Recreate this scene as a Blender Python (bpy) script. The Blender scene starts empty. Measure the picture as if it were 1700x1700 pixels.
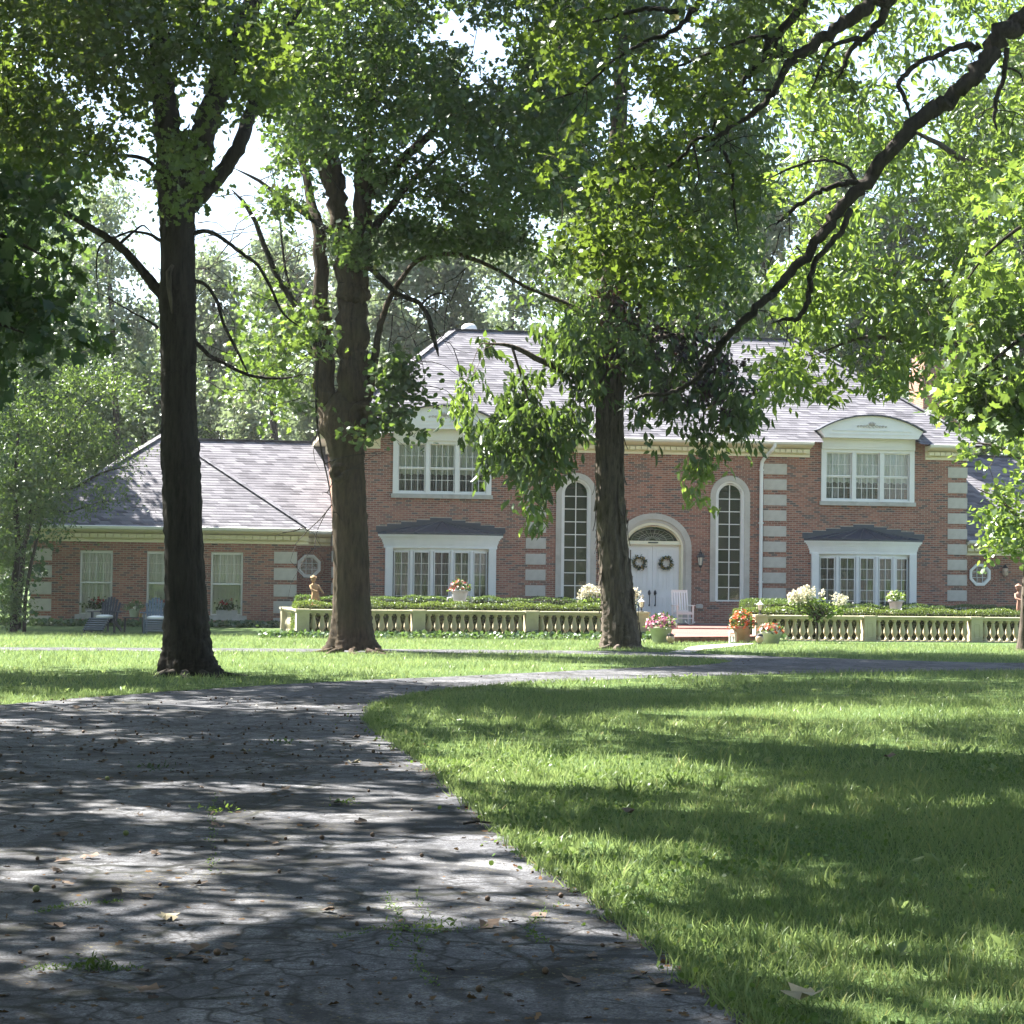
import bpy, bmesh, math, random
import numpy as np
from mathutils import Vector, Matrix
from mathutils.geometry import tessellate_polygon

S = bpy.context.scene
COL = S.collection
RAD = math.radians

# ------------------------------------------------------------------ camera
FPX, EYE = 3540.0, 1.6                      # focal length in photograph pixels, eye height
PITCH, ROLL = math.atan(112 / FPX), RAD(0.7)
FWD = np.array([0, math.cos(PITCH), math.sin(PITCH)])
UP0 = np.array([0, -math.sin(PITCH), math.cos(PITCH)])
RGT0 = np.array([1.0, 0, 0])
RGT = RGT0 * math.cos(ROLL) + UP0 * math.sin(ROLL)
UPV = -RGT0 * math.sin(ROLL) + UP0 * math.cos(ROLL)
CAM = np.array([0, 0, EYE])
cam_d = bpy.data.cameras.new('camera')
cam_d.sensor_width = 36
cam_d.lens = FPX * 36 / 1700
cam_d.clip_start = 0.1
cam_d.clip_end = 3000
cam = bpy.data.objects.new('camera', cam_d)
COL.objects.link(cam)
cam.matrix_world = Matrix(((RGT[0], UPV[0], -FWD[0], 0), (RGT[1], UPV[1], -FWD[1], 0), (RGT[2], UPV[2], -FWD[2], EYE), (0, 0, 0, 1)))
S.camera = cam


def pxray(x, y):
    return FWD * FPX + RGT * (x - 850) + UPV * (850 - y)


def at(x, y, d):
    """photo pixel + distance -> world point"""
    r = pxray(x, y)
    return CAM + r * (d / r[1])


def gnd(x, y, z=0.0):
    r = pxray(x, y)
    return CAM + r * ((z - EYE) / r[2])


# ------------------------------------------------------------------ sky, sun, exposure
SUN_EL, SUN_AZ = RAD(52), RAD(-55)
W = bpy.data.worlds.new('World')
S.world = W
W.use_nodes = True
wn = W.node_tree
sky = wn.nodes.new('ShaderNodeTexSky')
sky.sky_type = 'NISHITA'
sky.sun_disc = False
sky.sun_elevation = SUN_EL
sky.sun_rotation = SUN_AZ
sky.dust_density = 1.5
wn.links.new(sky.outputs[0], wn.nodes['Background'].inputs[0])
wn.nodes['Background'].inputs[1].default_value = 0.058
sl = bpy.data.lights.new('sun', 'SUN')
sl.energy = 5.0
sl.angle = RAD(0.53)
sl.color = (1.0, 0.95, 0.86)
so = bpy.data.objects.new('sun', sl)
COL.objects.link(so)
sd = Vector((math.sin(SUN_AZ) * math.cos(SUN_EL), math.cos(SUN_AZ) * math.cos(SUN_EL), math.sin(SUN_EL)))
so.rotation_euler = (-sd).to_track_quat('-Z', 'Y').to_euler()
S.view_settings.view_transform = 'Standard'
S.view_settings.look = 'None'
S.view_settings.gamma = 1
S.view_settings.use_curve_mapping = False
S.view_settings.exposure = 2.7
S.cycles.max_bounces = 8
S.cycles.diffuse_bounces = 4
S.cycles.transparent_max_bounces = 12
S.cycles.use_denoising = True


# ------------------------------------------------------------------ material helpers
def new_mat(name):
    m = bpy.data.materials.new(name)
    m.use_nodes = True
    nt = m.node_tree
    return m, nt, nt.nodes['Principled BSDF'], nt.nodes['Material Output']


def nd(nt, typ, **kw):
    n = nt.nodes.new('ShaderNode' + typ)
    for k, v in kw.items():
        if k.startswith('i_'):
            n.inputs[k[2:].replace('_', ' ')].default_value = v
        else:
            setattr(n, k, v)
    return n


def ramp(nt, fac, stops, interp='LINEAR'):
    r = nt.nodes.new('ShaderNodeValToRGB')
    r.color_ramp.interpolation = interp
    e = r.color_ramp.elements
    while len(e) < len(stops):
        e.new(0.5)
    for el, (p, c) in zip(e, stops):
        el.position = p
        el.color = (c[0], c[1], c[2], 1) if not isinstance(c, (int, float)) else (c, c, c, 1)
    nt.links.new(fac, r.inputs[0])
    return r.outputs[0]


def mix(nt, fac, a, b, blend='MIX'):
    n = nt.nodes.new('ShaderNodeMix')
    n.data_type = 'RGBA'
    n.blend_type = blend
    for i, v in ((0, fac), (6, a), (7, b)):
        sock = n.inputs[i]
        if isinstance(v, bpy.types.NodeSocket):
            nt.links.new(v, sock)
        elif isinstance(v, (int, float)):
            sock.default_value = v if i == 0 else (v, v, v, 1)
        else:
            sock.default_value = (v[0], v[1], v[2], 1)
    return n.outputs[2]


def mth(nt, op, a, b=0.0):
    n = nt.nodes.new('ShaderNodeMath')
    n.operation = op
    for sock, v in ((n.inputs[0], a), (n.inputs[1], b)):
        if isinstance(v, bpy.types.NodeSocket):
            nt.links.new(v, sock)
        else:
            sock.default_value = v
    return n.outputs[0]


def coords(nt, scale=(1, 1, 1), kind='Object'):
    tc = nt.nodes.new('ShaderNodeTexCoord')
    mp = nt.nodes.new('ShaderNodeMapping')
    mp.inputs['Scale'].default_value = scale
    nt.links.new(tc.outputs[kind], mp.inputs[0])
    return mp.outputs[0]


def noise(nt, vec, scale, detail=4, rough=0.55):
    n = nd(nt, 'TexNoise')
    n.inputs['Scale'].default_value = scale
    n.inputs['Detail'].default_value = detail
    n.inputs['Roughness'].default_value = rough
    nt.links.new(vec, n.inputs['Vector'])
    return n.outputs[0]


def bump(nt, bsdf, h, strength, dist=0.01):
    b = nt.nodes.new('ShaderNodeBump')
    b.inputs['Strength'].default_value = strength
    b.inputs['Distance'].default_value = dist
    nt.links.new(h, b.inputs['Height'])
    nt.links.new(b.outputs[0], bsdf.inputs['Normal'])


def simple(name, col, rough=0.6, var=0.12, nscale=6.0, metallic=0.0, bstr=0.0, dirt=None):
    m, nt, b, o = new_mat(name)
    v = coords(nt)
    f = noise(nt, v, nscale, 5)
    lo = [c * (1 - var) for c in col]
    hi = [min(1, c * (1 + var)) for c in col]
    c = ramp(nt, f, [(0.3, lo), (0.7, hi)])
    if dirt:
        c = mix(nt, ramp(nt, noise(nt, v, nscale * 0.35, 6, 0.65), [(0.5, 0), (0.75, 1)]), c, dirt)
    nt.links.new(c, b.inputs['Base Color'])
    b.inputs['Roughness'].default_value = rough
    b.inputs['Metallic'].default_value = metallic
    if bstr:
        bump(nt, b, noise(nt, v, nscale * 8, 4), bstr, 0.01)
    return m


def wall_uv(nt):
    tc = nt.nodes.new('ShaderNodeTexCoord')
    sp = nt.nodes.new('ShaderNodeSeparateXYZ')
    nt.links.new(tc.outputs['Object'], sp.inputs[0])
    cb = nt.nodes.new('ShaderNodeCombineXYZ')
    nt.links.new(mth(nt, 'ADD', sp.outputs[0], sp.outputs[1]), cb.inputs[0])
    nt.links.new(sp.outputs[2], cb.inputs[1])
    return cb.outputs[0], tc.outputs['Object']


def brick_mat(name, reds, mortar, bw=0.212, rh=0.0677, ms=0.009):
    m, nt, b, o = new_mat(name)
    uv, oc = wall_uv(nt)
    t = nd(nt, 'TexBrick')
    t.offset = 0.5
    t.inputs['Color1'].default_value = (0, 0, 0, 1)
    t.inputs['Color2'].default_value = (1, 1, 1, 1)
    t.inputs['Mortar'].default_value = (0.5, 0.5, 0.5, 1)
    t.inputs['Scale'].default_value = 1
    t.inputs['Mortar Size'].default_value = ms
    t.inputs['Mortar Smooth'].default_value = 0.15
    t.inputs['Brick Width'].default_value = bw
    t.inputs['Row Height'].default_value = rh
    nt.links.new(uv, t.inputs['Vector'])
    c = ramp(nt, t.outputs['Color'], reds, 'CONSTANT')
    c = mix(nt, 0.35, c, ramp(nt, noise(nt, oc, 1.1, 6, 0.7), [(0.3, 0.12), (0.72, 0.9)]), 'OVERLAY')
    c = mix(nt, t.outputs['Fac'], c, mortar)
    nt.links.new(c, b.inputs['Base Color'])
    b.inputs['Roughness'].default_value = 0.85
    inv = mth(nt, 'SUBTRACT', 1.0, t.outputs['Fac'])
    bump(nt, b, inv, 0.6, 0.008)
    return m


REDS = [(0.0, (0.105, 0.075, 0.066)), (0.09, (0.16, 0.082, 0.060)), (0.2, (0.22, 0.083, 0.052)), (0.36, (0.285, 0.109, 0.067)),
        (0.55, (0.325, 0.129, 0.078)), (0.72, (0.245, 0.095, 0.062)), (0.88, (0.34, 0.156, 0.100))]
M = {}
M['brick'] = brick_mat('brick', REDS, (0.37, 0.285, 0.21))
M['stone'] = simple('limestone', (0.50, 0.465, 0.40), 0.8, 0.08, 3, bstr=0.12, dirt=(0.38, 0.34, 0.28))
M['sillstone'] = simple('sill_stone', (0.46, 0.44, 0.39), 0.85, 0.14, 4, bstr=0.2, dirt=(0.25, 0.23, 0.18))
M['caststone'] = simple('cast_stone', (0.50, 0.45, 0.31), 0.85, 0.1, 5, bstr=0.2, dirt=(0.30, 0.28, 0.17))
M['white'] = simple('white_paint', (0.78, 0.765, 0.72), 0.45, 0.04, 2)
M['cream'] = simple('cream_bounce_paint', (0.76, 0.70, 0.50), 0.5, 0.05, 2)  # yellow bounce light from the lawn is mixed into the cream
M['door'] = simple('door_paint', (0.75, 0.74, 0.71), 0.4, 0.03, 2)
M['metalroof'] = simple('navy_sheet_metal', (0.038, 0.044, 0.062), 0.4, 0.15, 3)
M['iron'] = simple('black_iron', (0.02, 0.02, 0.022), 0.45, 0.2, 20)
M['soil'] = simple('soil', (0.04, 0.028, 0.02), 0.95, 0.3, 30)
M['curtain'] = simple('sheer_curtain', (0.86, 0.86, 0.82), 0.9, 0.05, 8)
M['drape'] = simple('grey_drape', (0.22, 0.23, 0.24), 0.9, 0.15, 8)
M['dark'] = simple('unlit_room_paint', (0.03, 0.03, 0.033), 0.9, 0.2, 2)  # near-black colour stands in for the unlit rooms
M['bulb'] = simple('lantern_glass', (0.75, 0.72, 0.62), 0.2, 0.05, 8)


def glass_mat():
    m, nt, b, o = new_mat('window_glass')
    nt.nodes.remove(b)
    fr = nd(nt, 'Fresnel')
    fr.inputs[0].default_value = 1.52
    f = mth(nt, 'MULTIPLY', fr.outputs[0], 2.3)
    tr = nd(nt, 'BsdfTransparent')
    tr.inputs[0].default_value = (0.82, 0.86, 0.84, 1)
    gl = nd(nt, 'BsdfGlossy')
    gl.inputs['Roughness'].default_value = 0.015
    v = coords(nt)
    bp = nt.nodes.new('ShaderNodeBump')
    bp.inputs['Strength'].default_value = 0.12
    bp.inputs['Distance'].default_value = 0.02
    nt.links.new(noise(nt, v, 2.5, 2), bp.inputs['Height'])
    nt.links.new(bp.outputs[0], gl.inputs['Normal'])
    mx = nd(nt, 'MixShader')
    nt.links.new(f, mx.inputs[0])
    nt.links.new(tr.outputs[0], mx.inputs[1])
    nt.links.new(gl.outputs[0], mx.inputs[2])
    nt.links.new(mx.outputs[0], o.inputs[0])
    return m


M['glass'] = glass_mat()

COURSE_Z = 0.0889


def shingle_mat(name, rowz, stops):
    m, nt, b, o = new_mat(name)
    uv, oc = wall_uv(nt)
    t = nd(nt, 'TexBrick')
    t.offset = 0.37
    t.inputs['Color1'].default_value = (0, 0, 0, 1)
    t.inputs['Color2'].default_value = (1, 1, 1, 1)
    t.inputs['Mortar'].default_value = (0.3, 0.3, 0.3, 1)
    t.inputs['Scale'].default_value = 1
    t.inputs['Mortar Size'].default_value = 0.004
    t.inputs['Brick Width'].default_value = 0.34
    t.inputs['Row Height'].default_value = rowz
    nt.links.new(uv, t.inputs['Vector'])
    c = ramp(nt, t.outputs['Color'], stops)
    c = mix(nt, 0.15, c, ramp(nt, noise(nt, oc, 0.8, 6, 0.7), [(0.3, 0.3), (0.7, 0.7)]), 'OVERLAY')
    c = mix(nt, 0.25, c, ramp(nt, noise(nt, oc, 60, 2), [(0.35, 0.2), (0.65, 0.8)]), 'OVERLAY')
    nt.links.new(c, b.inputs['Base Color'])
    b.inputs['Roughness'].default_value = 0.9
    b.inputs['Specular IOR Level'].default_value = 0.2
    return m


M['shingle'] = shingle_mat('asphalt_shingle', COURSE_Z, [(0.0, (0.070, 0.068, 0.080)), (0.3, (0.118, 0.115, 0.132)), (0.7, (0.155, 0.151, 0.170)), (1, (0.20, 0.196, 0.215))])


def bark_mat(name, dark, light, sc=1.0, moss=None):
    m, nt, b, o = new_mat(name)
    v = coords(nt, (14 * sc, 14 * sc, 2.2 * sc))
    f = noise(nt, v, 1.0, 7, 0.65)
    c = ramp(nt, f, [(0.33, dark), (0.48, [(a + q) / 2 for a, q in zip(dark, light)]), (0.68, light)])
    v2 = coords(nt, (1.2, 1.2, 0.8))
    c = mix(nt, ramp(nt, noise(nt, v2, 1.5, 5), [(0.45, 0), (0.7, 0.6)]), c, moss or [x * 0.6 for x in light])
    nt.links.new(c, b.inputs['Base Color'])
    b.inputs['Roughness'].default_value = 0.92
    b.inputs['Specular IOR Level'].default_value = 0.2
    bump(nt, b, f, 0.9, 0.03)
    return m


M['bark_dark'] = bark_mat('dark_bark', (0.010, 0.008, 0.007), (0.050, 0.042, 0.035))
M['bark_brown'] = bark_mat('brown_bark', (0.016, 0.011, 0.007), (0.090, 0.063, 0.042), moss=(0.048, 0.044, 0.022))
M['bark_shag'] = bark_mat('shaggy_bark', (0.024, 0.019, 0.015), (0.15, 0.122, 0.10))
M['bark_oak'] = bark_mat('oak_bark', (0.011, 0.009, 0.008), (0.06, 0.05, 0.043))


def leaf_mat(name, dark, light, trans, tw=0.45, gloss=0.05):
    m, nt, b, o = new_mat(name)
    nt.nodes.remove(b)
    at_ = nd(nt, 'Attribute', attribute_name='tint')
    c = ramp(nt, at_.outputs['Fac'], [(0.0, dark), (0.75, light), (0.96, [light[0] * 1.6, light[1] * 1.15, light[2]]), (1.0, (0.20, 0.15, 0.03))])
    tc = mix(nt, at_.outputs['Fac'], [x * 0.75 for x in trans], trans)
    d = nd(nt, 'BsdfDiffuse')
    nt.links.new(c, d.inputs[0])
    t = nd(nt, 'BsdfTranslucent')
    nt.links.new(tc, t.inputs[0])
    g = nd(nt, 'BsdfGlossy')
    g.inputs['Roughness'].default_value = 0.38
    g.inputs[0].default_value = (0.85, 0.9, 0.9, 1)
    m1 = nd(nt, 'MixShader')
    m1.inputs[0].default_value = tw
    nt.links.new(d.outputs[0], m1.inputs[1])
    nt.links.new(t.outputs[0], m1.inputs[2])
    m2 = nd(nt, 'MixShader')
    m2.inputs[0].default_value = gloss
    nt.links.new(m1.outputs[0], m2.inputs[1])
    nt.links.new(g.outputs[0], m2.inputs[2])
    nt.links.new(m2.outputs[0], o.inputs[0])
    return m


M['leaf_oak'] = leaf_mat('oak_leaf', (0.022, 0.044, 0.012), (0.055, 0.090, 0.022), (0.17, 0.25, 0.03))
M['leaf_mid'] = leaf_mat('green_leaf', (0.020, 0.044, 0.015), (0.052, 0.090, 0.026), (0.14, 0.225, 0.035))
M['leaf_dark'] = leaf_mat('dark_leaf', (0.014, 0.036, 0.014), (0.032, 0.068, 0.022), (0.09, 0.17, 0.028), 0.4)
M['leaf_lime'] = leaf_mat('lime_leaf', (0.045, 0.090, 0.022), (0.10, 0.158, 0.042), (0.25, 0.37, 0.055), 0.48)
M['leaf_far_hazed'] = leaf_mat('far_leaf_hazed', (0.085, 0.125, 0.078), (0.155, 0.195, 0.12), (0.22, 0.29, 0.13), 0.4)  # haze painted into the colour: far leaves lightened and greyed
M['leaf_brown'] = leaf_mat('withered_leaf', (0.018, 0.010, 0.009), (0.05, 0.026, 0.022), (0.05, 0.02, 0.015), 0.25)
M['leaf_hedge'] = leaf_mat('hedge_leaf', (0.035, 0.07, 0.022), (0.085, 0.125, 0.032), (0.20, 0.28, 0.04), 0.35)
M['grass'] = leaf_mat('grass_blade', (0.055, 0.112, 0.034), (0.215, 0.265, 0.12), (0.29, 0.39, 0.13), 0.42, 0.02)
M['ivy'] = leaf_mat('ivy_leaf', (0.035, 0.075, 0.03), (0.08, 0.13, 0.045), (0.14, 0.24, 0.05), 0.3, 0.05)
M['clover'] = leaf_mat('clover_leaf', (0.05, 0.10, 0.028), (0.09, 0.15, 0.045), (0.18, 0.28, 0.05), 0.35, 0.02)
for k, c in dict(pink=(0.62, 0.22, 0.36), orange=(0.72, 0.12, 0.035), red=(0.55, 0.05, 0.05), salmon=(0.75, 0.30, 0.22), cream_bloom=(0.80, 0.78, 0.62), gold=(0.62, 0.40, 0.07), white_bloom=(0.78, 0.76, 0.68)).items():
    M[k] = leaf_mat(k + '_petal', [x * 0.7 for x in c], c, [x * 0.8 for x in c], 0.35, 0.03)


def asphalt_mat():
    m, nt, b, o = new_mat('aged_asphalt')
    v = coords(nt)
    base = ramp(nt, noise(nt, v, 1.3, 7, 0.7), [(0.3, (0.058, 0.060, 0.070)), (0.5, (0.088, 0.090, 0.100)), (0.72, (0.150, 0.150, 0.158))])
    fine = ramp(nt, noise(nt, v, 95, 3, 0.6), [(0.32, 0.05), (0.68, 0.95)])
    c = mix(nt, 0.7, base, fine, 'OVERLAY')
    c = mix(nt, 0.6, c, ramp(nt, noise(nt, v, 14, 6, 0.8), [(0.34, 0.12), (0.66, 0.88)]), 'OVERLAY')
    c = mix(nt, 0.35, c, ramp(nt, noise(nt, coords(nt, (0.35, 1.6, 1)), 2.0, 5, 0.65), [(0.35, 0.2), (0.65, 0.8)]), 'OVERLAY')
    # old sealer patches, darker than the worn surface
    ns = nd(nt, 'TexNoise')
    ns.inputs['Scale'].default_value = 0.75
    ns.inputs['Detail'].default_value = 3
    ns.inputs['Distortion'].default_value = 2.2
    nt.links.new(coords(nt, (1.1, 0.5, 1)), ns.inputs['Vector'])
    c = mix(nt, ramp(nt, ns.outputs[0], [(0.49, 0), (0.53, 0.6), (0.57, 0.5), (0.60, 0.0)]), c, (0.030, 0.031, 0.035))
    # curved sealer and tyre marks: parts of rings, broken up by noise
    dn = noise(nt, v, 1.7, 3)
    msk = ramp(nt, noise(nt, v, 0.9, 2), [(0.44, 0), (0.52, 1)])
    for px_, py_, r_, w_ in ((170, 1605, 0.42, 0.07), (190, 1415, 0.55, 0.10), (345, 1418, 0.5, 0.12), (600, 1345, 0.9, 0.16), (800, 1380, 1.0, 0.14), (700, 1660, 0.55, 0.08), (300, 1270, 1.2, 0.22), (480, 1290, 1.3, 0.2), (560, 1480, 1.1, 0.12),
                             (900, 1240, 5.6, 0.22), (900, 1240, 6.1, 0.18), (900, 1240, 7.0, 0.26), (760, 1560, 0.8, 0.07), (1050, 1640, 0.7, 0.06)):
        c_ = gnd(px_, py_)
        ds = nd(nt, 'VectorMath', operation='DISTANCE')
        nt.links.new(v, ds.inputs[0])
        ds.inputs[1].default_value = (c_[0], c_[1], 0)
        e = mth(nt, 'ABSOLUTE', mth(nt, 'SUBTRACT', mth(nt, 'ADD', ds.outputs['Value'], mth(nt, 'MULTIPLY', dn, 0.5)), r_ + 0.25))
        k = mth(nt, 'MULTIPLY', ramp(nt, mth(nt, 'DIVIDE', e, w_ * 2), [(0.3, 0.75), (0.5, 0.0)]), msk)
        c = mix(nt, k, c, (0.020, 0.021, 0.025))
    # cracks
    vw = nd(nt, 'VectorMath', operation='ADD')
    nz = nd(nt, 'TexNoise')
    nz.inputs['Scale'].default_value = 2.2
    nt.links.new(v, nz.inputs['Vector'])
    sc = nd(nt, 'VectorMath', operation='SCALE')
    sc.inputs['Scale'].default_value = 0.5
    nt.links.new(nz.outputs['Color'], sc.inputs[0])
    nt.links.new(v, vw.inputs[0])
    nt.links.new(sc.outputs[0], vw.inputs[1])
    for scl, w, col in ((0.7, 0.028, (0.010, 0.012, 0.006)), (3.4, 0.055, (0.012, 0.012, 0.012))):
        vo = nd(nt, 'TexVoronoi', feature='DISTANCE_TO_EDGE')
        vo.inputs['Scale'].default_value = scl
        nt.links.new(vw.outputs[0], vo.inputs['Vector'])
        k = ramp(nt, vo.outputs['Distance'], [(0.0, 0.85), (w, 0)])
        k = mth(nt, 'MULTIPLY', k, ramp(nt, noise(nt, v, 0.7, 3), [(0.38, 0), (0.47, 1)]))
        c = mix(nt, k, c, col)
    # dry moss and plant crumbs
    c = mix(nt, mth(nt, 'MULTIPLY', ramp(nt, noise(nt, v, 34, 4, 0.7), [(0.58, 0), (0.68, 0.85)]), ramp(nt, noise(nt, v, 0.9, 4), [(0.46, 0), (0.6, 1)])), c, (0.16, 0.14, 0.07))
    nt.links.new(c, b.inputs['Base Color'])
    b.inputs['Roughness'].default_value = 0.85
    b.inputs['Specular IOR Level'].default_value = 0.16
    bump(nt, b, noise(nt, v, 120, 3), 0.5, 0.006)
    return m


def lawn_mat():
    m, nt, b, o = new_mat('lawn_soil_and_thatch')
    v = coords(nt)
    c = ramp(nt, noise(nt, v, 0.5, 6, 0.65), [(0.3, (0.055, 0.095, 0.03)), (0.55, (0.085, 0.135, 0.045)), (0.75, (0.14, 0.16, 0.07))])
    c = mix(nt, 0.5, c, ramp(nt, noise(nt, v, 26, 4, 0.7), [(0.3, 0.15), (0.7, 0.85)]), 'OVERLAY')
    nt.links.new(c, b.inputs['Base Color'])
    b.inputs['Roughness'].default_value = 0.95
    b.inputs['Specular IOR Level'].default_value = 0.1
    bump(nt, b, noise(nt, v, 30, 4), 1.0, 0.05)
    return m


M['asphalt'] = asphalt_mat()
M['lawn'] = lawn_mat()
M['walk'] = simple('pale_walk', (0.46, 0.42, 0.36), 0.9, 0.12, 6, bstr=0.3)
M['paver'] = brick_mat('brick_paver', [(0.0, (0.15, 0.055, 0.045)), (0.3, (0.20, 0.07, 0.055)), (0.6, (0.25, 0.09, 0.07))], (0.15, 0.11, 0.10), 0.2, 0.1)


# ------------------------------------------------------------------ mesh helpers
class MB:
    def __init__(s):
        s.v, s.f = [], []

    def add(s, vs, fs):
        o = len(s.v)
        s.v += [tuple(p) for p in vs]
        s.f += [tuple(i + o for i in f) for f in fs]
        return s

    def box(s, x0, x1, y0, y1, z0, z1):
        return s.add([(x0, y0, z0), (x1, y0, z0), (x1, y1, z0), (x0, y1, z0), (x0, y0, z1), (x1, y0, z1), (x1, y1, z1), (x0, y1, z1)],
                     [(0, 3, 2, 1), (4, 5, 6, 7), (0, 1, 5, 4), (1, 2, 6, 5), (2, 3, 7, 6), (3, 0, 4, 7)])

    def bar(s, a, b, w, h=None, up=(0, 0, 1)):
        """box along a->b with width w and height h"""
        h = h or w
        a, b = Vector(a), Vector(b)
        d = (b - a).normalized()
        sx = d.cross(Vector(up))
        if sx.length < 1e-4:
            sx = Vector((1, 0, 0))
        sx.normalize()
        sy = sx.cross(d)
        vs = []
        for p in (a, b):
            for i, j in ((-1, -1), (1, -1), (1, 1), (-1, 1)):
                vs.append(p + sx * (w / 2 * i) + sy * (h / 2 * j))
        return s.add(vs, [(0, 1, 2, 3), (7, 6, 5, 4), (0, 4, 5, 1), (1, 5, 6, 2), (2, 6, 7, 3), (3, 7, 4, 0)])

    def lathe(s, prof, seg=16, c=(0, 0, 0), square=False):
        o = len(s.v)
        for r, z in prof:
            for i in range(seg):
                a = 2 * math.pi * i / seg
                s.v.append((c[0] + r * math.cos(a), c[1] + r * math.sin(a), c[2] + z))
        for k in range(len(prof) - 1):
            for i in range(seg):
                j = (i + 1) % seg
                s.f.append((o + k * seg + i, o + k * seg + j, o + (k + 1) * seg + j, o + (k + 1) * seg + i))
        s.f.append(tuple(o + i for i in reversed(range(seg))))
        s.f.append(tuple(o + (len(prof) - 1) * seg + i for i in range(seg)))
        return s

    def tube(s, pts, rad, seg=6, cap=True):
        o = len(s.v)
        n = len(pts)
        pts = [Vector(p) for p in pts]
        if not hasattr(rad, '__len__'):
            rad = [rad] * n
        ref = Vector((0.31, 0.87, 0.38))
        for i, p in enumerate(pts):
            d = (pts[min(i + 1, n - 1)] - pts[max(i - 1, 0)]).normalized()
            a = d.cross(ref).normalized()
            b = d.cross(a)
            for k in range(seg):
                t = 2 * math.pi * k / seg
                s.v.append(tuple(p + (a * math.cos(t) + b * math.sin(t)) * rad[i]))
        for i in range(n - 1):
            for k in range(seg):
                q = (k + 1) % seg
                s.f.append((o + i * seg + k, o + i * seg + q, o + (i + 1) * seg + q, o + (i + 1) * seg + k))
        if cap:
            s.f.append(tuple(o + k for k in reversed(range(seg))))
            s.f.append(tuple(o + (n - 1) * seg + k for k in range(seg)))
        return s

    def prism_x(s, prof, x0, x1, skew0=0, skew1=0):
        """profile of (y,z) extruded along x; skew shifts x by -skew*y at each end (mitres)"""
        n = len(prof)
        vs = [(x0 + skew0 * y, y, z) for y, z in prof] + [(x1 + skew1 * y, y, z) for y, z in prof]
        fs = [tuple(range(n)), tuple(reversed(range(n, 2 * n)))]
        for i in range(n):
            j = (i + 1) % n
            fs.append((i, i + n, j + n, j))
        return s.add(vs, fs)

    def build(s, name, mat, parent=None, label=None, smooth=False, stuff=False):
        me = bpy.data.meshes.new(name)
        me.from_pydata(s.v, [], s.f)
        bm = bmesh.new()
        bm.from_mesh(me)
        bmesh.ops.recalc_face_normals(bm, faces=bm.faces)
        bm.to_mesh(me)
        bm.free()
        if smooth:
            me.polygons.foreach_set('use_smooth', [True] * len(me.polygons))
        me.materials.append(mat if not isinstance(mat, str) else M[mat])
        o = bpy.data.objects.new(name, me)
        COL.objects.link(o)
        if parent:
            o.parent = parent
        if label:
            o['label'] = label
        if stuff:
            o['kind'] = 'stuff'
        return o


def thing(name, label, cat, loc=(0, 0, 0), rz=0.0, group=None):
    o = bpy.data.objects.new(name, None)
    o.empty_display_size = 0.3
    COL.objects.link(o)
    o.location = loc
    o.rotation_euler = (0, 0, rz)
    o['label'] = label
    o['category'] = cat
    if group:
        o['group'] = group
    return o


def tag(o, label, cat, group=None):
    o['label'] = label
    o['category'] = cat
    if group:
        o['group'] = group
    return o


def dup(o, parent=None, loc=None, rz=None):
    c = o.copy()
    COL.objects.link(c)
    if parent:
        c.parent = parent
    if loc is not None:
        c.location = loc
    if rz is not None:
        c.rotation_euler = (0, 0, rz)
    for ch in list(o.children):
        dup(ch, c)
    return c


def share(name, mesh, parent, loc=(0, 0, 0), scale=None):
    o = bpy.data.objects.new(name, mesh)
    COL.objects.link(o)
    o.parent = parent
    o.location = loc
    if scale:
        o.scale = scale
    return o


# ------------------------------------------------------------------ leaves
TM = {
    'diamond': ([(0, 0, 0), (0.34, 0.45, 0.07), (0, 1, 0), (-0.34, 0.45, 0.07)], [(0, 1, 2), (0, 2, 3)]),
    'leaflet': ([(0, 0, 0), (0.16, 0.26, 0.05), (0.20, 0.58, 0.05), (0, 1, -0.1), (-0.20, 0.58, 0.05), (-0.16, 0.26, 0.05)], [(0, 1, 2), (0, 2, 3), (0, 3, 4), (0, 4, 5)]),
    'oak': ([(0, 0, 0), (0.12, 0.2, 0.02), (0.32, 0.36, 0.06), (0.15, 0.48, 0.02), (0.36, 0.74, 0.05), (0, 1, -0.04), (-0.36, 0.74, 0.05), (-0.15, 0.48, 0.02), (-0.32, 0.36, 0.06), (-0.12, 0.2, 0.02)],
            [(0, 1, 9), (1, 2, 3), (1, 3, 9), (9, 3, 7), (9, 7, 8), (3, 4, 5), (3, 5, 7), (7, 5, 6)]),
    'maple': ([(0, 0, 0), (0.22, -0.06, 0.02), (0.2, 0.14, 0), (0.56, 0.3, 0.06), (0.3, 0.44, 0), (0.34, 0.8, 0.04), (0.14, 0.66, 0), (0, 1.02, -0.05), (-0.14, 0.66, 0), (-0.34, 0.8, 0.04), (-0.3, 0.44, 0), (-0.56, 0.3, 0.06), (-0.2, 0.14, 0), (-0.22, -0.06, 0.02)],
              [(0, i, i + 1) for i in range(1, 13)]),
    'blade': ([(-0.05, 0, 0), (0.05, 0, 0), (0.035, 0.55, 0.06), (-0.035, 0.55, 0.06), (0, 1, 0.3)], [(0, 1, 2), (0, 2, 3), (3, 2, 4)]),
    'round': ([(0, 0, 0), (0.4, 0.25, 0.05), (0.42, 0.65, 0.05), (0, 0.95, 0), (-0.42, 0.65, 0.05), (-0.4, 0.25, 0.05)], [(0, 1, 2), (0, 2, 3), (0, 3, 4), (0, 4, 5)]),
}


def norm(a):
    return a / np.maximum(np.linalg.norm(a, axis=-1, keepdims=True), 1e-9)


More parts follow.
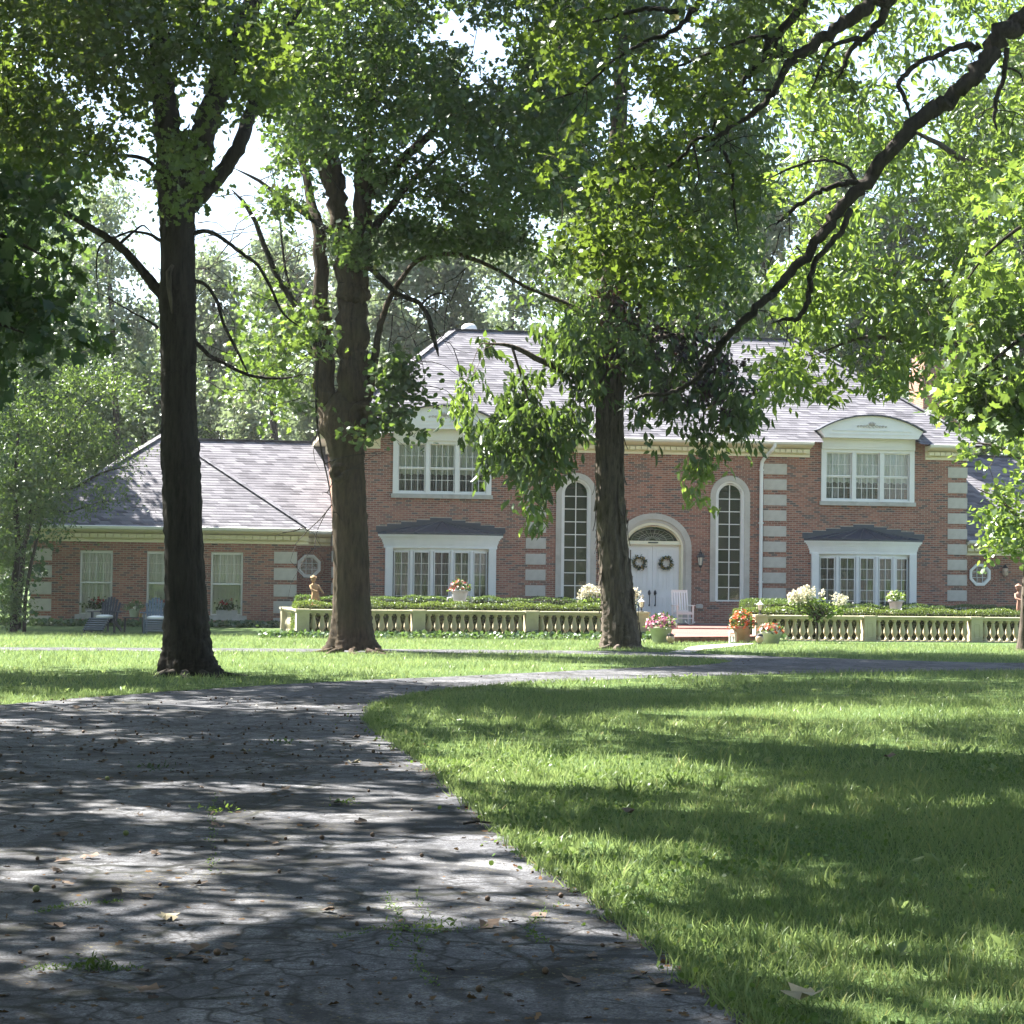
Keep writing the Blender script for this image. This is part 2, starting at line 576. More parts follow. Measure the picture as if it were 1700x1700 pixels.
def leaf_mesh(name, tmpl, pos, nrm, drv, size, tint):
    tv, tf = TM[tmpl]
    tv = np.array(tv, float)
    tf = np.array(tf, int)
    N, K = len(pos), len(tv)
    yv = norm(drv)
    xv = norm(np.cross(yv, nrm))
    zv = np.cross(xv, yv)
    sz = np.asarray(size).reshape(-1, 1, 1) * np.ones((N, 1, 1))
    V = pos[:, None, :] + sz * (tv[None, :, 0:1] * xv[:, None, :] + tv[None, :, 1:2] * yv[:, None, :] + tv[None, :, 2:3] * zv[:, None, :])
    Fc = (tf[None] + (np.arange(N) * K)[:, None, None]).reshape(-1)
    me = bpy.data.meshes.new(name)
    nf = N * len(tf)
    me.vertices.add(N * K)
    me.vertices.foreach_set('co', V.reshape(-1).astype(np.float32))
    me.loops.add(nf * 3)
    me.loops.foreach_set('vertex_index', Fc.astype(np.int32))
    me.polygons.add(nf)
    me.polygons.foreach_set('loop_start', (np.arange(nf) * 3).astype(np.int32))
    me.polygons.foreach_set('loop_total', np.full(nf, 3, np.int32))
    me.update(calc_edges=True)
    a = me.attributes.new('tint', 'FLOAT', 'POINT')
    a.data.foreach_set('value', np.repeat(np.clip(tint, 0, 1), K).astype(np.float32))
    return me


def stuff_obj(name, me, mat, parent=None, label=None, cat=None):
    me.materials.append(M[mat])
    o = bpy.data.objects.new(name, me)
    COL.objects.link(o)
    o['kind'] = 'stuff'
    if parent:
        o.parent = parent
    if label:
        o['label'] = label
    if cat:
        o['category'] = cat
    return o


def clusters(rng, blobs):
    """blobs (px, py, depth, rx_px, ry_px, rd_m, n) -> cluster centres"""
    out = []
    for (px, py, d, rx, ry, rd, n) in blobs:
        q = rng.normal(size=(n, 3))
        q = norm(q)
        ph = rng.random(6) * 6.3
        lob = 1 + 0.32 * np.sin(3 * q[:, 0:1] + 2 * q[:, 2:3] + ph[0]) + 0.25 * np.sin(5 * q[:, 2:3] - 3 * q[:, 1:2] + ph[1]) + 0.2 * np.sin(7 * q[:, 0:1] + ph[2])
        q = q * lob * (rng.random((n, 1)) ** 0.6)
        k = d / FPX
        out.append(at(px, py, d) + q[:, 0:1] * rx * k * RGT + q[:, 1:2] * rd * np.array([0, 1.0, 0]) + q[:, 2:3] * ry * k * UPV)
    return np.concatenate(out)


def inside(P, poly):
    x, y = P[:, 0], P[:, 1]
    c = np.zeros(len(P), bool)
    n = len(poly)
    for i in range(n):
        x1, y1 = poly[i]
        x2, y2 = poly[i - 1]
        k = ((y1 > y) != (y2 > y))
        with np.errstate(divide='ignore', invalid='ignore'):
            c ^= k & (x < (x2 - x1) * (y - y1) / (y2 - y1) + x1)
    return c


GAPS = []          # ground ellipses kept sunlit by gaps cut into the crowns
for gx, gy, gw, gh in ((1000, 1285, 300, 24), (1330, 1182, 270, 10), (1000, 1408, 90, 10), (800, 1250, 60, 10), (1560, 1240, 110, 10), (1560, 1450, 90, 8),
                       (330, 1356, 320, 9), (880, 1466, 190, 12), (960, 1545, 150, 9), (420, 1304, 250, 5), (760, 1330, 90, 6), (260, 1458, 150, 7), (430, 1522, 150, 7), (600, 1270, 120, 4), (60, 1415, 70, 6),
                       (250, 1064, 260, 3), (700, 1068, 330, 4), (1350, 1085, 250, 2)):
    q0, q1, q2 = gnd(gx, gy), gnd(gx, gy - gh), gnd(gx, gy + gh)
    GAPS.append((q0[0], (q1[1] + q2[1]) / 2, gw * q0[1] / FPX, (q1[1] - q2[1]) / 2))
KX, KY = -math.sin(SUN_AZ) / math.tan(SUN_EL), math.cos(SUN_AZ) / math.tan(SUN_EL)


def open_gaps(cen, margin=0.34):
    gx, gy = cen[:, 0] + KX * cen[:, 2], cen[:, 1] - KY * cen[:, 2]
    keep = np.ones(len(cen), bool)
    for cx, cy, rx, ry in GAPS:
        keep &= ((gx - cx) / (rx + margin)) ** 2 + ((gy - cy) / (ry + margin)) ** 2 > 1
    return cen[keep]


def field(rng, poly, d, rd, n, thr=0.0, wl=70.0):
    """leaf sprays spread over a picture region at a distance, broken by irregular gaps"""
    P = np.array(poly, float)
    lo, hi = P.min(0), P.max(0)
    ph = rng.random(12) * 6.3
    out = []
    while len(out) < n:
        q = lo + (hi - lo) * rng.random((400, 2))
        q = q[inside(q, P)]
        x, y = q[:, 0] / wl, q[:, 1] / wl
        v = (np.sin(x + 0.6 * y + ph[0]) + np.sin(1.7 * y - 0.5 * x + ph[1]) + 0.8 * np.sin(2.3 * x - 1.9 * y + ph[2]) + 0.7 * np.sin(3.7 * x + 2.9 * y + ph[3]) + 0.6 * np.sin(5.1 * y - 4.3 * x + ph[4])) / 2.6
        dd = d + rd * rng.uniform(-1, 1, len(q))
        keep = v + 0.35 * np.sin(dd * 2.2 + ph[5]) + 0.25 * rng.normal(size=len(q)) > thr
        for (px, py), z in zip(q[keep], dd[keep]):
            out.append(at(px, py, z))
    return np.array(out[:n])


def leaves_at(rng, cen, per, rc, size, tmpl, flat=0.6, droop=0.3, tone=0.5, spread=0.3):
    """sprays of leaves along short twigs through every cluster centre"""
    n = len(cen) * per
    base = np.repeat(cen, per, 0)
    ax = norm(rng.normal(size=(len(cen), 3)) * np.array([1, 1, 0.35]) + np.array([0, 0, -droop * 0.5]))
    ln = rc * rng.uniform(0.7, 2.2, len(cen))
    axr = np.repeat(ax * ln[:, None], per, 0)
    t = rng.uniform(-1, 1, (n, 1))
    off = axr * t + rng.normal(size=(n, 3)) * rc * 0.42 * (1.1 - 0.5 * np.abs(t)) + np.array([0, 0, -1.0]) * (t + 1) ** 2 * rc * droop * 0.25
    pos = base + off
    nrm = norm(rng.normal(size=(n, 3)) * 0.7 + np.array([0, 0, flat]))
    drv = norm(norm(axr) * 0.5 + rng.normal(size=(n, 3)) * 0.65 + np.array([0, 0, -droop]))
    sz = size * (0.6 + 0.75 * rng.random(n))
    tint = np.repeat(np.clip(tone + rng.normal(size=len(cen)) * spread * 0.6, 0, 0.93), per) + rng.normal(size=n) * spread * 0.5
    tint = np.clip(tint, 0, 0.95)
    tint[rng.random(n) < 0.008] = 1.0
    return pos, nrm, drv, sz, tint


def crown(parent, mat, blobs, per=14, rc=0.32, size=0.11, tmpl='oak', seed=0, skel=None, twig_mat='bark_oak', flat=0.6, droop=0.3, tone=0.5, spread=0.3, name='crown', twigs=0.5, twr=0.012, floor=None, maxd=4.0, fields=()):
    rng = np.random.default_rng(seed)
    cen = np.concatenate(([clusters(rng, blobs)] if blobs else []) + [field(rng, *f) for f in fields])
    if floor is not None:
        cen = cen[cen[:, 2] > floor]
    if name == 'upper_crown' or floor is not None:
        cen = open_gaps(cen)
    me = leaf_mesh(name, tmpl, *leaves_at(rng, cen, per, rc, size, tmpl, flat, droop, tone, spread))
    stuff_obj(name, me, mat, parent)
    if skel is not None and twigs > 0:
        sk = np.array(skel)
        mb = MB()
        sel = cen[rng.random(len(cen)) < twigs]
        pool = sk
        # nearer clusters first, so that later twigs can branch off earlier ones
        dm = np.array([np.min(np.linalg.norm(pool - c, axis=1)) for c in sel]) if len(sel) else np.zeros(0)
        for i in np.argsort(dm):
            c = sel[i]
            dd = np.linalg.norm(pool - c, axis=1)
            j = int(np.argmin(dd))
            if dd[j] > maxd or dd[j] < 0.05:
                continue
            p = pool[j]
            mid = (p + c) / 2 + rng.normal(size=3) * dd[j] * 0.12 + np.array([0, 0, 0.1 * dd[j]])
            pts = [p, p * 0.6 + mid * 0.4 + rng.normal(size=3) * dd[j] * 0.03, mid, mid * 0.45 + c * 0.55 + rng.normal(size=3) * dd[j] * 0.04, c]
            r0 = twr * (0.6 + 0.5 * dd[j])
            mb.tube(pts, [r0, r0 * 0.8, r0 * 0.62, r0 * 0.45, r0 * 0.3], 4, False)
            pool = np.concatenate([pool, np.array(pts[1:])])
        if mb.v:
            mb.build('twig_growth', twig_mat, parent, stuff=True, smooth=True)
    return cen


# ------------------------------------------------------------------ trunks and limbs
def catmull(P, n):
    P = np.array(P, float)
    Q = np.vstack([2 * P[0] - P[1], P, 2 * P[-1] - P[-2]])
    out = []
    for i in range(len(P) - 1):
        a, b, c, d = Q[i:i + 4]
        for t in np.linspace(0, 1, n, endpoint=False):
            out.append(0.5 * ((2 * b) + (-a + c) * t + (2 * a - 5 * b + 4 * c - d) * t * t + (-a + 3 * b - 3 * c + d) * t ** 3))
    out.append(P[-1])
    return np.array(out)


def px_path(nodes, d, dz=None):
    """nodes (px, py, width_px[, extra depth]) -> Nx4 of world xyz + radius"""
    out = []
    for q in nodes:
        dd = d + (q[3] if len(q) > 3 else 0)
        p = at(q[0], q[1], dd)
        out.append([*p, q[2] / 2 * dd / FPX])
    return np.array(out)


def limb(name, nodes4, mat, parent, seg=12, sub=5, ridge=0.0, seed=0, flare=0, wob=0.0, nrid=13):
    rng = np.random.default_rng(seed)
    nodes4 = np.array(nodes4, float)
    if name in ('limb', 'branch', 'bough'):
        nodes4[-1, 3] *= 0.35
    C4 = catmull(nodes4, sub)
    P, Rr = C4[:, :3], np.maximum(C4[:, 3], 0.003)
    if wob:
        P = P.copy()
        P[1:-1] += rng.normal(size=(len(P) - 2, 3)) * Rr[1:-1, None] * wob
    n = len(P)
    T = norm(np.gradient(P, axis=0))
    ref = np.array([0.13, 0.98, 0.11])
    A = norm(np.cross(T, ref))
    B = np.cross(T, A)
    th = np.linspace(0, 2 * math.pi, seg, endpoint=False)
    L = np.concatenate([[0], np.cumsum(np.linalg.norm(np.diff(P, axis=0), axis=1))])
    mod = np.ones((n, seg))
    if ridge:
        ph = np.cumsum(rng.normal(size=(n, 1)) * 0.12, axis=0)
        for k, am in ((nrid, 1.0), (int(nrid * 1.7), 0.6), (5, 0.7)):
            mod += ridge * am * np.sin(k * th[None] + ph * (1 + k * 0.1) + rng.random() * 6 + 0.5 * np.sin(L[:, None] * 2.3 + th[None] * 3))
        mod += ridge * 0.8 * rng.normal(size=(n, seg))
    if flare:
        fz = np.exp(-(P[:, 2] - P[0, 2]) / 0.35)[:, None]
        mod += flare * fz * (0.35 * np.sin(5 * th[None] + 1.3) + 0.25 * np.sin(3 * th[None] + 0.4))
    V = P[:, None] + (Rr[:, None] * mod)[:, :, None] * (np.cos(th)[None, :, None] * A[:, None] + np.sin(th)[None, :, None] * B[:, None])
    V = V.reshape(-1, 3)
    fs = []
    for i in range(n - 1):
        for k in range(seg):
            q = (k + 1) % seg
            fs.append((i * seg + k, i * seg + q, (i + 1) * seg + q, (i + 1) * seg + k))
    fs.append(tuple((n - 1) * seg + k for k in range(seg)))
    mb = MB()
    mb.add(V.tolist(), fs)
    mb.build(name, mat, parent, smooth=True)
    return P


def bare_twigs(root, skel, n, seed, mat='bark_dark', lmin=0.4, lmax=1.8, r0=0.011, droop=0.5):
    rng = np.random.default_rng(seed)
    mb = MB()
    pool = np.array(skel)
    for i in range(n):
        p = pool[rng.integers(len(pool))]
        L = rng.uniform(lmin, lmax)
        d = norm(rng.normal(size=3) * np.array([1, 0.6, 0.7]))
        pts = [p]
        for k in range(5):
            d = norm(d + rng.normal(size=3) * 0.28 + np.array([0, 0, -droop * 0.35]))
            pts.append(pts[-1] + d * L / 5)
        mb.tube(pts, [r0, r0 * 0.85, r0 * 0.7, r0 * 0.55, r0 * 0.4, r0 * 0.25], 4, False)
        pool = np.concatenate([pool, np.array(pts[2:5])])
    mb.build('twig_growth', mat, root, stuff=True, smooth=True)


# ------------------------------------------------------------------ ground, drive, walk
def sheet(name, pts, z, mat, kind='structure'):
    tri = tessellate_polygon([[Vector((p[0], p[1], 0)) for p in pts]])
    me = bpy.data.meshes.new(name)
    me.from_pydata([(p[0], p[1], z) for p in pts], [], [tuple(t) for t in tri])
    bm = bmesh.new()
    bm.from_mesh(me)
    for f in bm.faces:
        f.normal_update()
        if f.normal.z < 0:
            f.normal_flip()
    bm.to_mesh(me)
    bm.free()
    me.materials.append(M[mat])
    o = bpy.data.objects.new(name, me)
    COL.objects.link(o)
    o['kind'] = kind
    return o


def pxcurve(pl, sub=6, jit=0.02, seed=1):
    rng = np.random.default_rng(seed)
    P = np.array([gnd(x, y)[:2] for x, y in pl])
    Q = catmull(np.c_[P, np.zeros(len(P))], sub)[:, :2]
    Q[1:-1] += rng.normal(size=(len(Q) - 2, 2)) * jit
    return Q


sheet('lawn', [(-900, -200), (900, -200), (900, 1500), (-900, 1500)], 0.0, 'lawn')
inner = pxcurve([(1330, 1790), (1255, 1700), (1110, 1590), (1000, 1500), (905, 1440), (850, 1395), (780, 1335), (700, 1265), (640, 1222), (614, 1195), (630, 1172), (700, 1154), (800, 1143), (900, 1135), (1100, 1125), (1400, 1117), (1700, 1113), (2100, 1112)], 8)
lane_far = pxcurve([(2100, 1102), (1700, 1101), (1500, 1097), (1300, 1090.5), (1180, 1086.5), (1080, 1083), (950, 1080.5), (800, 1079), (620, 1078), (450, 1077), (250, 1076), (0, 1075)], 5, 0.03, 2)
lane_near = pxcurve([(0, 1080), (250, 1081.5), (450, 1082.5), (620, 1083.5), (800, 1084.5), (950, 1086), (1080, 1089), (1170, 1093), (1214, 1098.5), (1170, 1103.5), (1100, 1107), (1000, 1111.5), (850, 1119), (600, 1130), (400, 1141), (250, 1151), (120, 1161), (0, 1171), (-200, 1190)], 7, 0.03, 3)
DRIVE = np.vstack([inner, lane_far, lane_near, [(-9.5, 12), (-9, 6), (-8, -6), (2.2, -6)]])
sheet('driveway', DRIVE, 0.006, 'asphalt')
WALK = pxcurve([(1135, 1079), (1150, 1074), (1190, 1070.5), (1238, 1068.5), (1250, 1069.5), (1215, 1074), (1165, 1079), (1150, 1084), (1110, 1083.2)], 4, 0.0, 4)
sheet('front_walk', WALK, 0.011, 'walk')


# ------------------------------------------------------------------ the house
YAW = RAD(8)
HO = at(1087, 980, 72.0)
HO[2] = 0
HOUSE = thing('brick_house', 'large two storey red brick house with grey hip roof and white trim', 'house', tuple(HO), YAW)
UL = np.array([math.cos(YAW), math.sin(YAW), 0])
NL = np.array([math.sin(YAW), -math.cos(YAW), 0])     # towards the street


def hw(x, y, z=0.0):
    """house coordinates -> world"""
    return HO + UL * x - NL * y + np.array([0, 0, z])


def plate(mb, x0, x1, z0, z1, holes, y, t=0.12):
    """wall face with rectangular holes and their reveals"""
    xs = sorted({x0, x1, *[h[0] for h in holes], *[h[1] for h in holes]})
    zs = sorted({z0, z1, *[h[2] for h in holes], *[h[3] for h in holes]})
    for i in range(len(xs) - 1):
        for j in range(len(zs) - 1):
            cx, cz = (xs[i] + xs[i + 1]) / 2, (zs[j] + zs[j + 1]) / 2
            if any(h[0] < cx < h[1] and h[2] < cz < h[3] for h in holes):
                continue
            mb.add([(xs[i], y, zs[j]), (xs[i + 1], y, zs[j]), (xs[i + 1], y, zs[j + 1]), (xs[i], y, zs[j + 1])], [(0, 1, 2, 3)])
    for a, b, c, d in holes:
        mb.add([(a, y, c), (b, y, c), (b, y, d), (a, y, d), (a, y + t, c), (b, y + t, c), (b, y + t, d), (a, y + t, d)], [(0, 1, 5, 4), (1, 2, 6, 5), (2, 3, 7, 6), (3, 0, 4, 7)])


CX = -0.07
DX = (-7.26, 7.40)       # dormers
BX = (-7.28, 7.27)       # bay windows
AX = (-2.72, 2.575)      # tall arched windows
mb = MB()
holes = [(x - 1.60, x + 1.60, 4.42, 6.2) for x in DX] + [(x - 1.72, x + 1.72, 0.5, 2.6) for x in BX] + [(x - 0.5, x + 0.5, 0.95, 4.7) for x in AX] + [(x - 0.4, x + 0.4, 4.7, 4.93) for x in AX] + [(CX - 0.97, CX + 0.97, 0.2, 3.3), (CX - 0.75, CX + 0.75, 3.3, 3.47)]
plate(mb, -10.87, 10.93, 0, 6.2, holes, 0)
mb.add([(-10.87, 0, 0), (10.93, 0, 0), (10.93, 10.8, 0), (-10.87, 10.8, 0), (-10.87, 0, 6.2), (10.93, 0, 6.2), (10.93, 10.8, 6.2), (-10.87, 10.8, 6.2)], [(1, 2, 6, 5), (2, 3, 7, 6), (3, 0, 4, 7)])
mb.build('wall', 'brick', HOUSE)
# wing and the two low connecting sections
WWX = (-18.44, -16.35, -14.33)
mb = MB()
plate(mb, -20.48, -12.13, 0, 2.75, [(x - 0.51, x + 0.51, 0.33, 2.36) for x in WWX], -1.8)
mb.add([(-20.48, -1.8, 0), (-12.13, -1.8, 0), (-12.13, 8, 0), (-20.48, 8, 0), (-20.48, -1.8, 2.75), (-12.13, -1.8, 2.75), (-12.13, 8, 2.75), (-20.48, 8, 2.75)], [(1, 2, 6, 5), (2, 3, 7, 6), (3, 0, 4, 7)])
mb.build('wall', 'brick', HOUSE, 'brick wall of the low side wing')
OX = (-11.62, 11.55)
for x, a, b in ((OX[0], -12.13, -10.87), (OX[1], 10.93, 16.0)):
    mb = MB()
    plate(mb, a, b, 0, 2.75, [(x - 0.27, x + 0.27, 1.69, 2.23)], 0.35)
    mb.add([(a, 8, 0), (b, 8, 0), (b, 8, 2.75), (a, 8, 2.75), (b, 0.35, 0), (b, 0.35, 2.75)], [(0, 1, 2, 3), (1, 4, 5, 2)])
    mb.build('wall', 'brick', HOUSE, 'brick wall of the low linking section')

# quoin stones
qm = {}


def quoin(x0, x1, y, zt, h, d=0.22):
    k = (round(x1 - x0, 2), round(h, 2))
    if k not in qm:
        b = MB().box(0, x1 - x0, -0.028, d, -h, 0)
        qm[k] = b.build('quoin_stone', 'stone', HOUSE)
        qm[k].location = (x0, y, zt)
        return
    share('quoin_stone', qm[k].data, HOUSE, (x0, y, zt))


for x0, x1 in ((-10.895, -10.2), (-4.42, -3.74), (3.74, 4.54), (10.26, 10.955)):
    for k in range(11):
        zt = 5.65 - 0.53 * k
        quoin(x0, x1, 0, zt, min(0.36, zt))
for x0, x1 in ((-20.505, -19.82), (-12.84, -12.105)):
    for k in range(5):
        zt = 2.40 - 0.53 * k
        quoin(x0, x1, -1.8, zt, min(0.38, zt))

# ---- roofs: courses of shingles as overlapping strips
def slope(mb, a0, a1, b0, b1, rowz=COURSE_Z, lift=0.009, gaps=(), ztop=0.0):
    """eave a0->a1, top b0->b1 (3-vectors)"""
    a0, a1, b0, b1 = (np.array(q, float) for q in (a0, a1, b0, b1))
    n = max(2, int(round((b0[2] - a0[2]) / rowz)))
    nr = np.cross(a1 - a0, b0 - a0)
    nr = nr / np.linalg.norm(nr)
    for i in range(n):
        t0, t1 = i / n, (i + 1) / n
        p0, p1 = a0 + (b0 - a0) * t0, a1 + (b1 - a1) * t0
        q0, q1 = a0 + (b0 - a0) * t1, a1 + (b1 - a1) * t1
        cuts = [(0.0, 1.0)]
        if gaps and p0[2] < ztop:
            ws = p1[0] - p0[0]
            es = [0.0] + [(g - p0[0]) / ws for ab in gaps for g in ab] + [1.0]
            cuts = [(es[k], es[k + 1]) for k in range(0, len(es), 2)]
        for c0, c1 in cuts:
            u0, u1 = p0 + (p1 - p0) * c0, p0 + (p1 - p0) * c1
            v0, v1 = q0 + (q1 - q0) * c0, q0 + (q1 - q0) * c1
            mb.add([u0, u1, u1 + nr * lift, u0 + nr * lift, v1, v0], [(0, 1, 2, 3), (3, 2, 4, 5)])


ZE, ZR, RY = 6.38, 10.56, 5.4
E0, E1, R0, R1 = -11.42, 11.48, -6.32, 6.25
mb = MB()
slope(mb, (E0, -0.58, ZE), (E1, -0.58, ZE), (R0, RY, ZR), (R1, RY, ZR), gaps=[(x - 1.72, x + 1.72) for x in DX], ztop=6.86)
slope(mb, (E0, 11.4, ZE), (E0, -0.58, ZE), (R0, RY, ZR), (R0, RY, ZR))
slope(mb, (E1, -0.58, ZE), (E1, 11.4, ZE), (R1, RY, ZR), (R1, RY, ZR))
slope(mb, (E1, 11.4, ZE), (E0, 11.4, ZE), (R1, RY, ZR), (R0, RY, ZR))
roof = mb.build('roof', 'shingle', HOUSE)


def cap(pts, parent):
    b = MB()
    for p, q in zip(pts[:-1], pts[1:]):
        p, q = Vector(p), Vector(q)
        n = max(1, int((q - p).length / 0.3))
        for i in range(n):
            b.bar(p.lerp(q, i / n) + Vector((0, 0, 0.016)), p.lerp(q, (i + 1.1) / n) + Vector((0, 0, 0.006)), 0.27, 0.016)
    b.build('ridge_cap', 'shingle', parent)


cap([(E0, -0.58, ZE), (R0, RY, ZR), (R1, RY, ZR), (E1, -0.58, ZE)], roof)
cap([(E0, 11.4, ZE), (R0, RY, ZR)], roof)
dm = MB().lathe([(0.29, -0.35), (0.29, 0.10), (0.26, 0.2), (0.17, 0.27), (0.05, 0.3)], 20, (-5.72, RY + 0.5, ZR))
dm.build('roof_vent', 'white', roof, smooth=True)
# wing roof
mb = MB()
slope(mb, (-20.98, -2.32, 3.13), (-11.70, -2.32, 3.13), (-16.42, 2.4, 6.42), (-16.42, 2.4, 6.42))
slope(mb, (-11.70, -2.32, 3.13), (-11.70, 9, 3.13), (-16.42, 2.4, 6.42), (-16.42, 9, 6.42))
slope(mb, (-20.98, 9, 3.13), (-20.98, -2.32, 3.13), (-16.42, 9, 6.42), (-16.42, 2.4, 6.42))
wr = mb.build('roof', 'shingle', HOUSE, 'grey shingle hip roof of the low side wing')
cap([(-20.98, -2.32, 3.13), (-16.42, 2.4, 6.42), (-11.70, -2.32, 3.13)], wr)
cap([(-16.42, 2.4, 6.42), (-16.42, 9, 6.42)], wr)
MB().box(-17.9, -17.5, 3.4, 3.9, 5.4, 6.27).build('roof_vent', 'metalroof', wr)
for a, b in ((-16.3, -10.88), (10.94, 18.0)):
    mb = MB()
    slope(mb, (a, -0.14, 3.13), (b, -0.14, 3.13), (a, 4.55, 6.36), (b, 4.55, 6.36))
    slope(mb, (b, 9.2, 3.13), (a, 9.2, 3.13), (b, 4.55, 6.36), (a, 4.55, 6.36))
    lr = mb.build('roof', 'shingle', HOUSE, 'grey shingle roof of the low linking section')
    cap([(a, 4.55, 6.36), (b, 4.55, 6.36)], lr)

# ---- cornices
CORN = [(0.04, 0), (0.04, -0.44), (-0.50, -0.05), (-0.50, -0.12), (-0.47, -0.16), (-0.40, -0.165), (-0.36, -0.20), (-0.17, -0.22), (-0.17, -0.36), (-0.10, -0.38), (-0.06, -0.40), (-0.06, -0.49), (0.04, -0.49)]


def cornice(x0, x1, y, zt, pitch, c0=True, c1=True, dh=0.12):
    prof = [(y + 0.02, zt - 0.03), (y - 0.50, zt - 0.03), (y - 0.50, zt - 0.10), (y - 0.46, zt - 0.14), (y - 0.38, zt - 0.16), (y - 0.18, zt - 0.20), (y - 0.06, zt - 0.215),
            (y - 0.06, zt - 0.37), (y - 0.09, zt - 0.385), (y - 0.05, zt - 0.42), (y - 0.05, zt - 0.49), (y + 0.02, zt - 0.49)]
    c = MB().prism_x(prof, x0, x1).build('cornice', 'cream', HOUSE)
    g = [(y - 0.505, zt - 0.115), (y - 0.60, zt - 0.08), (y - 0.63, zt + 0.0), (y - 0.60, zt + 0.015), (y - 0.505, zt + 0.012)]
    MB().prism_x(g, x0, x1).build('gutter', 'white', HOUSE)
    n = int((x1 - x0 - 0.1) / pitch)
    me = None
    for i in range(n):
        xx = x0 + 0.08 + i * pitch
        if me is None:
            o = MB().box(0, pitch * 0.88, -0.09, 0.07, -dh / 2, dh / 2).build('dentil', 'cream', c)
            me = o.data
            o.location = (xx, y - 0.13, zt - 0.29)
        else:
            share('dentil', me, c, (xx, y - 0.13, zt - 0.29))


cornice(-10.95, -9.34, 0, 6.38, 0.2)
cornice(-5.22, 5.34, 0, 6.38, 0.2)
cornice(9.44, 11.0, 0, 6.38, 0.2)
cornice(-20.9, -11.75, -1.8, 3.13, 0.243)
cornice(-12.1, -10.92, 0.35, 3.12, 0.243)
cornice(10.97, 15.9, 0.35, 3.12, 0.243)
for sx, xw in ((-1, -10.87), (1, 10.93)):
    mb = MB()
    xa, xb = sorted((xw, xw + sx * 0.5))
    mb.box(xa, xb, 0.03, 10.9, 6.18, 6.34)
    xa, xb = sorted((xw, xw + sx * 0.08))
    mb.box(xa, xb, 0.03, 10.9, 5.88, 6.179)
    mb.build('cornice', 'cream', HOUSE)
mb = MB().box(-20.95, -20.49, -1.75, 8.5, 2.9, 3.1).box(-12.12, -11.74, -1.75, 0.2, 2.9, 3.1)
mb.build('cornice', 'cream', HOUSE)


# ---- windows
PANE = None
PRNG = np.random.default_rng(3)


def pane(parent, x, y, z, w, h, rz=0.0):
    global PANE
    if PANE is None:
        PANE = bpy.data.meshes.new('pane')
        PANE.from_pydata([(-0.5, 0, -0.5), (0.5, 0, -0.5), (0.5, 0, 0.5), (-0.5, 0, 0.5)], [], [(0, 1, 2, 3)])
        PANE.materials.append(M['glass'])
    o = share('pane', PANE, parent, (x, y, z), (w, 1, h))
    o.rotation_euler = (PRNG.normal() * 0.006, 0, rz + PRNG.normal() * 0.012)


def sash(parent, mbm, x0, x1, z0, z1, y, nc, nr, bar=0.018):
    """muntin bars into mbm and separate panes"""
    w, h = (x1 - x0) / nc, (z1 - z0) / nr
    for i in range(1, nc):
        mbm.box(x0 + i * w - bar / 2, x0 + i * w + bar / 2, y - 0.016, y + 0.01, z0, z1)
    for j in range(1, nr):
        mbm.box(x0, x1, y - 0.0185, y + 0.012, z0 + j * h - bar / 2, z0 + j * h + bar / 2)
    for i in range(nc):
        for j in range(nr):
            pane(parent, x0 + (i + 0.5) * w, y, z0 + (j + 0.5) * h, w, h)


def wavy(x0, x1, z0, z1, y, nw, amp, scallop=0.0, npx=None):
    n = npx or nw * 6
    b = MB()
    vs, fs = [], []
    for i in range(n + 1):
        t = i / n
        x = x0 + (x1 - x0) * t
        yy = y + amp * math.sin(t * nw * 2 * math.pi)
        zb = z0 + scallop * abs(math.sin(t * 4 * math.pi))
        vs += [(x, yy, zb), (x, yy, z1)]
    for i in range(n):
        fs.append((2 * i, 2 * i + 2, 2 * i + 3, 2 * i + 1))
    return b.add(vs, fs)


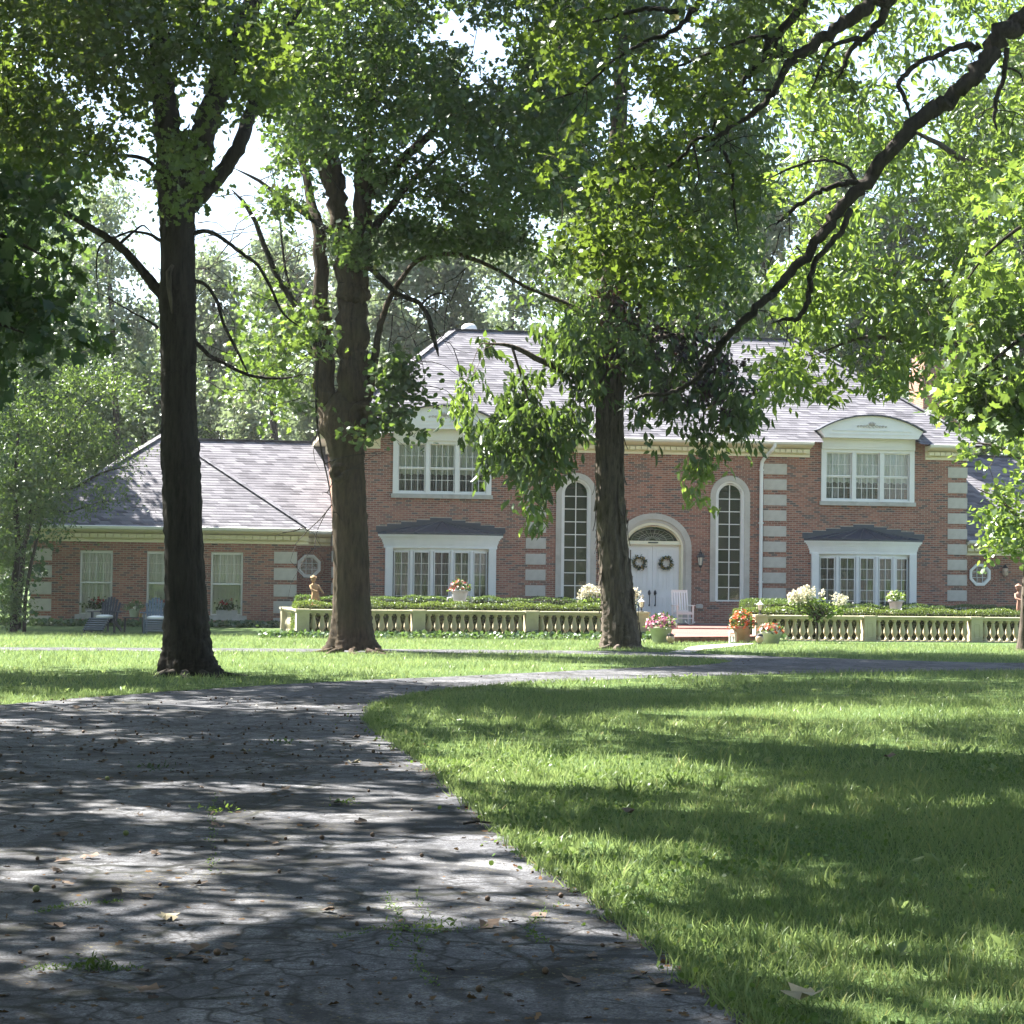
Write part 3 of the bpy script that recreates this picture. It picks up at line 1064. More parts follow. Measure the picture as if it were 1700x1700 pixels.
# upper windows with the curved pediments above
for cx in DX:
    x0, x1 = cx - 1.65, cx + 1.65
    fr = MB()
    fr.box(x0, x0 + 0.17, -0.06, 0.1, 4.41, 6.19).box(x1 - 0.17, x1, -0.06, 0.1, 4.41, 6.19)
    for k in (1, 2):
        xm = x0 + 0.17 + (3.3 - 0.34) * k / 3
        fr.box(xm - 0.065, xm + 0.065, -0.03, 0.1, 4.41, 6.12)
    fr.box(x0 + 0.171, x1 - 0.171, -0.045, 0.1, 6.08, 6.19).box(x0 + 0.171, x1 - 0.171, -0.04, 0.1, 4.41, 4.47)
    win = fr.build('window', 'white', HOUSE, 'wide upper window under a curved white pediment')
    mu = MB()
    sf = MB()
    for k in range(3):
        a = x0 + 0.17 + (3.3 - 0.34) * k / 3 + (0.065 if k else 0.0) + 0.012
        b = x0 + 0.17 + (3.3 - 0.34) * (k + 1) / 3 - (0.065 if k < 2 else 0.0) - 0.012
        sash(win, mu, a + 0.03, b - 0.03, 5.30, 6.05, 0.055, 4, 2)
        sash(win, mu, a + 0.03, b - 0.03, 4.52, 5.23, 0.075, 4, 2)
        for (p, q, yy) in ((5.265, 6.08, 0.03), (4.47, 5.262, 0.055)):
            sf.box(a, a + 0.03, yy, yy + 0.05, p, q).box(b - 0.03, b, yy, yy + 0.05, p, q)
            sf.box(a + 0.0301, b - 0.0301, yy + 0.001, yy + 0.05, p, p + 0.045).box(a + 0.0301, b - 0.0301, yy + 0.001, yy + 0.05, q - 0.035, q)
        wavy(a, b, 5.03, 6.1, 0.2, 9, 0.012, 0.05, 60).build('curtain', 'curtain', win)
        wavy(a, b, 4.4, 5.2, 0.5, 9, 0.03).build('curtain', 'drape', win)
    mu.build('muntin_grid', 'white', win)
    sf.build('sash_frame', 'white', win)
    sl_ = MB()
    sl_.box(x0 - 0.05, cx - 0.004, -0.09, 0.06, 4.27, 4.408).box(cx + 0.004, x1 + 0.05, -0.09, 0.06, 4.27, 4.408)
    sl_.build('sill', 'sillstone', win)
    # frieze panel and pediment
    for s in (-1, 1):
        xa, xb = sorted((cx + s * 1.66, cx + s * 2.15))
        MB().box(xa, xb, 0.003, 0.09, 6.203, 6.5).build('wall', 'brick', HOUSE, 'short strip of brick between cornice and pediment')
    pd = MB()
    pd.box(x0 + 0.001, x1 - 0.001, -0.12, 1.0, 6.192, 6.58)
    pd.box(x0 + 0.12, x1 - 0.12, -0.14, -0.11, 6.27, 6.30).box(x0 + 0.12, x1 - 0.12, -0.14, -0.11, 6.46, 6.49)
    arc = [(cx + 1.82 * math.cos(t), 6.81 + 0.52 * (math.sin(t) ** 0.9 if math.sin(t) > 0 else 0)) for t in np.linspace(0, math.pi, 25)]
    hw_, sag = 1.82, 0.50
    Rr = (hw_ ** 2 + sag ** 2) / (2 * sag)
    am = math.asin(hw_ / Rr)
    arc = [(cx + Rr * math.sin(t), 6.82 + sag - Rr + Rr * math.cos(t)) for t in np.linspace(am, -am, 25)]
    poly = [(x0 - 0.0, 6.56), (x1 + 0.0, 6.56), (x1 + 0.05, 6.66)] + arc + [(x0 - 0.05, 6.66)]
    n = len(poly)
    vs = [(x, -0.46, z) for x, z in poly] + [(x, 1.3, z) for x, z in poly]
    pd.add(vs, [tuple(range(n)), tuple(reversed(range(n, 2 * n)))] + [(i, i + n, (i + 1) % n + n, (i + 1) % n) for i in range(n)])
    pd.box(x0 + 0.25, x1 - 0.25, -0.485, -0.45, 6.80, 6.825).box(x0 + 0.10, x1 - 0.10, -0.48, -0.45, 6.68, 6.70)
    ped = pd.build('pediment', 'white', HOUSE)
    o1 = [(cx + (Rr + 0.05) * math.sin(t), 6.82 + sag - Rr + (Rr + 0.05) * math.cos(t)) for t in np.linspace(am * 1.04, -am * 1.04, 25)]
    o0 = [(cx + (Rr + 0.006) * math.sin(t), 6.82 + sag - Rr + (Rr + 0.006) * math.cos(t)) for t in np.linspace(am * 1.04, -am * 1.04, 25)]
    cv = MB()
    for y_ in (-0.56, 1.35):
        pass
    n = 25
    vs = [(x, -0.56, z) for x, z in o1] + [(x, -0.56, z) for x, z in o0] + [(x, 1.35, z) for x, z in o1] + [(x, 1.35, z) for x, z in o0]
    fs = []
    for i in range(n - 1):
        fs += [(i, i + 1, n + i + 1, n + i), (i, 2 * n + i, 2 * n + i + 1, i + 1), (n + i, n + i + 1, 3 * n + i + 1, 3 * n + i)]
    cv.add(vs, fs)
    cv.build('pediment_roof', 'metalroof', ped)
    orn = MB()
    for s in (-1, 1):
        for k in range(5):
            c0 = cx + s * (0.07 + 0.105 * k)
            rr = 0.052 - 0.006 * k
            orn.tube([(c0 + rr * math.cos(a), -0.475, 6.955 + rr * 0.8 * math.sin(a) + 0.01 * (k % 2)) for a in np.linspace(0, 5.0, 9)], [0.013] * 9, 5)
    for k in range(-2, 3):
        orn.tube([(cx + 0.035 * k, -0.475, 6.99), (cx + 0.055 * k, -0.48, 7.07), (cx + 0.05 * k, -0.475, 7.13 - 0.02 * abs(k))], [0.016, 0.02, 0.006], 5)
    orn.build('scroll_ornament', 'stone', ped, smooth=True)


# bow windows
def arcpts(c, s, n=5, e=0.0):
    R_ = (c * c + s * s) / (2 * s)
    am_ = math.asin(c / R_)
    return [((R_ + e) * math.sin(t), R_ - s - (R_ + e) * math.cos(t)) for t in np.linspace(-am_, am_, n + 1)]


for cx in BX:
    c_, s_ = 1.62, 0.42
    A5 = arcpts(c_, s_)
    b = MB()
    # end pilasters, base panel and head
    for s in (-1, 1):
        xa, xb = sorted((cx + s * 1.60, cx + s * 1.85))
        b.box(xa, xb, -0.14, 0.05, 0.05, 2.62)
    pl = [(cx + x, y) for x, y in A5] + [(cx + c_, 0.02), (cx - c_, 0.02)]
    n = len(pl)
    for za, zb in ((0.05, 0.62), (2.50, 2.63)):
        b.add([(x, y, za) for x, y in pl] + [(x, y, zb) for x, y in pl], [tuple(range(n)), tuple(reversed(range(n, 2 * n)))] + [(i, (i + 1) % n, (i + 1) % n + n, i + n) for i in range(n)])
    for i, (x, y) in enumerate(A5):
        if 0 < i < 5:
            b.lathe([(0.062, 0.6), (0.062, 2.52)], 8, (cx + x, y, 0))
    bay = b.build('bay_window', 'white', HOUSE)
    mu = MB()
    for i in range(5):
        p, q = Vector((cx + A5[i][0], A5[i][1], 0)), Vector((cx + A5[i + 1][0], A5[i + 1][1], 0))
        d = (q - p).normalized()
        ang = math.atan2(d.y, d.x)
        nrm_ = Vector((d.y, -d.x, 0))
        L = (q - p).length
        a, e = 0.075, L - 0.075
        for t0, t1, z0, z1 in ((a, a + 0.035, 0.62, 2.5), (e - 0.035, e, 0.62, 2.5), (a + 0.0351, e - 0.0351, 0.62, 0.66), (a + 0.0351, e - 0.0351, 2.455, 2.5)):
            mu.bar(p + d * ((t0 + t1) / 2) + Vector((0, 0, z0)), p + d * ((t0 + t1) / 2) + Vector((0, 0, z1)), 0.05, t1 - t0, up=d) if z1 - z0 > 0.5 else mu.bar(p + d * t0 + Vector((0, 0, (z0 + z1) / 2)), p + d * t1 + Vector((0, 0, (z0 + z1) / 2)), 0.048, z1 - z0)
        a2, e2 = a + 0.035, e - 0.035
        m_ = (a2 + e2) / 2
        mu.bar(p + d * m_ + Vector((0, 0, 0.66)), p + d * m_ + Vector((0, 0, 2.455)), 0.034, 0.017, up=d)
        for r in range(1, 5):
            z = 0.66 + r * 0.359
            mu.bar(p + d * a2 + Vector((0, 0, z)), p + d * e2 + Vector((0, 0, z)), 0.03, 0.017)
        for k in range(2):
            for r in range(5):
                cpos = p + d * (a2 + (k + 0.5) * (e2 - a2) / 2) - nrm_ * 0.004
                pane(bay, cpos.x, cpos.y, 0.66 + (r + 0.5) * 0.359, (e2 - a2) / 2, 0.359, ang)
    mu.build('muntin_grid', 'white', bay)
    wavy(cx - 1.6, cx + 1.6, 0.3, 2.6, 0.35, 26, 0.04).build('curtain', 'drape', bay)
    co = MB()
    for z0, z1, e in ((2.60, 2.735, 0.10), (2.73, 2.80, 0.125), (2.795, 2.88, 0.15), (2.875, 2.94, 0.19), (2.935, 2.99, 0.235), (2.985, 3.05, 0.29)):
        P5 = arcpts(1.80 + e, 0.40 + e * 0.6, 10)
        pl = [(cx + x, y) for x, y in P5] + [(cx + 1.80 + e, 0.015), (cx - 1.80 - e, 0.015)]
        n = len(pl)
        co.add([(x, y, z0) for x, y in pl] + [(x, y, z1) for x, y in pl], [tuple(range(n)), tuple(reversed(range(n, 2 * n)))] + [(i, (i + 1) % n, (i + 1) % n + n, i + n) for i in range(n)])
    co.build('bay_cornice', 'white', bay)
    P5 = arcpts(1.80 + 0.31, 0.40 + 0.2, 14)
    rf = MB()
    ap = (cx, 0.0, 3.50)
    vs = [ap] + [(cx + x, y, 3.115) for x, y in P5] + [(cx + x, y, 3.052) for x, y in P5]
    n = len(P5)
    rf.add(vs, [(0, i + 1, i + 2) for i in range(n - 1)] + [(i + 1, i + 1 + n, i + 2 + n, i + 2) for i in range(n - 1)] + [tuple([0] + [n, 2 * n]), (0, n + 1, 1)])
    for i in range(0, n, 2):
        x, y = P5[i]
        rf.bar((cx + x * 0.06, y * 0.06, 3.495), (cx + x, y, 3.125), 0.03, 0.035)
    rf.build('bay_roof', 'metalroof', bay)
    hs = [0, 0.37, 0.82, 1.33, 1.80, 2.16]
    stf, edg = MB(), MB()
    for k in range(5):
        zt = 3.62 - 0.075 * k
        for s in (-1, 1):
            xa, xb = sorted((cx + s * hs[k], cx + s * hs[k + 1]))
            stf.box(xa, xb, -0.012, 0.01, 3.06 if k < 4 else 3.12, zt)
            edg.box(xa, xb, -0.02, 0.01, zt + 0.0005, zt + 0.014)
    stf.build('stepped_flashing', 'metalroof', bay)
    edg.build('flashing_edge', 'stone', bay)


# arched frames
def arch_ring(mb, cx, zb, zs, ao, bo, ai, bi, y0, y1, n=28):
    th = np.linspace(math.pi, 0, n)
    out = [(cx - ao, zb)] + [(cx + ao * math.cos(t), zs + bo * math.sin(t)) for t in th] + [(cx + ao, zb)]
    inn = [(cx - ai, zb)] + [(cx + ai * math.cos(t), zs + bi * math.sin(t)) for t in th] + [(cx + ai, zb)]
    m = len(out)
    vs = [(x, y0, z) for x, z in out] + [(x, y0, z) for x, z in inn] + [(x, y1, z) for x, z in out] + [(x, y1, z) for x, z in inn]
    fs = []
    for i in range(m - 1):
        fs += [(i, i + 1, m + i + 1, m + i), (2 * m + i, 3 * m + i, 3 * m + i + 1, 2 * m + i + 1), (i, 2 * m + i, 2 * m + i + 1, i + 1), (m + i, m + i + 1, 3 * m + i + 1, 3 * m + i)]
    fs += [(0, m, 3 * m, 2 * m), (m - 1, 3 * m - 1, 4 * m - 1, 2 * m - 1)]
    return mb.add(vs, fs)


for cx in AX:
    st = MB()
    arch_ring(st, cx, 0.93, 4.515, 0.685, 0.685, 0.50, 0.50, -0.05, 0.12)
    # joints of the surround
    win = st.build('arched_window', 'stone', HOUSE)
    jn = MB()
    for z in (2.0, 3.3, 4.3):
        for s in (-1, 1):
            xa, xb = sorted((cx + s * 0.51, cx + s * 0.68))
            jn.box(xa, xb, -0.052, -0.04, z, z + 0.01)
    jn.build('stone_joint', 'sillstone', win)
    fm = MB()
    arch_ring(fm, cx, 0.95, 4.515, 0.503, 0.503, 0.44, 0.44, -0.012, 0.13)
    arch_ring(fm, cx, 0.97, 4.515, 0.445, 0.445, 0.385, 0.385, 0.045, 0.15)
    fm.box(cx - 0.44, cx + 0.44, 0.0, 0.14, 0.93, 0.99)
    fm.build('frame', 'white', win)
    mu = MB()
    mu.box(cx - 0.014, cx + 0.014, 0.068, 0.1, 0.99, 4.9)
    h = (4.42 - 0.99) / 8
    for r in range(1, 9):
        z = 0.99 + r * h
        mu.box(cx - 0.386, cx + 0.386, 0.0665, 0.102, z - 0.014, z + 0.014)
    mu.build('muntin_grid', 'white', win)
    for k in (-1, 1):
        for r in range(8):
            pane(win, cx + k * 0.193, 0.09, 0.99 + (r + 0.5) * h, 0.385, h)
        g = MB()
        arc_ = [(cx + k * 0.39 * math.sin(t), 0.09, 4.515 + 0.39 * math.cos(t)) for t in np.linspace(0, math.pi / 2, 9)]
        vs = [(cx, 0.09, 4.42)] + arc_ + [(cx + k * 0.39, 0.09, 4.42)]
        g.add(vs, [tuple(range(len(vs)))])
        g.build('pane', 'glass', win)
    MB().box(cx - 0.75, cx + 0.75, 1.6, 1.63, 0.3, 5.2).build('unlit_room_panel', 'dark', win)  # dark panel standing in for the unlit depth of the room

# wing windows
for wi, cx in enumerate(WWX):
    fr = MB()
    x0, x1, y = cx - 0.505, cx + 0.505, -1.74
    fr.box(x0, x0 + 0.055, y, y + 0.11, 0.34, 2.355).box(x1 - 0.055, x1, y, y + 0.11, 0.34, 2.355)
    fr.box(x0 + 0.0551, x1 - 0.0551, y + 0.001, y + 0.11, 2.28, 2.355).box(x0 + 0.0551, x1 - 0.0551, y + 0.001, y + 0.11, 0.34, 0.39).box(x0 + 0.0551, x1 - 0.0551, y + 0.02, y + 0.1, 1.32, 1.37)
    win = fr.build('window', 'white', HOUSE, 'tall sash window of the low brick wing')
    mu = MB()
    sash(win, mu, x0 + 0.06, x1 - 0.06, 1.37, 2.28, y + 0.05, 4, 3, 0.016)
    if wi == 0:
        sash(win, mu, x0 + 0.06, x1 - 0.06, 0.39, 1.32, y + 0.07, 4, 3, 0.013)
    else:
        pane(win, cx, y + 0.07, 0.855, x1 - x0 - 0.12, 0.93)
    mu.build('muntin_grid', 'white', win)
    MB().box(x0 - 0.14, x1 + 0.14, -1.89, -1.74, 0.18, 0.335).build('sill', 'sillstone', win)
    wavy(x0, x1, 0.4, 2.36, y + 0.22, 12, 0.006).build('curtain', 'curtain', win)

# octagon windows
for cx in OX:
    y = 0.35
    oc = [(math.cos(RAD(22.5 + 45 * k)), math.sin(RAD(22.5 + 45 * k))) for k in range(8)]
    b = MB()
    zc = 1.96
    for ro, ri, ya, yb in ((0.41, 0.335, y - 0.06, y + 0.03), (0.336, 0.30, y - 0.03, y + 0.06)):
        vs = [(cx + ro * c, ya, zc + ro * s) for c, s in oc] + [(cx + ri * c, ya, zc + ri * s) for c, s in oc] + [(cx + ro * c, yb, zc + ro * s) for c, s in oc] + [(cx + ri * c, yb, zc + ri * s) for c, s in oc]
        fs = []
        for i in range(8):
            j = (i + 1) % 8
            fs += [(i, j, 8 + j, 8 + i), (i, 16 + i, 16 + j, j), (8 + i, 8 + j, 24 + j, 24 + i), (16 + i, 24 + i, 24 + j, 16 + j)]
        b.add(vs, fs)
    win = b.build('octagon_window', 'white', HOUSE)
    mu = MB()
    for k in (-1, 1):
        mu.box(cx + k * 0.1 - 0.007, cx + k * 0.1 + 0.007, y - 0.02, y + 0.01, zc - 0.29, zc + 0.29)
        mu.box(cx - 0.29, cx + 0.29, y - 0.022, y + 0.012, zc + k * 0.1 - 0.007, zc + k * 0.1 + 0.007)
    mu.build('muntin_grid', 'white', win)
    g = MB()
    g.add([(cx + 0.305 * c, y + 0.015, zc + 0.305 * s) for c, s in oc], [tuple(range(8))])
    g.build('pane', 'glass', win)
    # soldier bricks round the opening
    sb = None
    for k in range(32):
        a = 2 * math.pi * k / 32
        o = MB().box(-0.033, 0.033, -0.012, 0.02, -0.06, 0.06).build('brick', 'brick', win) if sb is None else share('brick', sb.data, win)
        sb = sb or o
        rr = 0.49
        o.location = (cx + rr * math.cos(a), y, zc + rr * math.sin(a))
        o.rotation_euler = (0, -a + math.pi / 2, 0)

# front door
st = MB()
arch_ring(st, CX, 0.18, 2.72, 1.31, 1.17, 1.10, 0.97, -0.07, 0.12, 36)
arch_ring(st, CX, 0.18, 2.72, 1.10, 0.97, 1.035, 0.86, -0.03, 0.12, 36)
ds = st.build('door_surround', 'stone', HOUSE)
jn = MB()
for k in range(1, 12):
    t = math.pi * k / 12
    ca, sa = math.cos(t), math.sin(t)
    jn.bar((CX + 1.11 * ca, -0.071, 2.72 + 0.98 * sa), (CX + 1.30 * ca, -0.071, 2.72 + 1.16 * sa), 0.012, 0.012)
for z in (0.95, 1.85, 2.72):
    for s in (-1, 1):
        jn.bar((CX + s * 1.11, -0.071, z), (CX + s * 1.30, -0.071, z), 0.012, 0.012)
jn.build('stone_joint', 'sillstone', ds)
cf = MB()
arch_ring(cf, CX, 0.18, 2.72, 1.036, 0.862, 0.965, 0.77, -0.016, 0.2, 36)
arch_ring(cf, CX, 0.18, 2.72, 0.966, 0.772, 0.92, 0.72, 0.06, 0.2, 36)
cf.box(CX - 0.925, CX + 0.925, 0.03, 0.19, 2.86, 2.96)
cf.box(CX - 0.95, CX + 0.95, -0.02, 0.15, 2.835, 2.862)
fr = cf.build('door_frame', 'cream', HOUSE)
MB().box(CX - 0.17, CX + 0.17, 0.005, 0.031, 2.885, 2.925).build('name_plate', 'iron', fr)
fg = MB()
pts = [(CX + 0.925 * math.cos(t), 0.13, 2.72 + 0.725 * math.sin(t)) for t in np.linspace(0.33, math.pi - 0.33, 25)]
fg.add(pts, [tuple(range(25))])
fan = fg.build('fanlight', 'glass', HOUSE)
lead = MB()
for k in range(1, 13):
    t = math.pi * k / 13
    lead.bar((CX + 0.12 * math.cos(t), 0.118, 2.965 + 0.08 * math.sin(t)), (CX + 0.70 * math.cos(t), 0.118, 2.965 + 0.37 * math.sin(t)), 0.008, 0.008)
for ra, rb in ((0.25, 0.14), (0.48, 0.26), (0.72, 0.39)):
    lead.tube([(CX + ra * math.cos(t), 0.118, 2.965 + rb * math.sin(t)) for t in np.linspace(0.02, math.pi - 0.02, 24)], 0.005, 4)
lead.build('leading', 'sillstone', fan)
MB().box(CX - 1, CX + 1, 0.9, 0.93, 2.6, 3.6).build('unlit_room_panel', 'dark', fan)  # dark panel in place of the unlit hall behind the fanlight
for s in (-1, 1):
    x0, x1 = sorted((CX + s * 0.004, CX + s * 0.915))
    dr = MB().box(x0, x1, 0.1, 0.15, 0.2, 2.84).build('door', 'door', HOUSE)
    wd = x1 - x0
    for i in (0, 1):
        a = x0 + 0.13 + i * (wd - 0.13) / 2 - 0.02 * i
        b_ = a + (wd - 0.13) / 2 - 0.12
        for z0, z1 in ((2.42, 2.68), (1.33, 2.30), (0.42, 1.08)):
            p = MB()
            f_ = 0.035
            p.box(a, b_, 0.082, 0.101, z0, z0 + f_).box(a, b_, 0.082, 0.101, z1 - f_, z1).box(a, a + f_, 0.083, 0.101, z0 + f_, z1 - f_).box(b_ - f_, b_, 0.083, 0.101, z0 + f_, z1 - f_)
            p.box(a + 0.075, b_ - 0.075, 0.088, 0.101, z0 + 0.075, z1 - 0.075)
            p.build('door_panel', 'door', dr)
    hx = CX + s * 0.10
    h_ = MB()
    h_.tube([(hx, 0.09, 1.30), (hx, 0.085, 1.25), (hx, 0.085, 1.18), (hx, 0.09, 1.12)], [0.012, 0.045, 0.05, 0.02], 8)
    h_.tube([(hx, 0.08, 1.14), (hx, 0.02, 1.1), (hx, 0.015, 0.95), (hx, 0.03, 0.82), (hx, 0.08, 0.78)], [0.014, 0.016, 0.016, 0.016, 0.03], 7)
    h_.build('handle', 'iron', dr, smooth=True)

# downspout
b = MB()
b.tube([(3.98, -0.56, 6.36), (3.97, -0.54, 6.2), (3.9, -0.48, 6.08), (3.74, -0.2, 5.86), (3.66, -0.09, 5.7), (3.64, -0.08, 5.5), (3.64, -0.08, 0.35), (3.64, -0.2, 0.15)], 0.062, 8)
for z in (5.4, 3.6, 1.6):
    b.box(3.565, 3.715, -0.15, 0.0, z, z + 0.04)
b.build('downspout', 'white', HOUSE, smooth=False)
MB().lathe([(0.10, 0), (0.12, 0.02), (0.12, 0.12), (0.10, 0.14)], 12, (1.53, -0.06, 0.70)).build('hose_box', 'stone', HOUSE)

# chimney with corbelled top
c = MB()
c.box(10.935, 12.35, 4.6, 6.2, 0, 9.2).box(10.90, 12.39, 4.56, 6.24, 9.2, 9.42).box(11.0, 12.25, 4.68, 6.1, 9.42, 10.3)
ch = c.build('chimney', 'brick', HOUSE)
MB().box(10.93, 12.32, 4.6, 6.17, 10.3, 10.42).build('chimney_cap', 'stone', ch)
# porch slab, steps and brick path
A13 = RAD(13)
pb = MB()
pb.box(-1.6, 2.35, -2.0, -0.005, 0.005, 0.195)
pb.box(-1.35, 2.2, -6.6, -2.003, 0.005, 0.185)
porch = pb.build('porch', 'paver', HOUSE)
# ------------------------------------------------------------------ brick step between the balustrades
c0, c1 = gnd(1098, 1067), gnd(1252, 1065.5)
q0, q1 = hw(-1.3, -6.55), hw(2.15, -6.55)
sp = MB()
pl = [c0, c1, q1, q0]
sp.add([(p[0], p[1], 0.004) for p in pl] + [(p[0], p[1], 0.15) for p in pl], [(0, 1, 2, 3), (7, 6, 5, 4)] + [(i, (i + 1) % 4, (i + 1) % 4 + 4, i + 4) for i in range(4)])
o = sp.build('brick_path', 'paver')
o['kind'] = 'structure'

# ------------------------------------------------------------------ balustrades
BH = [(0.36, 0), (0.36, 0.035), (0.30, 0.045), (0.22, 0.09), (0.20, 0.115), (0.33, 0.15), (0.455, 0.20), (0.465, 0.235), (0.42, 0.29), (0.33, 0.36), (0.25, 0.43), (0.205, 0.49), (0.21, 0.51), (0.31, 0.52), (0.32, 0.535), (0.36, 0.54), (0.36, 0.57)]
PIT = 0.224
b = MB().lathe([(r * PIT * 0.86, z) for r, z in BH], 12)
BAL = None
PAN = None


def rail_run(root, p0, p1, posts):
    """one straight run in local coordinates, posts = list of distances of pier centres"""
    global BAL
    p0, p1 = np.array(p0, float), np.array(p1, float)
    L = np.linalg.norm(p1 - p0)
    d = (p1 - p0) / L
    rz = math.atan2(d[1], d[0])
    for a, b_ in zip(posts[:-1], posts[1:]):
        n = int(round((b_ - a - 0.34) / PIT))
        pit = (b_ - a - 0.34) / (n + 0.15)
        for i in range(n):
            s = a + 0.17 + pit * (i + 0.575)
            q = p0 + d * s
            if BAL is None:
                BAL = b.build('baluster', 'caststone', root, smooth=True)
                BAL.location = (q[0], q[1], 0.07)
            else:
                share('baluster', BAL.data, root, (q[0], q[1], 0.07))
        # plinth and rail of this bay
        for nm, prof in (('plinth', [(-0.15, -0.1), (-0.15, 0.05), (-0.13, 0.07), (0.13, 0.07), (0.15, 0.05), (0.15, -0.1)]),
                         ('hand_rail', [(-0.12, 0.64), (-0.12, 0.672), (-0.15, 0.69), (-0.165, 0.70), (-0.165, 0.735), (-0.155, 0.745), (0.155, 0.745), (0.165, 0.735), (0.165, 0.70), (0.12, 0.672), (0.12, 0.64)])):
            o = MB().prism_x(prof, a + 0.168, b_ - 0.168).build(nm, 'caststone', root)
            o.location = (p0[0], p0[1], 0)
            o.rotation_euler = (0, 0, rz)
    return rz


def pier(root, x, y, rz=0.0):
    global PAN
    if PAN is None:
        pb = MB()
        pb.box(-0.17, 0.17, -0.17, 0.17, -0.1, 0.69).box(-0.19, 0.19, -0.19, 0.19, -0.1, 0.06).box(-0.20, 0.20, -0.20, 0.20, 0.69, 0.752)
        o = pb.build('pier', 'caststone', root)
        rg = MB()
        th = np.linspace(0, 2 * math.pi, 33)
        rg.tube([(0.075 * max(-1, min(1, 1.4 * math.cos(t))), -0.171, 0.36 + 0.19 * max(-1, min(1, 1.25 * math.sin(t)))) for t in th], 0.011, 5)
        p2 = rg.build('pier_moulding', 'caststone', o)
        PAN = (o, p2)
    else:
        o = share('pier', PAN[0].data, root)
        share('pier_moulding', PAN[1].data, o)
    o.location = (x, y, 0)
    o.rotation_euler = (0, 0, rz)


MODL = 3.12
p = at(502, 1012, 56.6)
bl = thing('balustrade', 'pale stone garden balustrade with a corner return standing behind the two thick tree trunks', 'balustrade', (p[0], p[1], 0.0), A13, 'stone balustrades along the terrace')
for k in range(4):
    pier(bl, MODL * k, 0)
rail_run(bl, (0, 0, 0), (MODL * 3, 0, 0), [MODL * k for k in range(4)])
rail_run(bl, (0, 0, 0), (0, 3.3, 0), [0, 3.3])
pier(bl, 0, 3.3)
BALL_P, BALL_A = np.array([p[0], p[1]]), A13
p = at(1262, 1018, 58.9)
BALR_P, BALR_A = np.array([p[0], p[1]]), RAD(9.5)
br = thing('balustrade', 'long pale stone garden balustrade behind the slim white flowering hydrangea tree', 'balustrade', (p[0], p[1], -0.04), RAD(9.5), 'stone balustrades along the terrace')
for k in range(4):
    pier(br, MODL * k, 0)
rail_run(br, (0, 0, 0), (MODL * 4, 0, 0), [MODL * k for k in range(5)])


def along(P, A, s, off=0.0):
    return np.array([P[0] + math.cos(A) * s - math.sin(A) * off, P[1] + math.sin(A) * s + math.cos(A) * off])


# dark mulch bed added behind the balustrades so the baluster gaps stay dark
M['mulch'] = simple('mulch', (0.035, 0.025, 0.018), 0.95, 0.3, 9, bstr=0.5)
for s0_, P0, A0, x0, x1 in ((0.1, BALL_P, BALL_A, -12.0, -1.8), (0.1, BALR_P, BALR_A, 2.6, 16.5)):
    L_ = 9.4 if x0 < 0 else 12.5
    sheet('added_mulch_bed', [along(P0, A0, 0, 0.12), along(P0, A0, L_, 0.12), hw(x1, -0.02)[:2], hw(x0, -0.02)[:2]], 0.0045, 'mulch')


# ------------------------------------------------------------------ hedges
def hedge(name, label, cat, p, q, wid, z0, z1, seed, dens=1500, mat='leaf_hedge', group=None):
    """clipped hedge from p to q"""
    p, q = np.array(p[:2], float), np.array(q[:2], float)
    L = np.linalg.norm(q - p)
    d = (q - p) / L
    n = np.array([-d[1], d[0]])
    root = thing(name, label, cat, (p[0], p[1], 0), math.atan2(d[1], d[0]), group)
    rng = np.random.default_rng(seed)
    h = z1 - z0
    MB().box(0.06, L - 0.06, -wid / 2 + 0.07, wid / 2 - 0.07, max(0.0, z0), z1 - 0.08).build('branch_mass', 'bark_dark', root)
    pos, nr = [], []
    for area, fn in ((L * wid, 'top'), (L * h, 'front'), (L * h * 0.6, 'back'), (wid * h, 'a'), (wid * h, 'b')):
        m = int(area * dens * 1.6)
        a, c = rng.random(m), rng.random(m)
        if fn == 'top':
            P = np.c_[a * L, (c - 0.5) * wid, np.full(m, z1)]
            N = np.tile([0, 0, 1.0], (m, 1))
        elif fn in ('front', 'back'):
            s = -1 if fn == 'front' else 1
            P = np.c_[a * L, np.full(m, s * wid / 2), z0 + c * h]
            N = np.tile([0, s * 1.0, 0.2], (m, 1))
        else:
            s = 0 if fn == 'a' else 1
            P = np.c_[np.full(m, s * L), (a - 0.5) * wid, z0 + c * h]
            N = np.tile([2.0 * s - 1, 0, 0.2], (m, 1))
        wob = 0.03 * np.sin(P[:, 0:1] * 3.1 + seed) + 0.025 * np.sin(P[:, 0:1] * 7.7 + P[:, 2:3] * 5)
        P = P + N * (wob + rng.normal(size=(m, 1)) * 0.018)
        pos.append(P)
        nr.append(N)
    pos, nr = np.concatenate(pos), np.concatenate(nr)
    m = len(pos)
    drv = norm(nr * 0.7 + rng.normal(size=(m, 3)) * 0.7 + np.array([0, 0, 0.4]))
    nrm = norm(nr + rng.normal(size=(m, 3)) * 0.8)
    me = leaf_mesh('foliage', 'diamond', pos, nrm, drv, 0.042 * (0.7 + 0.6 * rng.random(m)), np.clip(0.5 + 0.2 * np.sin(pos[:, 0] * 2.1) + rng.normal(size=m) * 0.25, 0, 0.95))
    stuff_obj('foliage', me, mat, root)
    return root


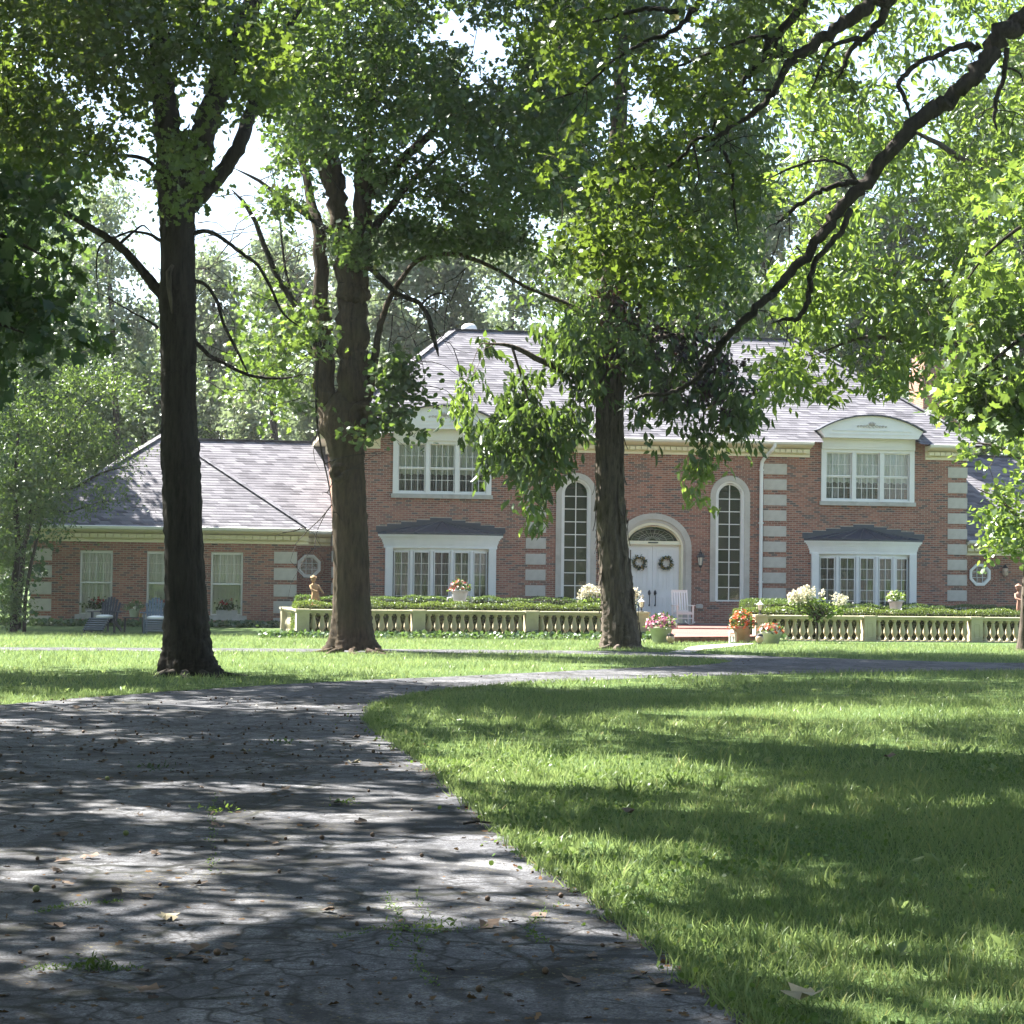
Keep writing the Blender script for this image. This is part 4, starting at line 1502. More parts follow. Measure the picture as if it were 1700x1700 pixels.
hedge('hedge', 'low clipped hedge directly behind the stone balustrade with the corner return', 'hedge', along(BALL_P, BALL_A, -0.05, 1.0), along(BALL_P, BALL_A, 8.6, 1.0), 0.9, 0.0, 0.89, 1, 1300, group='clipped hedges of the terrace')
hedge('hedge', 'darker low hedge under the bow window beside the octagon window wing', 'hedge', hw(-12.2, -3.6), hw(-1.7, -3.6), 0.9, 0.1, 0.98, 2, 900, 'leaf_mid', group='clipped hedges of the terrace')
hedge('hedge', 'low clipped hedge directly behind the balustrade with the hydrangea tree', 'hedge', along(BALR_P, BALR_A, -0.35, 1.1), along(BALR_P, BALR_A, 13.5, 1.1), 0.95, 0.0, 0.84, 3, 1300, group='clipped hedges of the terrace')
hedge('hedge', 'darker low hedge under the bow window near the downspout', 'hedge', hw(2.7, -3.2), hw(14.5, -3.2), 0.9, 0.1, 0.88, 4, 900, 'leaf_mid', group='clipped hedges of the terrace')
hedge('hedge', 'dense dark green hedge block beside the brick path and white rocking chair', 'hedge', hw(2.55, -7.6), hw(2.55, -3.9), 1.15, 0.0, 1.0, 5, 1400, 'leaf_mid', group='clipped hedges of the terrace')

# ------------------------------------------------------------------ flowers in pots
def flower_pot(name, label, loc, prof, mat, r, zf, hf, bloom, nb, leafy=220, seed=0, handles=False, seg=24, group='flower pots by the steps', blsize=0.055, leafmat='leaf_mid'):
    rng = np.random.default_rng(seed)
    t = thing(name, label, 'flower pot', loc, 0.3, group)
    top = prof[-1]
    inner_ = [(top[0] * 0.88, top[1]), (top[0] * 0.85, top[1] - 0.05)]
    MB().lathe(prof + inner_, seg).build('pot', mat, t, smooth=seg > 8)
    MB().lathe([(top[0] * 0.84, top[1] - 0.06), (top[0] * 0.84, top[1] - 0.045)], seg).build('soil', 'soil', t)
    if handles:
        for s in (-1, 1):
            MB().tube([(s * r * 0.75, 0, top[1] * 0.55), (s * r * 1.2, 0, top[1] * 0.5), (s * r * 1.25, 0, top[1] * 0.3), (s * r * 0.7, 0, top[1] * 0.15)], [0.02] * 4, 6).build('handle', mat, t, smooth=True)

    def dome(n, k):
        q = norm(rng.normal(size=(n, 3)))
        q[:, 2] = np.abs(q[:, 2])
        q *= (0.55 + 0.45 * rng.random((n, 1))) if k else (0.85 + 0.2 * rng.random((n, 1)))
        return np.c_[q[:, 0] * r, q[:, 1] * r, zf + q[:, 2] * hf]
    P = dome(leafy, True)
    c = np.array([0, 0, zf])
    out = norm(P - c + 0.01)
    me = leaf_mesh('foliage', 'leaflet', P, norm(out + rng.normal(size=P.shape) * 0.6), norm(out + rng.normal(size=P.shape) * 0.6), 0.10 * (0.6 + 0.7 * rng.random(len(P))), rng.random(len(P)) * 0.9)
    stuff_obj('foliage', me, leafmat, t)
    for bm_, n in zip(bloom, nb):
        P0 = dome(n, False)
        P = np.repeat(P0, 5, 0)
        out = norm(P - c)
        ring = norm(np.cross(out, rng.normal(size=out.shape)))
        me = leaf_mesh('blossom', 'round', P, norm(out + ring * 0.3), norm(ring + out * 0.35), blsize * (0.7 + 0.6 * rng.random(len(P))), rng.random(len(P)) * 0.9)
        stuff_obj('blossom', me, bm_, t)
    return t


M['terracotta'] = simple('terracotta', (0.36, 0.20, 0.14), 0.85, 0.15, 6, bstr=0.15, dirt=(0.42, 0.33, 0.27))
M['palepot'] = simple('mossy_stone_pot', (0.42, 0.43, 0.33), 0.85, 0.14, 6, bstr=0.2, dirt=(0.27, 0.30, 0.18))
M['whitepot'] = simple('white_urn', (0.74, 0.73, 0.70), 0.5, 0.05, 3)
M['greenpot'] = simple('pale_green_pot', (0.50, 0.56, 0.42), 0.6, 0.06, 4)
p = gnd(1097, 1069)
flower_pot('flower_pot', 'tapered mossy stone pot of pink flowers beside the brick step', tuple(p), [(0.19, 0), (0.20, 0.02), (0.29, 0.37), (0.33, 0.38), (0.33, 0.44)], 'palepot', 0.40, 0.42, 0.34, ('pink', 'white_bloom'), (85, 22), 300, 1, seg=24)
p = gnd(1232, 1067)
flower_pot('flower_pot', 'terracotta pot overflowing with orange flowers beside the hedge block', tuple(p), [(0.17, 0), (0.18, 0.02), (0.23, 0.36), (0.26, 0.37), (0.26, 0.43)], 'terracotta', 0.36, 0.40, 0.46, ('orange', 'salmon'), (80, 20), 340, 2)
p = gnd(1279, 1069)
flower_pot('flower_pot', 'wide pale bowl of salmon and white flowers in front of the end pier', tuple(p), [(0.20, 0), (0.22, 0.02), (0.27, 0.24), (0.31, 0.26), (0.31, 0.32)], 'palepot', 0.33, 0.30, 0.24, ('salmon', 'white_bloom', 'orange'), (40, 26, 18), 240, 3)
p = at(763, 1000, 61.5)
MB().box(-0.16, 0.16, -0.16, 0.16, 0, 0.80)
u = flower_pot('flower_urn', 'white urn with handles and red flowers above the hedge before the bow window', (p[0], p[1], 0.80), [(0.16, 0), (0.13, 0.04), (0.11, 0.07), (0.17, 0.14), (0.22, 0.34), (0.24, 0.42), (0.28, 0.45), (0.28, 0.48)], 'whitepot', 0.30, 0.45, 0.30, ('red', 'salmon', 'white_bloom'), (34, 24, 10), 220, 4, True, group='white urns above the hedges')
MB().box(-0.15, 0.15, -0.15, 0.15, -0.80, 0.0).build('pedestal', 'caststone', u)
p = at(1487, 1002, 63.5)
u = flower_pot('flower_urn', 'white pot of small cream flowers above the hedge before the bow window', (p[0], p[1], 0.76), [(0.14, 0), (0.15, 0.02), (0.20, 0.30), (0.24, 0.31), (0.24, 0.38)], 'whitepot', 0.28, 0.36, 0.26, ('cream_bloom',), (26,), 300, 5, group='white urns above the hedges', leafmat='leaf_lime')
MB().box(-0.15, 0.15, -0.15, 0.15, -0.76, 0.0).build('pedestal', 'caststone', u)

# planters on the sills of the wing
PL = ('wooden planter of red geraniums on the sill behind the dark chair', 'wooden planter of red geraniums on the sill behind the blue chair', 'wooden planter of red geraniums on the sill nearest the octagon window')
for i, cx in enumerate(WWX):
    rng = np.random.default_rng(40 + i)
    p = hw(cx + 0.02, -1.83, 0.335)
    t = thing('window_planter', PL[i], 'planter', tuple(p), YAW, 'planters on the window sills')
    m = MB().box(-0.33, 0.33, -0.06, 0.05, 0, 0.17)
    m.box(-0.34, 0.34, -0.066, 0.055, 0.06, 0.075).box(-0.34, 0.34, -0.066, 0.055, 0.15, 0.172)
    m.build('box', 'sillstone', t)
    P = np.c_[rng.normal(size=160) * 0.2, rng.normal(size=160) * 0.05, 0.18 + np.abs(rng.normal(size=160)) * 0.13]
    me = leaf_mesh('foliage', 'round', P, norm(rng.normal(size=P.shape) + [0, 0, 1]), norm(rng.normal(size=P.shape) + [0, 0, 0.5]), 0.075, rng.random(160) * 0.8)
    stuff_obj('foliage', me, 'leaf_mid', t)
    Pb = np.repeat(np.c_[rng.uniform(-0.26, 0.26, 7), rng.normal(size=7) * 0.04, 0.36 + rng.random(7) * 0.14], 12, 0) + rng.normal(size=(84, 3)) * 0.025
    me = leaf_mesh('blossom', 'round', Pb, norm(rng.normal(size=Pb.shape)), norm(rng.normal(size=Pb.shape)), 0.045, rng.random(84) * 0.8)
    stuff_obj('blossom', me, 'red', t)

# ------------------------------------------------------------------ lanterns
def post_lamp(label, loc, sc=1.0):
    t = thing('pier_lantern', label, 'lantern', loc, 0.2, 'lanterns on the gate piers')
    t.scale = (sc, sc, sc)
    MB().lathe([(0.07, 0), (0.07, 0.02), (0.025, 0.035), (0.02, 0.10), (0.045, 0.13)], 12).build('base', 'iron', t)
    MB().lathe([(0.05, 0.135), (0.075, 0.27)], 6).build('glass', 'bulb', t)
    c = MB()
    for k in range(6):
        a = 2 * math.pi * k / 6
        c.bar((0.054 * math.cos(a), 0.054 * math.sin(a), 0.13), (0.079 * math.cos(a), 0.079 * math.sin(a), 0.275), 0.009)
    c.build('cage', 'iron', t)
    MB().lathe([(0.105, 0.272), (0.10, 0.285), (0.05, 0.335), (0.018, 0.35), (0.022, 0.37), (0.006, 0.41), (0.004, 0.47)], 12).build('roof', 'whitepot', t)
    return t


q = along(BALL_P, BALL_A, MODL * 3)
post_lamp('small lantern on the balustrade end pier beside the pink flowers', (q[0], q[1], 0.752))
q = BALR_P
post_lamp('small lantern on the balustrade end pier above the salmon flowers', (q[0], q[1], 0.712))
p = hw(1.53, 0, 0)
t = thing('wall_lantern', 'black iron coach lantern on the brick wall between door and tall window', 'lantern', (p[0], p[1], 1.96), YAW)
MB().tube([(0, -0.005, 0.34), (0, -0.08, 0.36), (0, -0.15, 0.28), (0, -0.16, 0.2)], 0.012, 6).box(-0.05, 0.05, -0.02, 0.0, 0.22, 0.46).build('bracket', 'iron', t)
MB().lathe([(0.06, 0.20), (0.10, 0.46)], 6, (0, -0.17, 0)).build('glass', 'bulb', t)
c = MB()
for k in range(6):
    a = 2 * math.pi * k / 6
    c.bar((0.064 * math.cos(a), -0.17 + 0.064 * math.sin(a), 0.19), (0.105 * math.cos(a), -0.17 + 0.105 * math.sin(a), 0.465), 0.014)
c.lathe([(0.012, 0.0), (0.012, 0.10), (0.05, 0.14), (0.07, 0.195), (0.065, 0.2)], 10, (0, -0.17, 0))
c.build('cage', 'iron', t)
MB().lathe([(0.15, 0.46), (0.145, 0.48), (0.11, 0.55), (0.05, 0.60), (0.06, 0.63), (0.02, 0.66), (0.015, 0.74)], 12, (0, -0.17, 0)).build('roof', 'iron', t)
M['amber'] = simple('warm_tinted_glass', (0.50, 0.36, 0.26), 0.25, 0.1, 8)  # warm tint paints in the wall lantern's glow; path globes share it
p = at(1680, 948, 74.6)
pw = hw(13.0, 0.35)
t = thing('wall_lantern', 'wall lantern with a painted warm glow on the shaded low brick section', 'lantern', tuple(hw(12.42, 0.345, 1.9)), YAW)
MB().lathe([(0.04, 0.0), (0.09, 0.06), (0.11, 0.2), (0.09, 0.3)], 10, (0, -0.14, 0)).build('glass', 'amber', t)
c = MB()
for k in range(5):
    a = 2 * math.pi * k / 5
    c.bar((0.06 * math.cos(a), -0.14 + 0.06 * math.sin(a), 0.0), (0.115 * math.cos(a), -0.14 + 0.115 * math.sin(a), 0.22), 0.012)
c.lathe([(0.12, 0.30), (0.05, 0.38), (0.01, 0.44)], 10, (0, -0.14, 0)).box(-0.04, 0.04, -0.15, 0.0, 0.36, 0.39)
c.build('cage', 'iron', t)


def ground_light(name, label, loc, kind):
    t = thing(name, label, 'lantern', loc, 0.1)
    if kind:
        MB().lathe([(0.09, 0), (0.09, 0.02), (0.05, 0.04)], 10).build('base', 'iron', t)
        MB().lathe([(0.05, 0.041), (0.10, 0.10), (0.11, 0.17), (0.09, 0.22)], 12).build('globe', 'amber', t, smooth=True)
        MB().lathe([(0.095, 0.221), (0.08, 0.26), (0.03, 0.285)], 12).build('cap', 'iron', t)
    else:
        MB().box(-0.085, 0.085, -0.085, 0.085, 0, 0.03).build('base', 'whitepot', t)
        c = MB()
        for i in (-1, 1):
            for j in (-1, 1):
                c.box(i * 0.075 - 0.01, i * 0.075 + 0.01, j * 0.075 - 0.01, j * 0.075 + 0.01, 0.03, 0.27)
        c.build('cage', 'whitepot', t)
        MB().lathe([(0.03, 0.03), (0.03, 0.16)], 10).build('candle', 'curtain', t)
        MB().lathe([(0.12, 0.27), (0.04, 0.34), (0.02, 0.36)], 4).build('roof', 'whitepot', t)


ground_light('path_light', 'round copper path light at the foot of the pink flower pot', tuple(gnd(1113, 1070)), True)
ground_light('candle_lantern', 'small white candle lantern beside the terracotta flower pot', tuple(gnd(1216, 1067)), False)
ground_light('path_light', 'small dark path light at the foot of the pale bowl', tuple(gnd(1261, 1070)), True)

# ------------------------------------------------------------------ wreaths on the doors
for s, lab in ((-1, 'green and gold wreath on the door leaf behind the shaggy trunk'), (1, 'green and gold wreath on the door leaf nearest the wall lantern')):
    rng = np.random.default_rng(70 + s)
    t = thing('wreath', lab, 'wreath', tuple(hw(CX + s * 0.46, 0.06, 2.22)), YAW, 'wreaths on the front doors')
    MB().tube([(0.17 * math.cos(a), 0, 0.17 * math.sin(a)) for a in np.linspace(0, 2 * math.pi, 25)], 0.03, 6, False).build('ring', 'bark_dark', t)
    n = 260
    a = rng.random(n) * 2 * math.pi
    rr = 0.18 + rng.normal(size=n) * 0.035
    P = np.c_[rr * np.cos(a), -0.02 - rng.random(n) * 0.04, rr * np.sin(a)]
    out = np.c_[np.cos(a), np.full(n, -0.5), np.sin(a)]
    me = leaf_mesh('foliage', 'leaflet', P, norm(rng.normal(size=P.shape) * 0.5 + [0, -1, 0]), norm(out * 0.6 + rng.normal(size=P.shape) * 0.7), 0.07, rng.random(n) * 0.6)
    stuff_obj('foliage', me, 'leaf_dark', t)
    n = 60
    a = rng.random(n) * 2 * math.pi
    rr = 0.18 + rng.normal(size=n) * 0.04
    P = np.c_[rr * np.cos(a), -0.065 - rng.random(n) * 0.02, rr * np.sin(a)]
    me = leaf_mesh('blossom', 'round', P, norm(rng.normal(size=P.shape) * 0.4 + [0, -1, 0]), norm(rng.normal(size=P.shape)), 0.035, rng.random(n) * 0.8)
    stuff_obj('blossom', me, 'gold', t)

# ------------------------------------------------------------------ white rocking chair
p = at(1133, 1038, 69.2)
t = thing('rocking_chair', 'white slatted wooden rocking chair on the porch before the front doors', 'rocking chair', (p[0], p[1], 0.197), YAW + 0.12)
for s in (-1, 1):
    MB().tube([(s * 0.27, -0.42, 0.10), (s * 0.27, -0.2, 0.035), (s * 0.27, 0.1, 0.02), (s * 0.27, 0.4, 0.07), (s * 0.27, 0.52, 0.12)], 0.02, 6).build('rocker', 'white', t)
    MB().bar((s * 0.27, -0.24, 0.03), (s * 0.27, -0.25, 0.62), 0.045).build('leg', 'white', t)
    MB().bar((s * 0.27, 0.2, 0.03), (s * 0.25, 0.36, 1.13), 0.045).build('back_post', 'white', t)
    MB().box(s * 0.27 - 0.05, s * 0.27 + 0.05, -0.32, 0.27, 0.62, 0.645).build('armrest', 'white', t)
for k in range(5):
    x = -0.17 + 0.085 * k
    MB().bar((x, 0.235, 0.47), (x, 0.34, 1.06), 0.055, 0.015, up=(0, 1, 0)).build('slat', 'white', t)
MB().bar((-0.25, 0.345, 1.08), (0.25, 0.345, 1.08), 0.025, 0.09).build('top_rail', 'white', t)
MB().bar((-0.25, 0.225, 0.45), (0.25, 0.225, 0.45), 0.025, 0.06).build('lower_rail', 'white', t)
for k in range(6):
    y = -0.24 + 0.085 * k
    MB().box(-0.25, 0.25, y, y + 0.07, 0.41 - 0.012 * k, 0.43 - 0.012 * k).build('slat', 'white', t)
MB().bar((-0.27, -0.245, 0.22), (0.27, -0.245, 0.22), 0.03).build('stretcher', 'white', t)
MB().bar((-0.27, -0.25, 0.37), (0.27, -0.25, 0.37), 0.025, 0.06).build('seat_rail', 'white', t)

# ------------------------------------------------------------------ lawn chairs, side table, pot
M['navy'] = simple('navy_chair', (0.02, 0.026, 0.04), 0.5, 0.15, 8)
M['bluechair'] = simple('faded_blue_chair', (0.11, 0.15, 0.20), 0.6, 0.15, 8)
M['greyslat'] = simple('grey_blue_slats', (0.20, 0.225, 0.27), 0.6, 0.1, 8)


def lawn_chair(label, fl, loc, rz, mat, cushion):
    t = thing('lawn_chair', label, 'lawn chair', loc, rz, 'wooden lawn chairs before the wing')
    for k in range(7):
        u_ = (k - 3)
        x = u_ * 0.078
        zt = 0.98 - 0.018 * u_ * u_
        MB().bar((x * 0.85, 0.12, 0.30), (x * 1.05, 0.36, zt), 0.062, 0.02, up=(0, 1, 0)).build('back_slat', mat, t)
    MB().bar((-0.30, 0.27, 0.56), (0.30, 0.27, 0.56), 0.03, 0.06).build('back_brace', mat, t)
    for k in range(6):
        y = -0.42 + 0.095 * k
        z = 0.37 - 0.02 * k
        MB().box(-0.27, 0.27, y, y + 0.08, z - 0.02, z).build('seat_slat', mat, t)
    for s in (-1, 1):
        MB().box(s * 0.36 - 0.075, s * 0.36 + 0.075, -0.46, 0.32, 0.55, 0.575).build('armrest', mat, t)
        MB().box(s * 0.32 - 0.02, s * 0.32 + 0.02, -0.42, -0.32, 0, 0.55).build('leg', mat, t)
        MB().bar((s * 0.29, -0.40, 0.33), (s * 0.29, 0.42, 0.03), 0.03, 0.1).build('rear_leg', mat, t)
    if cushion:
        MB().lathe([(0.10, -0.02), (0.22, 0.0), (0.25, 0.04), (0.22, 0.08), (0.10, 0.10)], 16, (0, -0.25, 0.385)).build('cushion', 'curtain', t, smooth=True)
    f = thing('footrest', fl, 'footrest', tuple(np.array(loc) + np.array([0.95 * math.sin(rz), -0.95 * math.cos(rz), 0])), rz, 'slatted footrests before the lawn chairs')
    for k in range(6):
        a_ = Vector((0, 0.20 - 0.1 * k, 0.375 - 0.058 * k))
        MB().bar(a_ + Vector((-0.29, 0, 0)), a_ + Vector((0.29, 0, 0)), 0.085, 0.02, up=(0, 0.5, 0.87)).build('slat', 'greyslat', f)
    for s in (-1, 1):
        MB().bar((s * 0.25, 0.24, 0.355), (s * 0.25, -0.36, 0.01), 0.03, 0.07).build('side_rail', mat, f)
        MB().box(s * 0.25 - 0.02, s * 0.25 + 0.02, 0.17, 0.24, 0, 0.33).build('leg', mat, f)


p = gnd(178, 1049)
lawn_chair('dark navy slatted lawn chair before the first wing window', 'grey slatted footrest before the dark navy chair', (p[0], p[1], 0), -0.12, 'navy', True)
p = gnd(258, 1051)
lawn_chair('faded blue slatted lawn chair beside the dark tree trunk', 'grey slatted footrest before the faded blue chair', (p[0], p[1], 0), 0.18, 'bluechair', True)
p = gnd(222, 1050)
t = thing('side_table', 'small black metal side table between the two lawn chairs', 'table', (p[0], p[1], 0), 0.1)
MB().box(-0.30, 0.30, -0.22, 0.22, 0.40, 0.425).build('tabletop', 'iron', t)
for sx in (-1, 1):
    for sy in (-1, 1):
        MB().bar((sx * 0.26, sy * 0.18, 0), (sx * 0.24, sy * 0.17, 0.4), 0.025).build('leg', 'iron', t)
flower_pot('potted_plant', 'pale green pot of trailing foliage on the black side table', (p[0], p[1], 0.426), [(0.10, 0), (0.11, 0.01), (0.145, 0.20), (0.155, 0.205), (0.155, 0.23)], 'greenpot', 0.24, 0.21, 0.22, ('cream_bloom',), (6,), 130, 11, group=None)
p2 = (p[0] + 0.19, p[1] - 0.05, 0.426)
tc_ = thing('candle', 'small yellow candle jar on the black side table', 'candle', p2)
MB().lathe([(0.035, 0), (0.04, 0.01), (0.04, 0.15)], 12).build('jar', 'gold', tc_)

# ------------------------------------------------------------------ garden statues (one continuous skinned figure each)
M['putto'] = simple('ochre_stone', (0.42, 0.26, 0.13), 0.85, 0.15, 10, bstr=0.2)


def statue(label, loc, rz, joints, edges, mat, head):
    t = thing('garden_statue', label, 'statue', loc, rz, 'small garden statues')
    me = bpy.data.meshes.new('figure')
    me.from_pydata([j[:3] for j in joints], edges, [])
    o = bpy.data.objects.new('figure', me)
    COL.objects.link(o)
    o.parent = t
    md = o.modifiers.new('skin', 'SKIN')
    sv = me.skin_vertices[0].data
    for i, j in enumerate(joints):
        sv[i].radius = (j[3], j[3])
    sv[0].use_root = True
    ss = o.modifiers.new('sub', 'SUBSURF')
    ss.levels = ss.render_levels = 2
    me.materials.append(M[mat])
    MB().lathe([(0.0, -0.10), (0.045, -0.09), (0.075, -0.03), (0.08, 0.03), (0.06, 0.08), (0.02, 0.105)], 14, head).build('head', mat, t, smooth=True)
    MB().tube([(head[0] + 0.075 * math.cos(a), head[1] + 0.075 * math.sin(a), head[2] + 0.045 + 0.01 * math.sin(3 * a)) for a in np.linspace(0, 2 * math.pi, 17)], 0.026, 6, False).lathe([(0.072, 0.05), (0.05, 0.1), (0.01, 0.118)], 12, head).build('hair', mat, t, smooth=True)
    MB().lathe([(0.2, -0.78), (0.2, -0.70), (0.14, -0.67), (0.14, -0.06), (0.19, -0.03), (0.19, 0.0)], 16).build('pedestal', mat, t)


J = [(0, 0, 0.27, 0.095), (0.0, 0, 0.38, 0.09), (-0.03, 0, 0.52, 0.10), (-0.05, 0, 0.62, 0.045), (-0.06, 0, 0.68, 0.04),
     (-0.15, -0.02, 0.55, 0.045), (-0.12, -0.12, 0.43, 0.035), (0.05, -0.18, 0.38, 0.028), (0.08, -0.03, 0.55, 0.045), (0.16, -0.10, 0.42, 0.035), (0.24, -0.12, 0.33, 0.028),
     (-0.06, 0, 0.2, 0.07), (-0.07, -0.03, 0.1, 0.05), (-0.07, 0, 0.01, 0.04), (0.07, 0, 0.2, 0.07), (0.12, -0.06, 0.11, 0.05), (0.12, 0, 0.01, 0.04)]
ED = [(0, 1), (1, 2), (2, 3), (3, 4), (2, 5), (5, 6), (6, 7), (2, 8), (8, 9), (9, 10), (0, 11), (11, 12), (12, 13), (0, 14), (14, 15), (15, 16)]
p = at(523, 1000, 63.5)
statue('ochre cherub statue behind the hedge below the octagon window', (p[0], p[1], 0.78), 0.3, J, ED, 'putto', (-0.06, -0.02, 0.76))
p = at(1694, 1016, 64.0)
statue('pinkish cherub statue behind the hedge below the warm toned lantern', (p[0], p[1], 0.78), -0.3, J, ED, 'terracotta', (-0.06, -0.02, 0.76))

# ------------------------------------------------------------------ hydrangeas
def hydrangea(label, loc, trunk_h, blobs, n_bloom, seed, group='cream hydrangeas'):
    rng = np.random.default_rng(seed)
    t = thing('hydrangea', label, 'hydrangea', loc, 0, group)
    if trunk_h > 0.3:
        MB().tube([(0, 0, -0.05), (0.01, 0, trunk_h * 0.5), (0, 0, trunk_h)], [0.035, 0.03, 0.035], 8).build('trunk', 'bark_shag', t, smooth=True)
    br_ = MB()
    pos = []
    for (x, z, rx, rz_, n) in blobs:
        q = norm(rng.normal(size=(n, 3))) * rng.random((n, 1)) ** 0.35
        pos.append(np.c_[x + q[:, 0] * rx, q[:, 1] * rx * 0.7, z + q[:, 2] * rz_])
    pos = np.concatenate(pos)
    for q in pos[rng.random(len(pos)) < 0.12]:
        br_.tube([(0, 0, trunk_h - 0.03), (q[0] * 0.4, q[1] * 0.4, trunk_h * 0.4 + q[2] * 0.6), tuple(q)], [0.014, 0.01, 0.005], 4, False)
    br_.build('branch_growth', 'bark_shag', t, stuff=True)
    n = len(pos)
    me = leaf_mesh('foliage', 'leaflet', pos, norm(rng.normal(size=pos.shape) * 0.7 + [0, 0, 0.8]), norm(rng.normal(size=pos.shape) + [0, 0, -0.3]), 0.13 * (0.6 + 0.7 * rng.random(n)), rng.random(n) * 0.9)
    stuff_obj('foliage', me, 'leaf_lime', t)
    top = pos[np.argsort(-(pos[:, 2] + 0.35 * np.abs(pos[:, 0]) + rng.random(n) * 0.25))][:n_bloom]
    P = np.repeat(top + np.array([0, -0.03, 0.07]), 34, 0)
    k = rng.random((len(P), 1))
    d = norm(np.repeat(norm(np.c_[top[:, :2] * 0.6, np.full(len(top), 0.9)]), 34, 0))
    P = P + d * (k * 0.22 - 0.04) + rng.normal(size=P.shape) * 0.05 * (1.15 - k)
    me = leaf_mesh('blossom', 'round', P, norm(rng.normal(size=P.shape) + [0, -0.3, 0.6]), norm(rng.normal(size=P.shape)), 0.045, rng.random(len(P)) * 0.95)
    stuff_obj('blossom', me, 'cream_bloom', t)


p = at(1010, 1005, 60.3)
hydrangea('broad cream hydrangea bush behind the shaggy tree trunk', (p[0], p[1], 0), 0.2, [(-0.35, 0.95, 0.5, 0.35, 300), (0.4, 0.95, 0.5, 0.32, 260), (0, 0.6, 0.7, 0.5, 200)], 60, 21)
p = gnd(1356, 1067)
hydrangea('slim hydrangea tree with a cream flowering head before the balustrade', (p[0], p[1], 0), 0.62, [(-0.25, 1.02, 0.5, 0.28, 260), (0.4, 0.92, 0.42, 0.2, 160), (0.05, 0.75, 0.42, 0.2, 90)], 62, 22)
# ------------------------------------------------------------------ the three big lawn trees
def tree_root(label, x, y, group=None, name='tree'):
    return thing(name, label, 'tree', (0, 0, 0), 0, group)


def lim(root, nodes, d, mat, seg=8, sub=4, name='limb', seed=0, ridge=0.03, wob=0.12, **kw):
    return limb(name, px_path(nodes, d), mat, root, seg, sub, ridge, seed, wob=wob, **kw)


def roots(root, px, py, r0, n, mat, seed):
    rng = np.random.default_rng(seed)
    c = gnd(px, py)
    for i in range(n):
        a = 2 * math.pi * (i + rng.uniform(-0.25, 0.25)) / n
        L = rng.uniform(0.35, 0.8) + r0
        pts, rr = [], []
        for k, t in enumerate(np.linspace(0, 1, 7)):
            d = r0 * 0.75 + (L - r0 * 0.75) * t
            aa = a + 0.35 * math.sin(2.5 * t + i) * t
            pts.append((c[0] + d * math.cos(aa), c[1] + d * math.sin(aa), 0.07 * (1 - t) ** 2 - 0.015 - 0.025 * t))
            rr.append(0.05 * (1 - t) + 0.018)
        MB().tube(pts, rr, 8).build('root', mat, root, smooth=True)


# --- tree 1, dark straight trunk (34 m)
T = tree_root('tall tree with a straight blackish trunk standing on the lawn before the low wing', 0, 0, 'big trees on the lawn')
D1 = 34.4
b0 = gnd(315, 1124)
SK = []
SK.append(lim(T, [(318, 1131, 112), (317, 1118, 98), (314, 1098, 86), (312, 1070, 79), (310, 1030, 73), (307, 960, 66), (304, 880, 62), (301, 800, 62), (299, 760, 64), (297, 700, 58), (296, 620, 57), (295, 540, 58), (294, 500, 60), (295, 440, 56), (294, 380, 56), (293, 335, 60), (291, 300, 46), (290, 285, 20)], D1, 'bark_dark', 40, 9, 'trunk', 1, 0.035, 0.0, flare=1.0))
SK.append(lim(T, [(290, 320, 56), (284, 260, 48), (276, 190, 42), (268, 110, 38), (262, 20, 34), (258, -100, 28), (262, -260, 20), (250, -420, 12)], D1, 'bark_dark', 16, 6, 'limb', 2))
SK.append(lim(T, [(300, 335, 50), (325, 270, 42), (343, 210, 40), (362, 150, 38), (385, 90, 34), (415, 20, 30), (440, -80, 26), (470, -220, 18), (480, -350, 10)], D1, 'bark_dark', 16, 6, 'limb', 3))
SK.append(lim(T, [(303, 355, 34), (330, 325, 30), (355, 300, 28), (385, 262, 26), (402, 225, 24), (415, 190, 22, 0.5), (440, 120, 18, 1), (470, 60, 14, 1.3), (520, -20, 9, 1.6)], D1, 'bark_dark', 12, 5, 'limb', 4))
SK.append(lim(T, [(285, 505, 30), (266, 484, 21), (247, 462, 17), (222, 432, 15), (195, 405, 14), (165, 387, 12), (120, 360, 11, -0.3), (75, 338, 10, -0.6), (30, 322, 7, -0.9), (-20, 300, 5, -1)], D1, 'bark_dark', 10, 4, 'limb', 5))
SK.append(lim(T, [(268, 400, 7), (245, 388, 5), (215, 385, 4), (185, 398, 3.5), (165, 410, 3), (160, 450, 2.5), (166, 510, 2)], D1, 'bark_dark', 6, 3, 'limb', 6))
SK.append(lim(T, [(200, 404, 6), (225, 382, 4), (240, 375, 3), (258, 395, 2)], D1, 'bark_dark', 5, 3, 'limb', 7))
SK.append(lim(T, [(318, 388, 9), (345, 384, 7), (372, 398, 6.5), (400, 420, 6), (428, 440, 5.5), (450, 480, 5), (470, 520, 4), (500, 545, 3)], D1, 'bark_dark', 6, 4, 'limb', 8))
SK.append(lim(T, [(318, 465, 8), (340, 472, 6), (360, 500, 6), (372, 540, 5.5), (390, 575, 5), (402, 600, 4), (415, 628, 3)], D1, 'bark_dark', 6, 4, 'limb', 9))
SK.append(lim(T, [(320, 562, 9), (345, 588, 7), (370, 602, 6.5), (400, 618, 6), (430, 626, 5), (470, 628, 4), (502, 622, 3)], D1, 'bark_dark', 6, 4, 'limb', 10))
SK.append(lim(T, [(255, 275, 8), (235, 262, 7), (200, 258, 6), (165, 262, 5), (120, 250, 4, -0.5)], D1, 'bark_dark', 6, 4, 'limb', 11))
SK.append(lim(T, [(262, 545, 7), (250, 535, 4), (205, 510, 3), (180, 495, 2), (152, 480, 1.6)], D1, 'bark_dark', 5, 3, 'limb', 12))
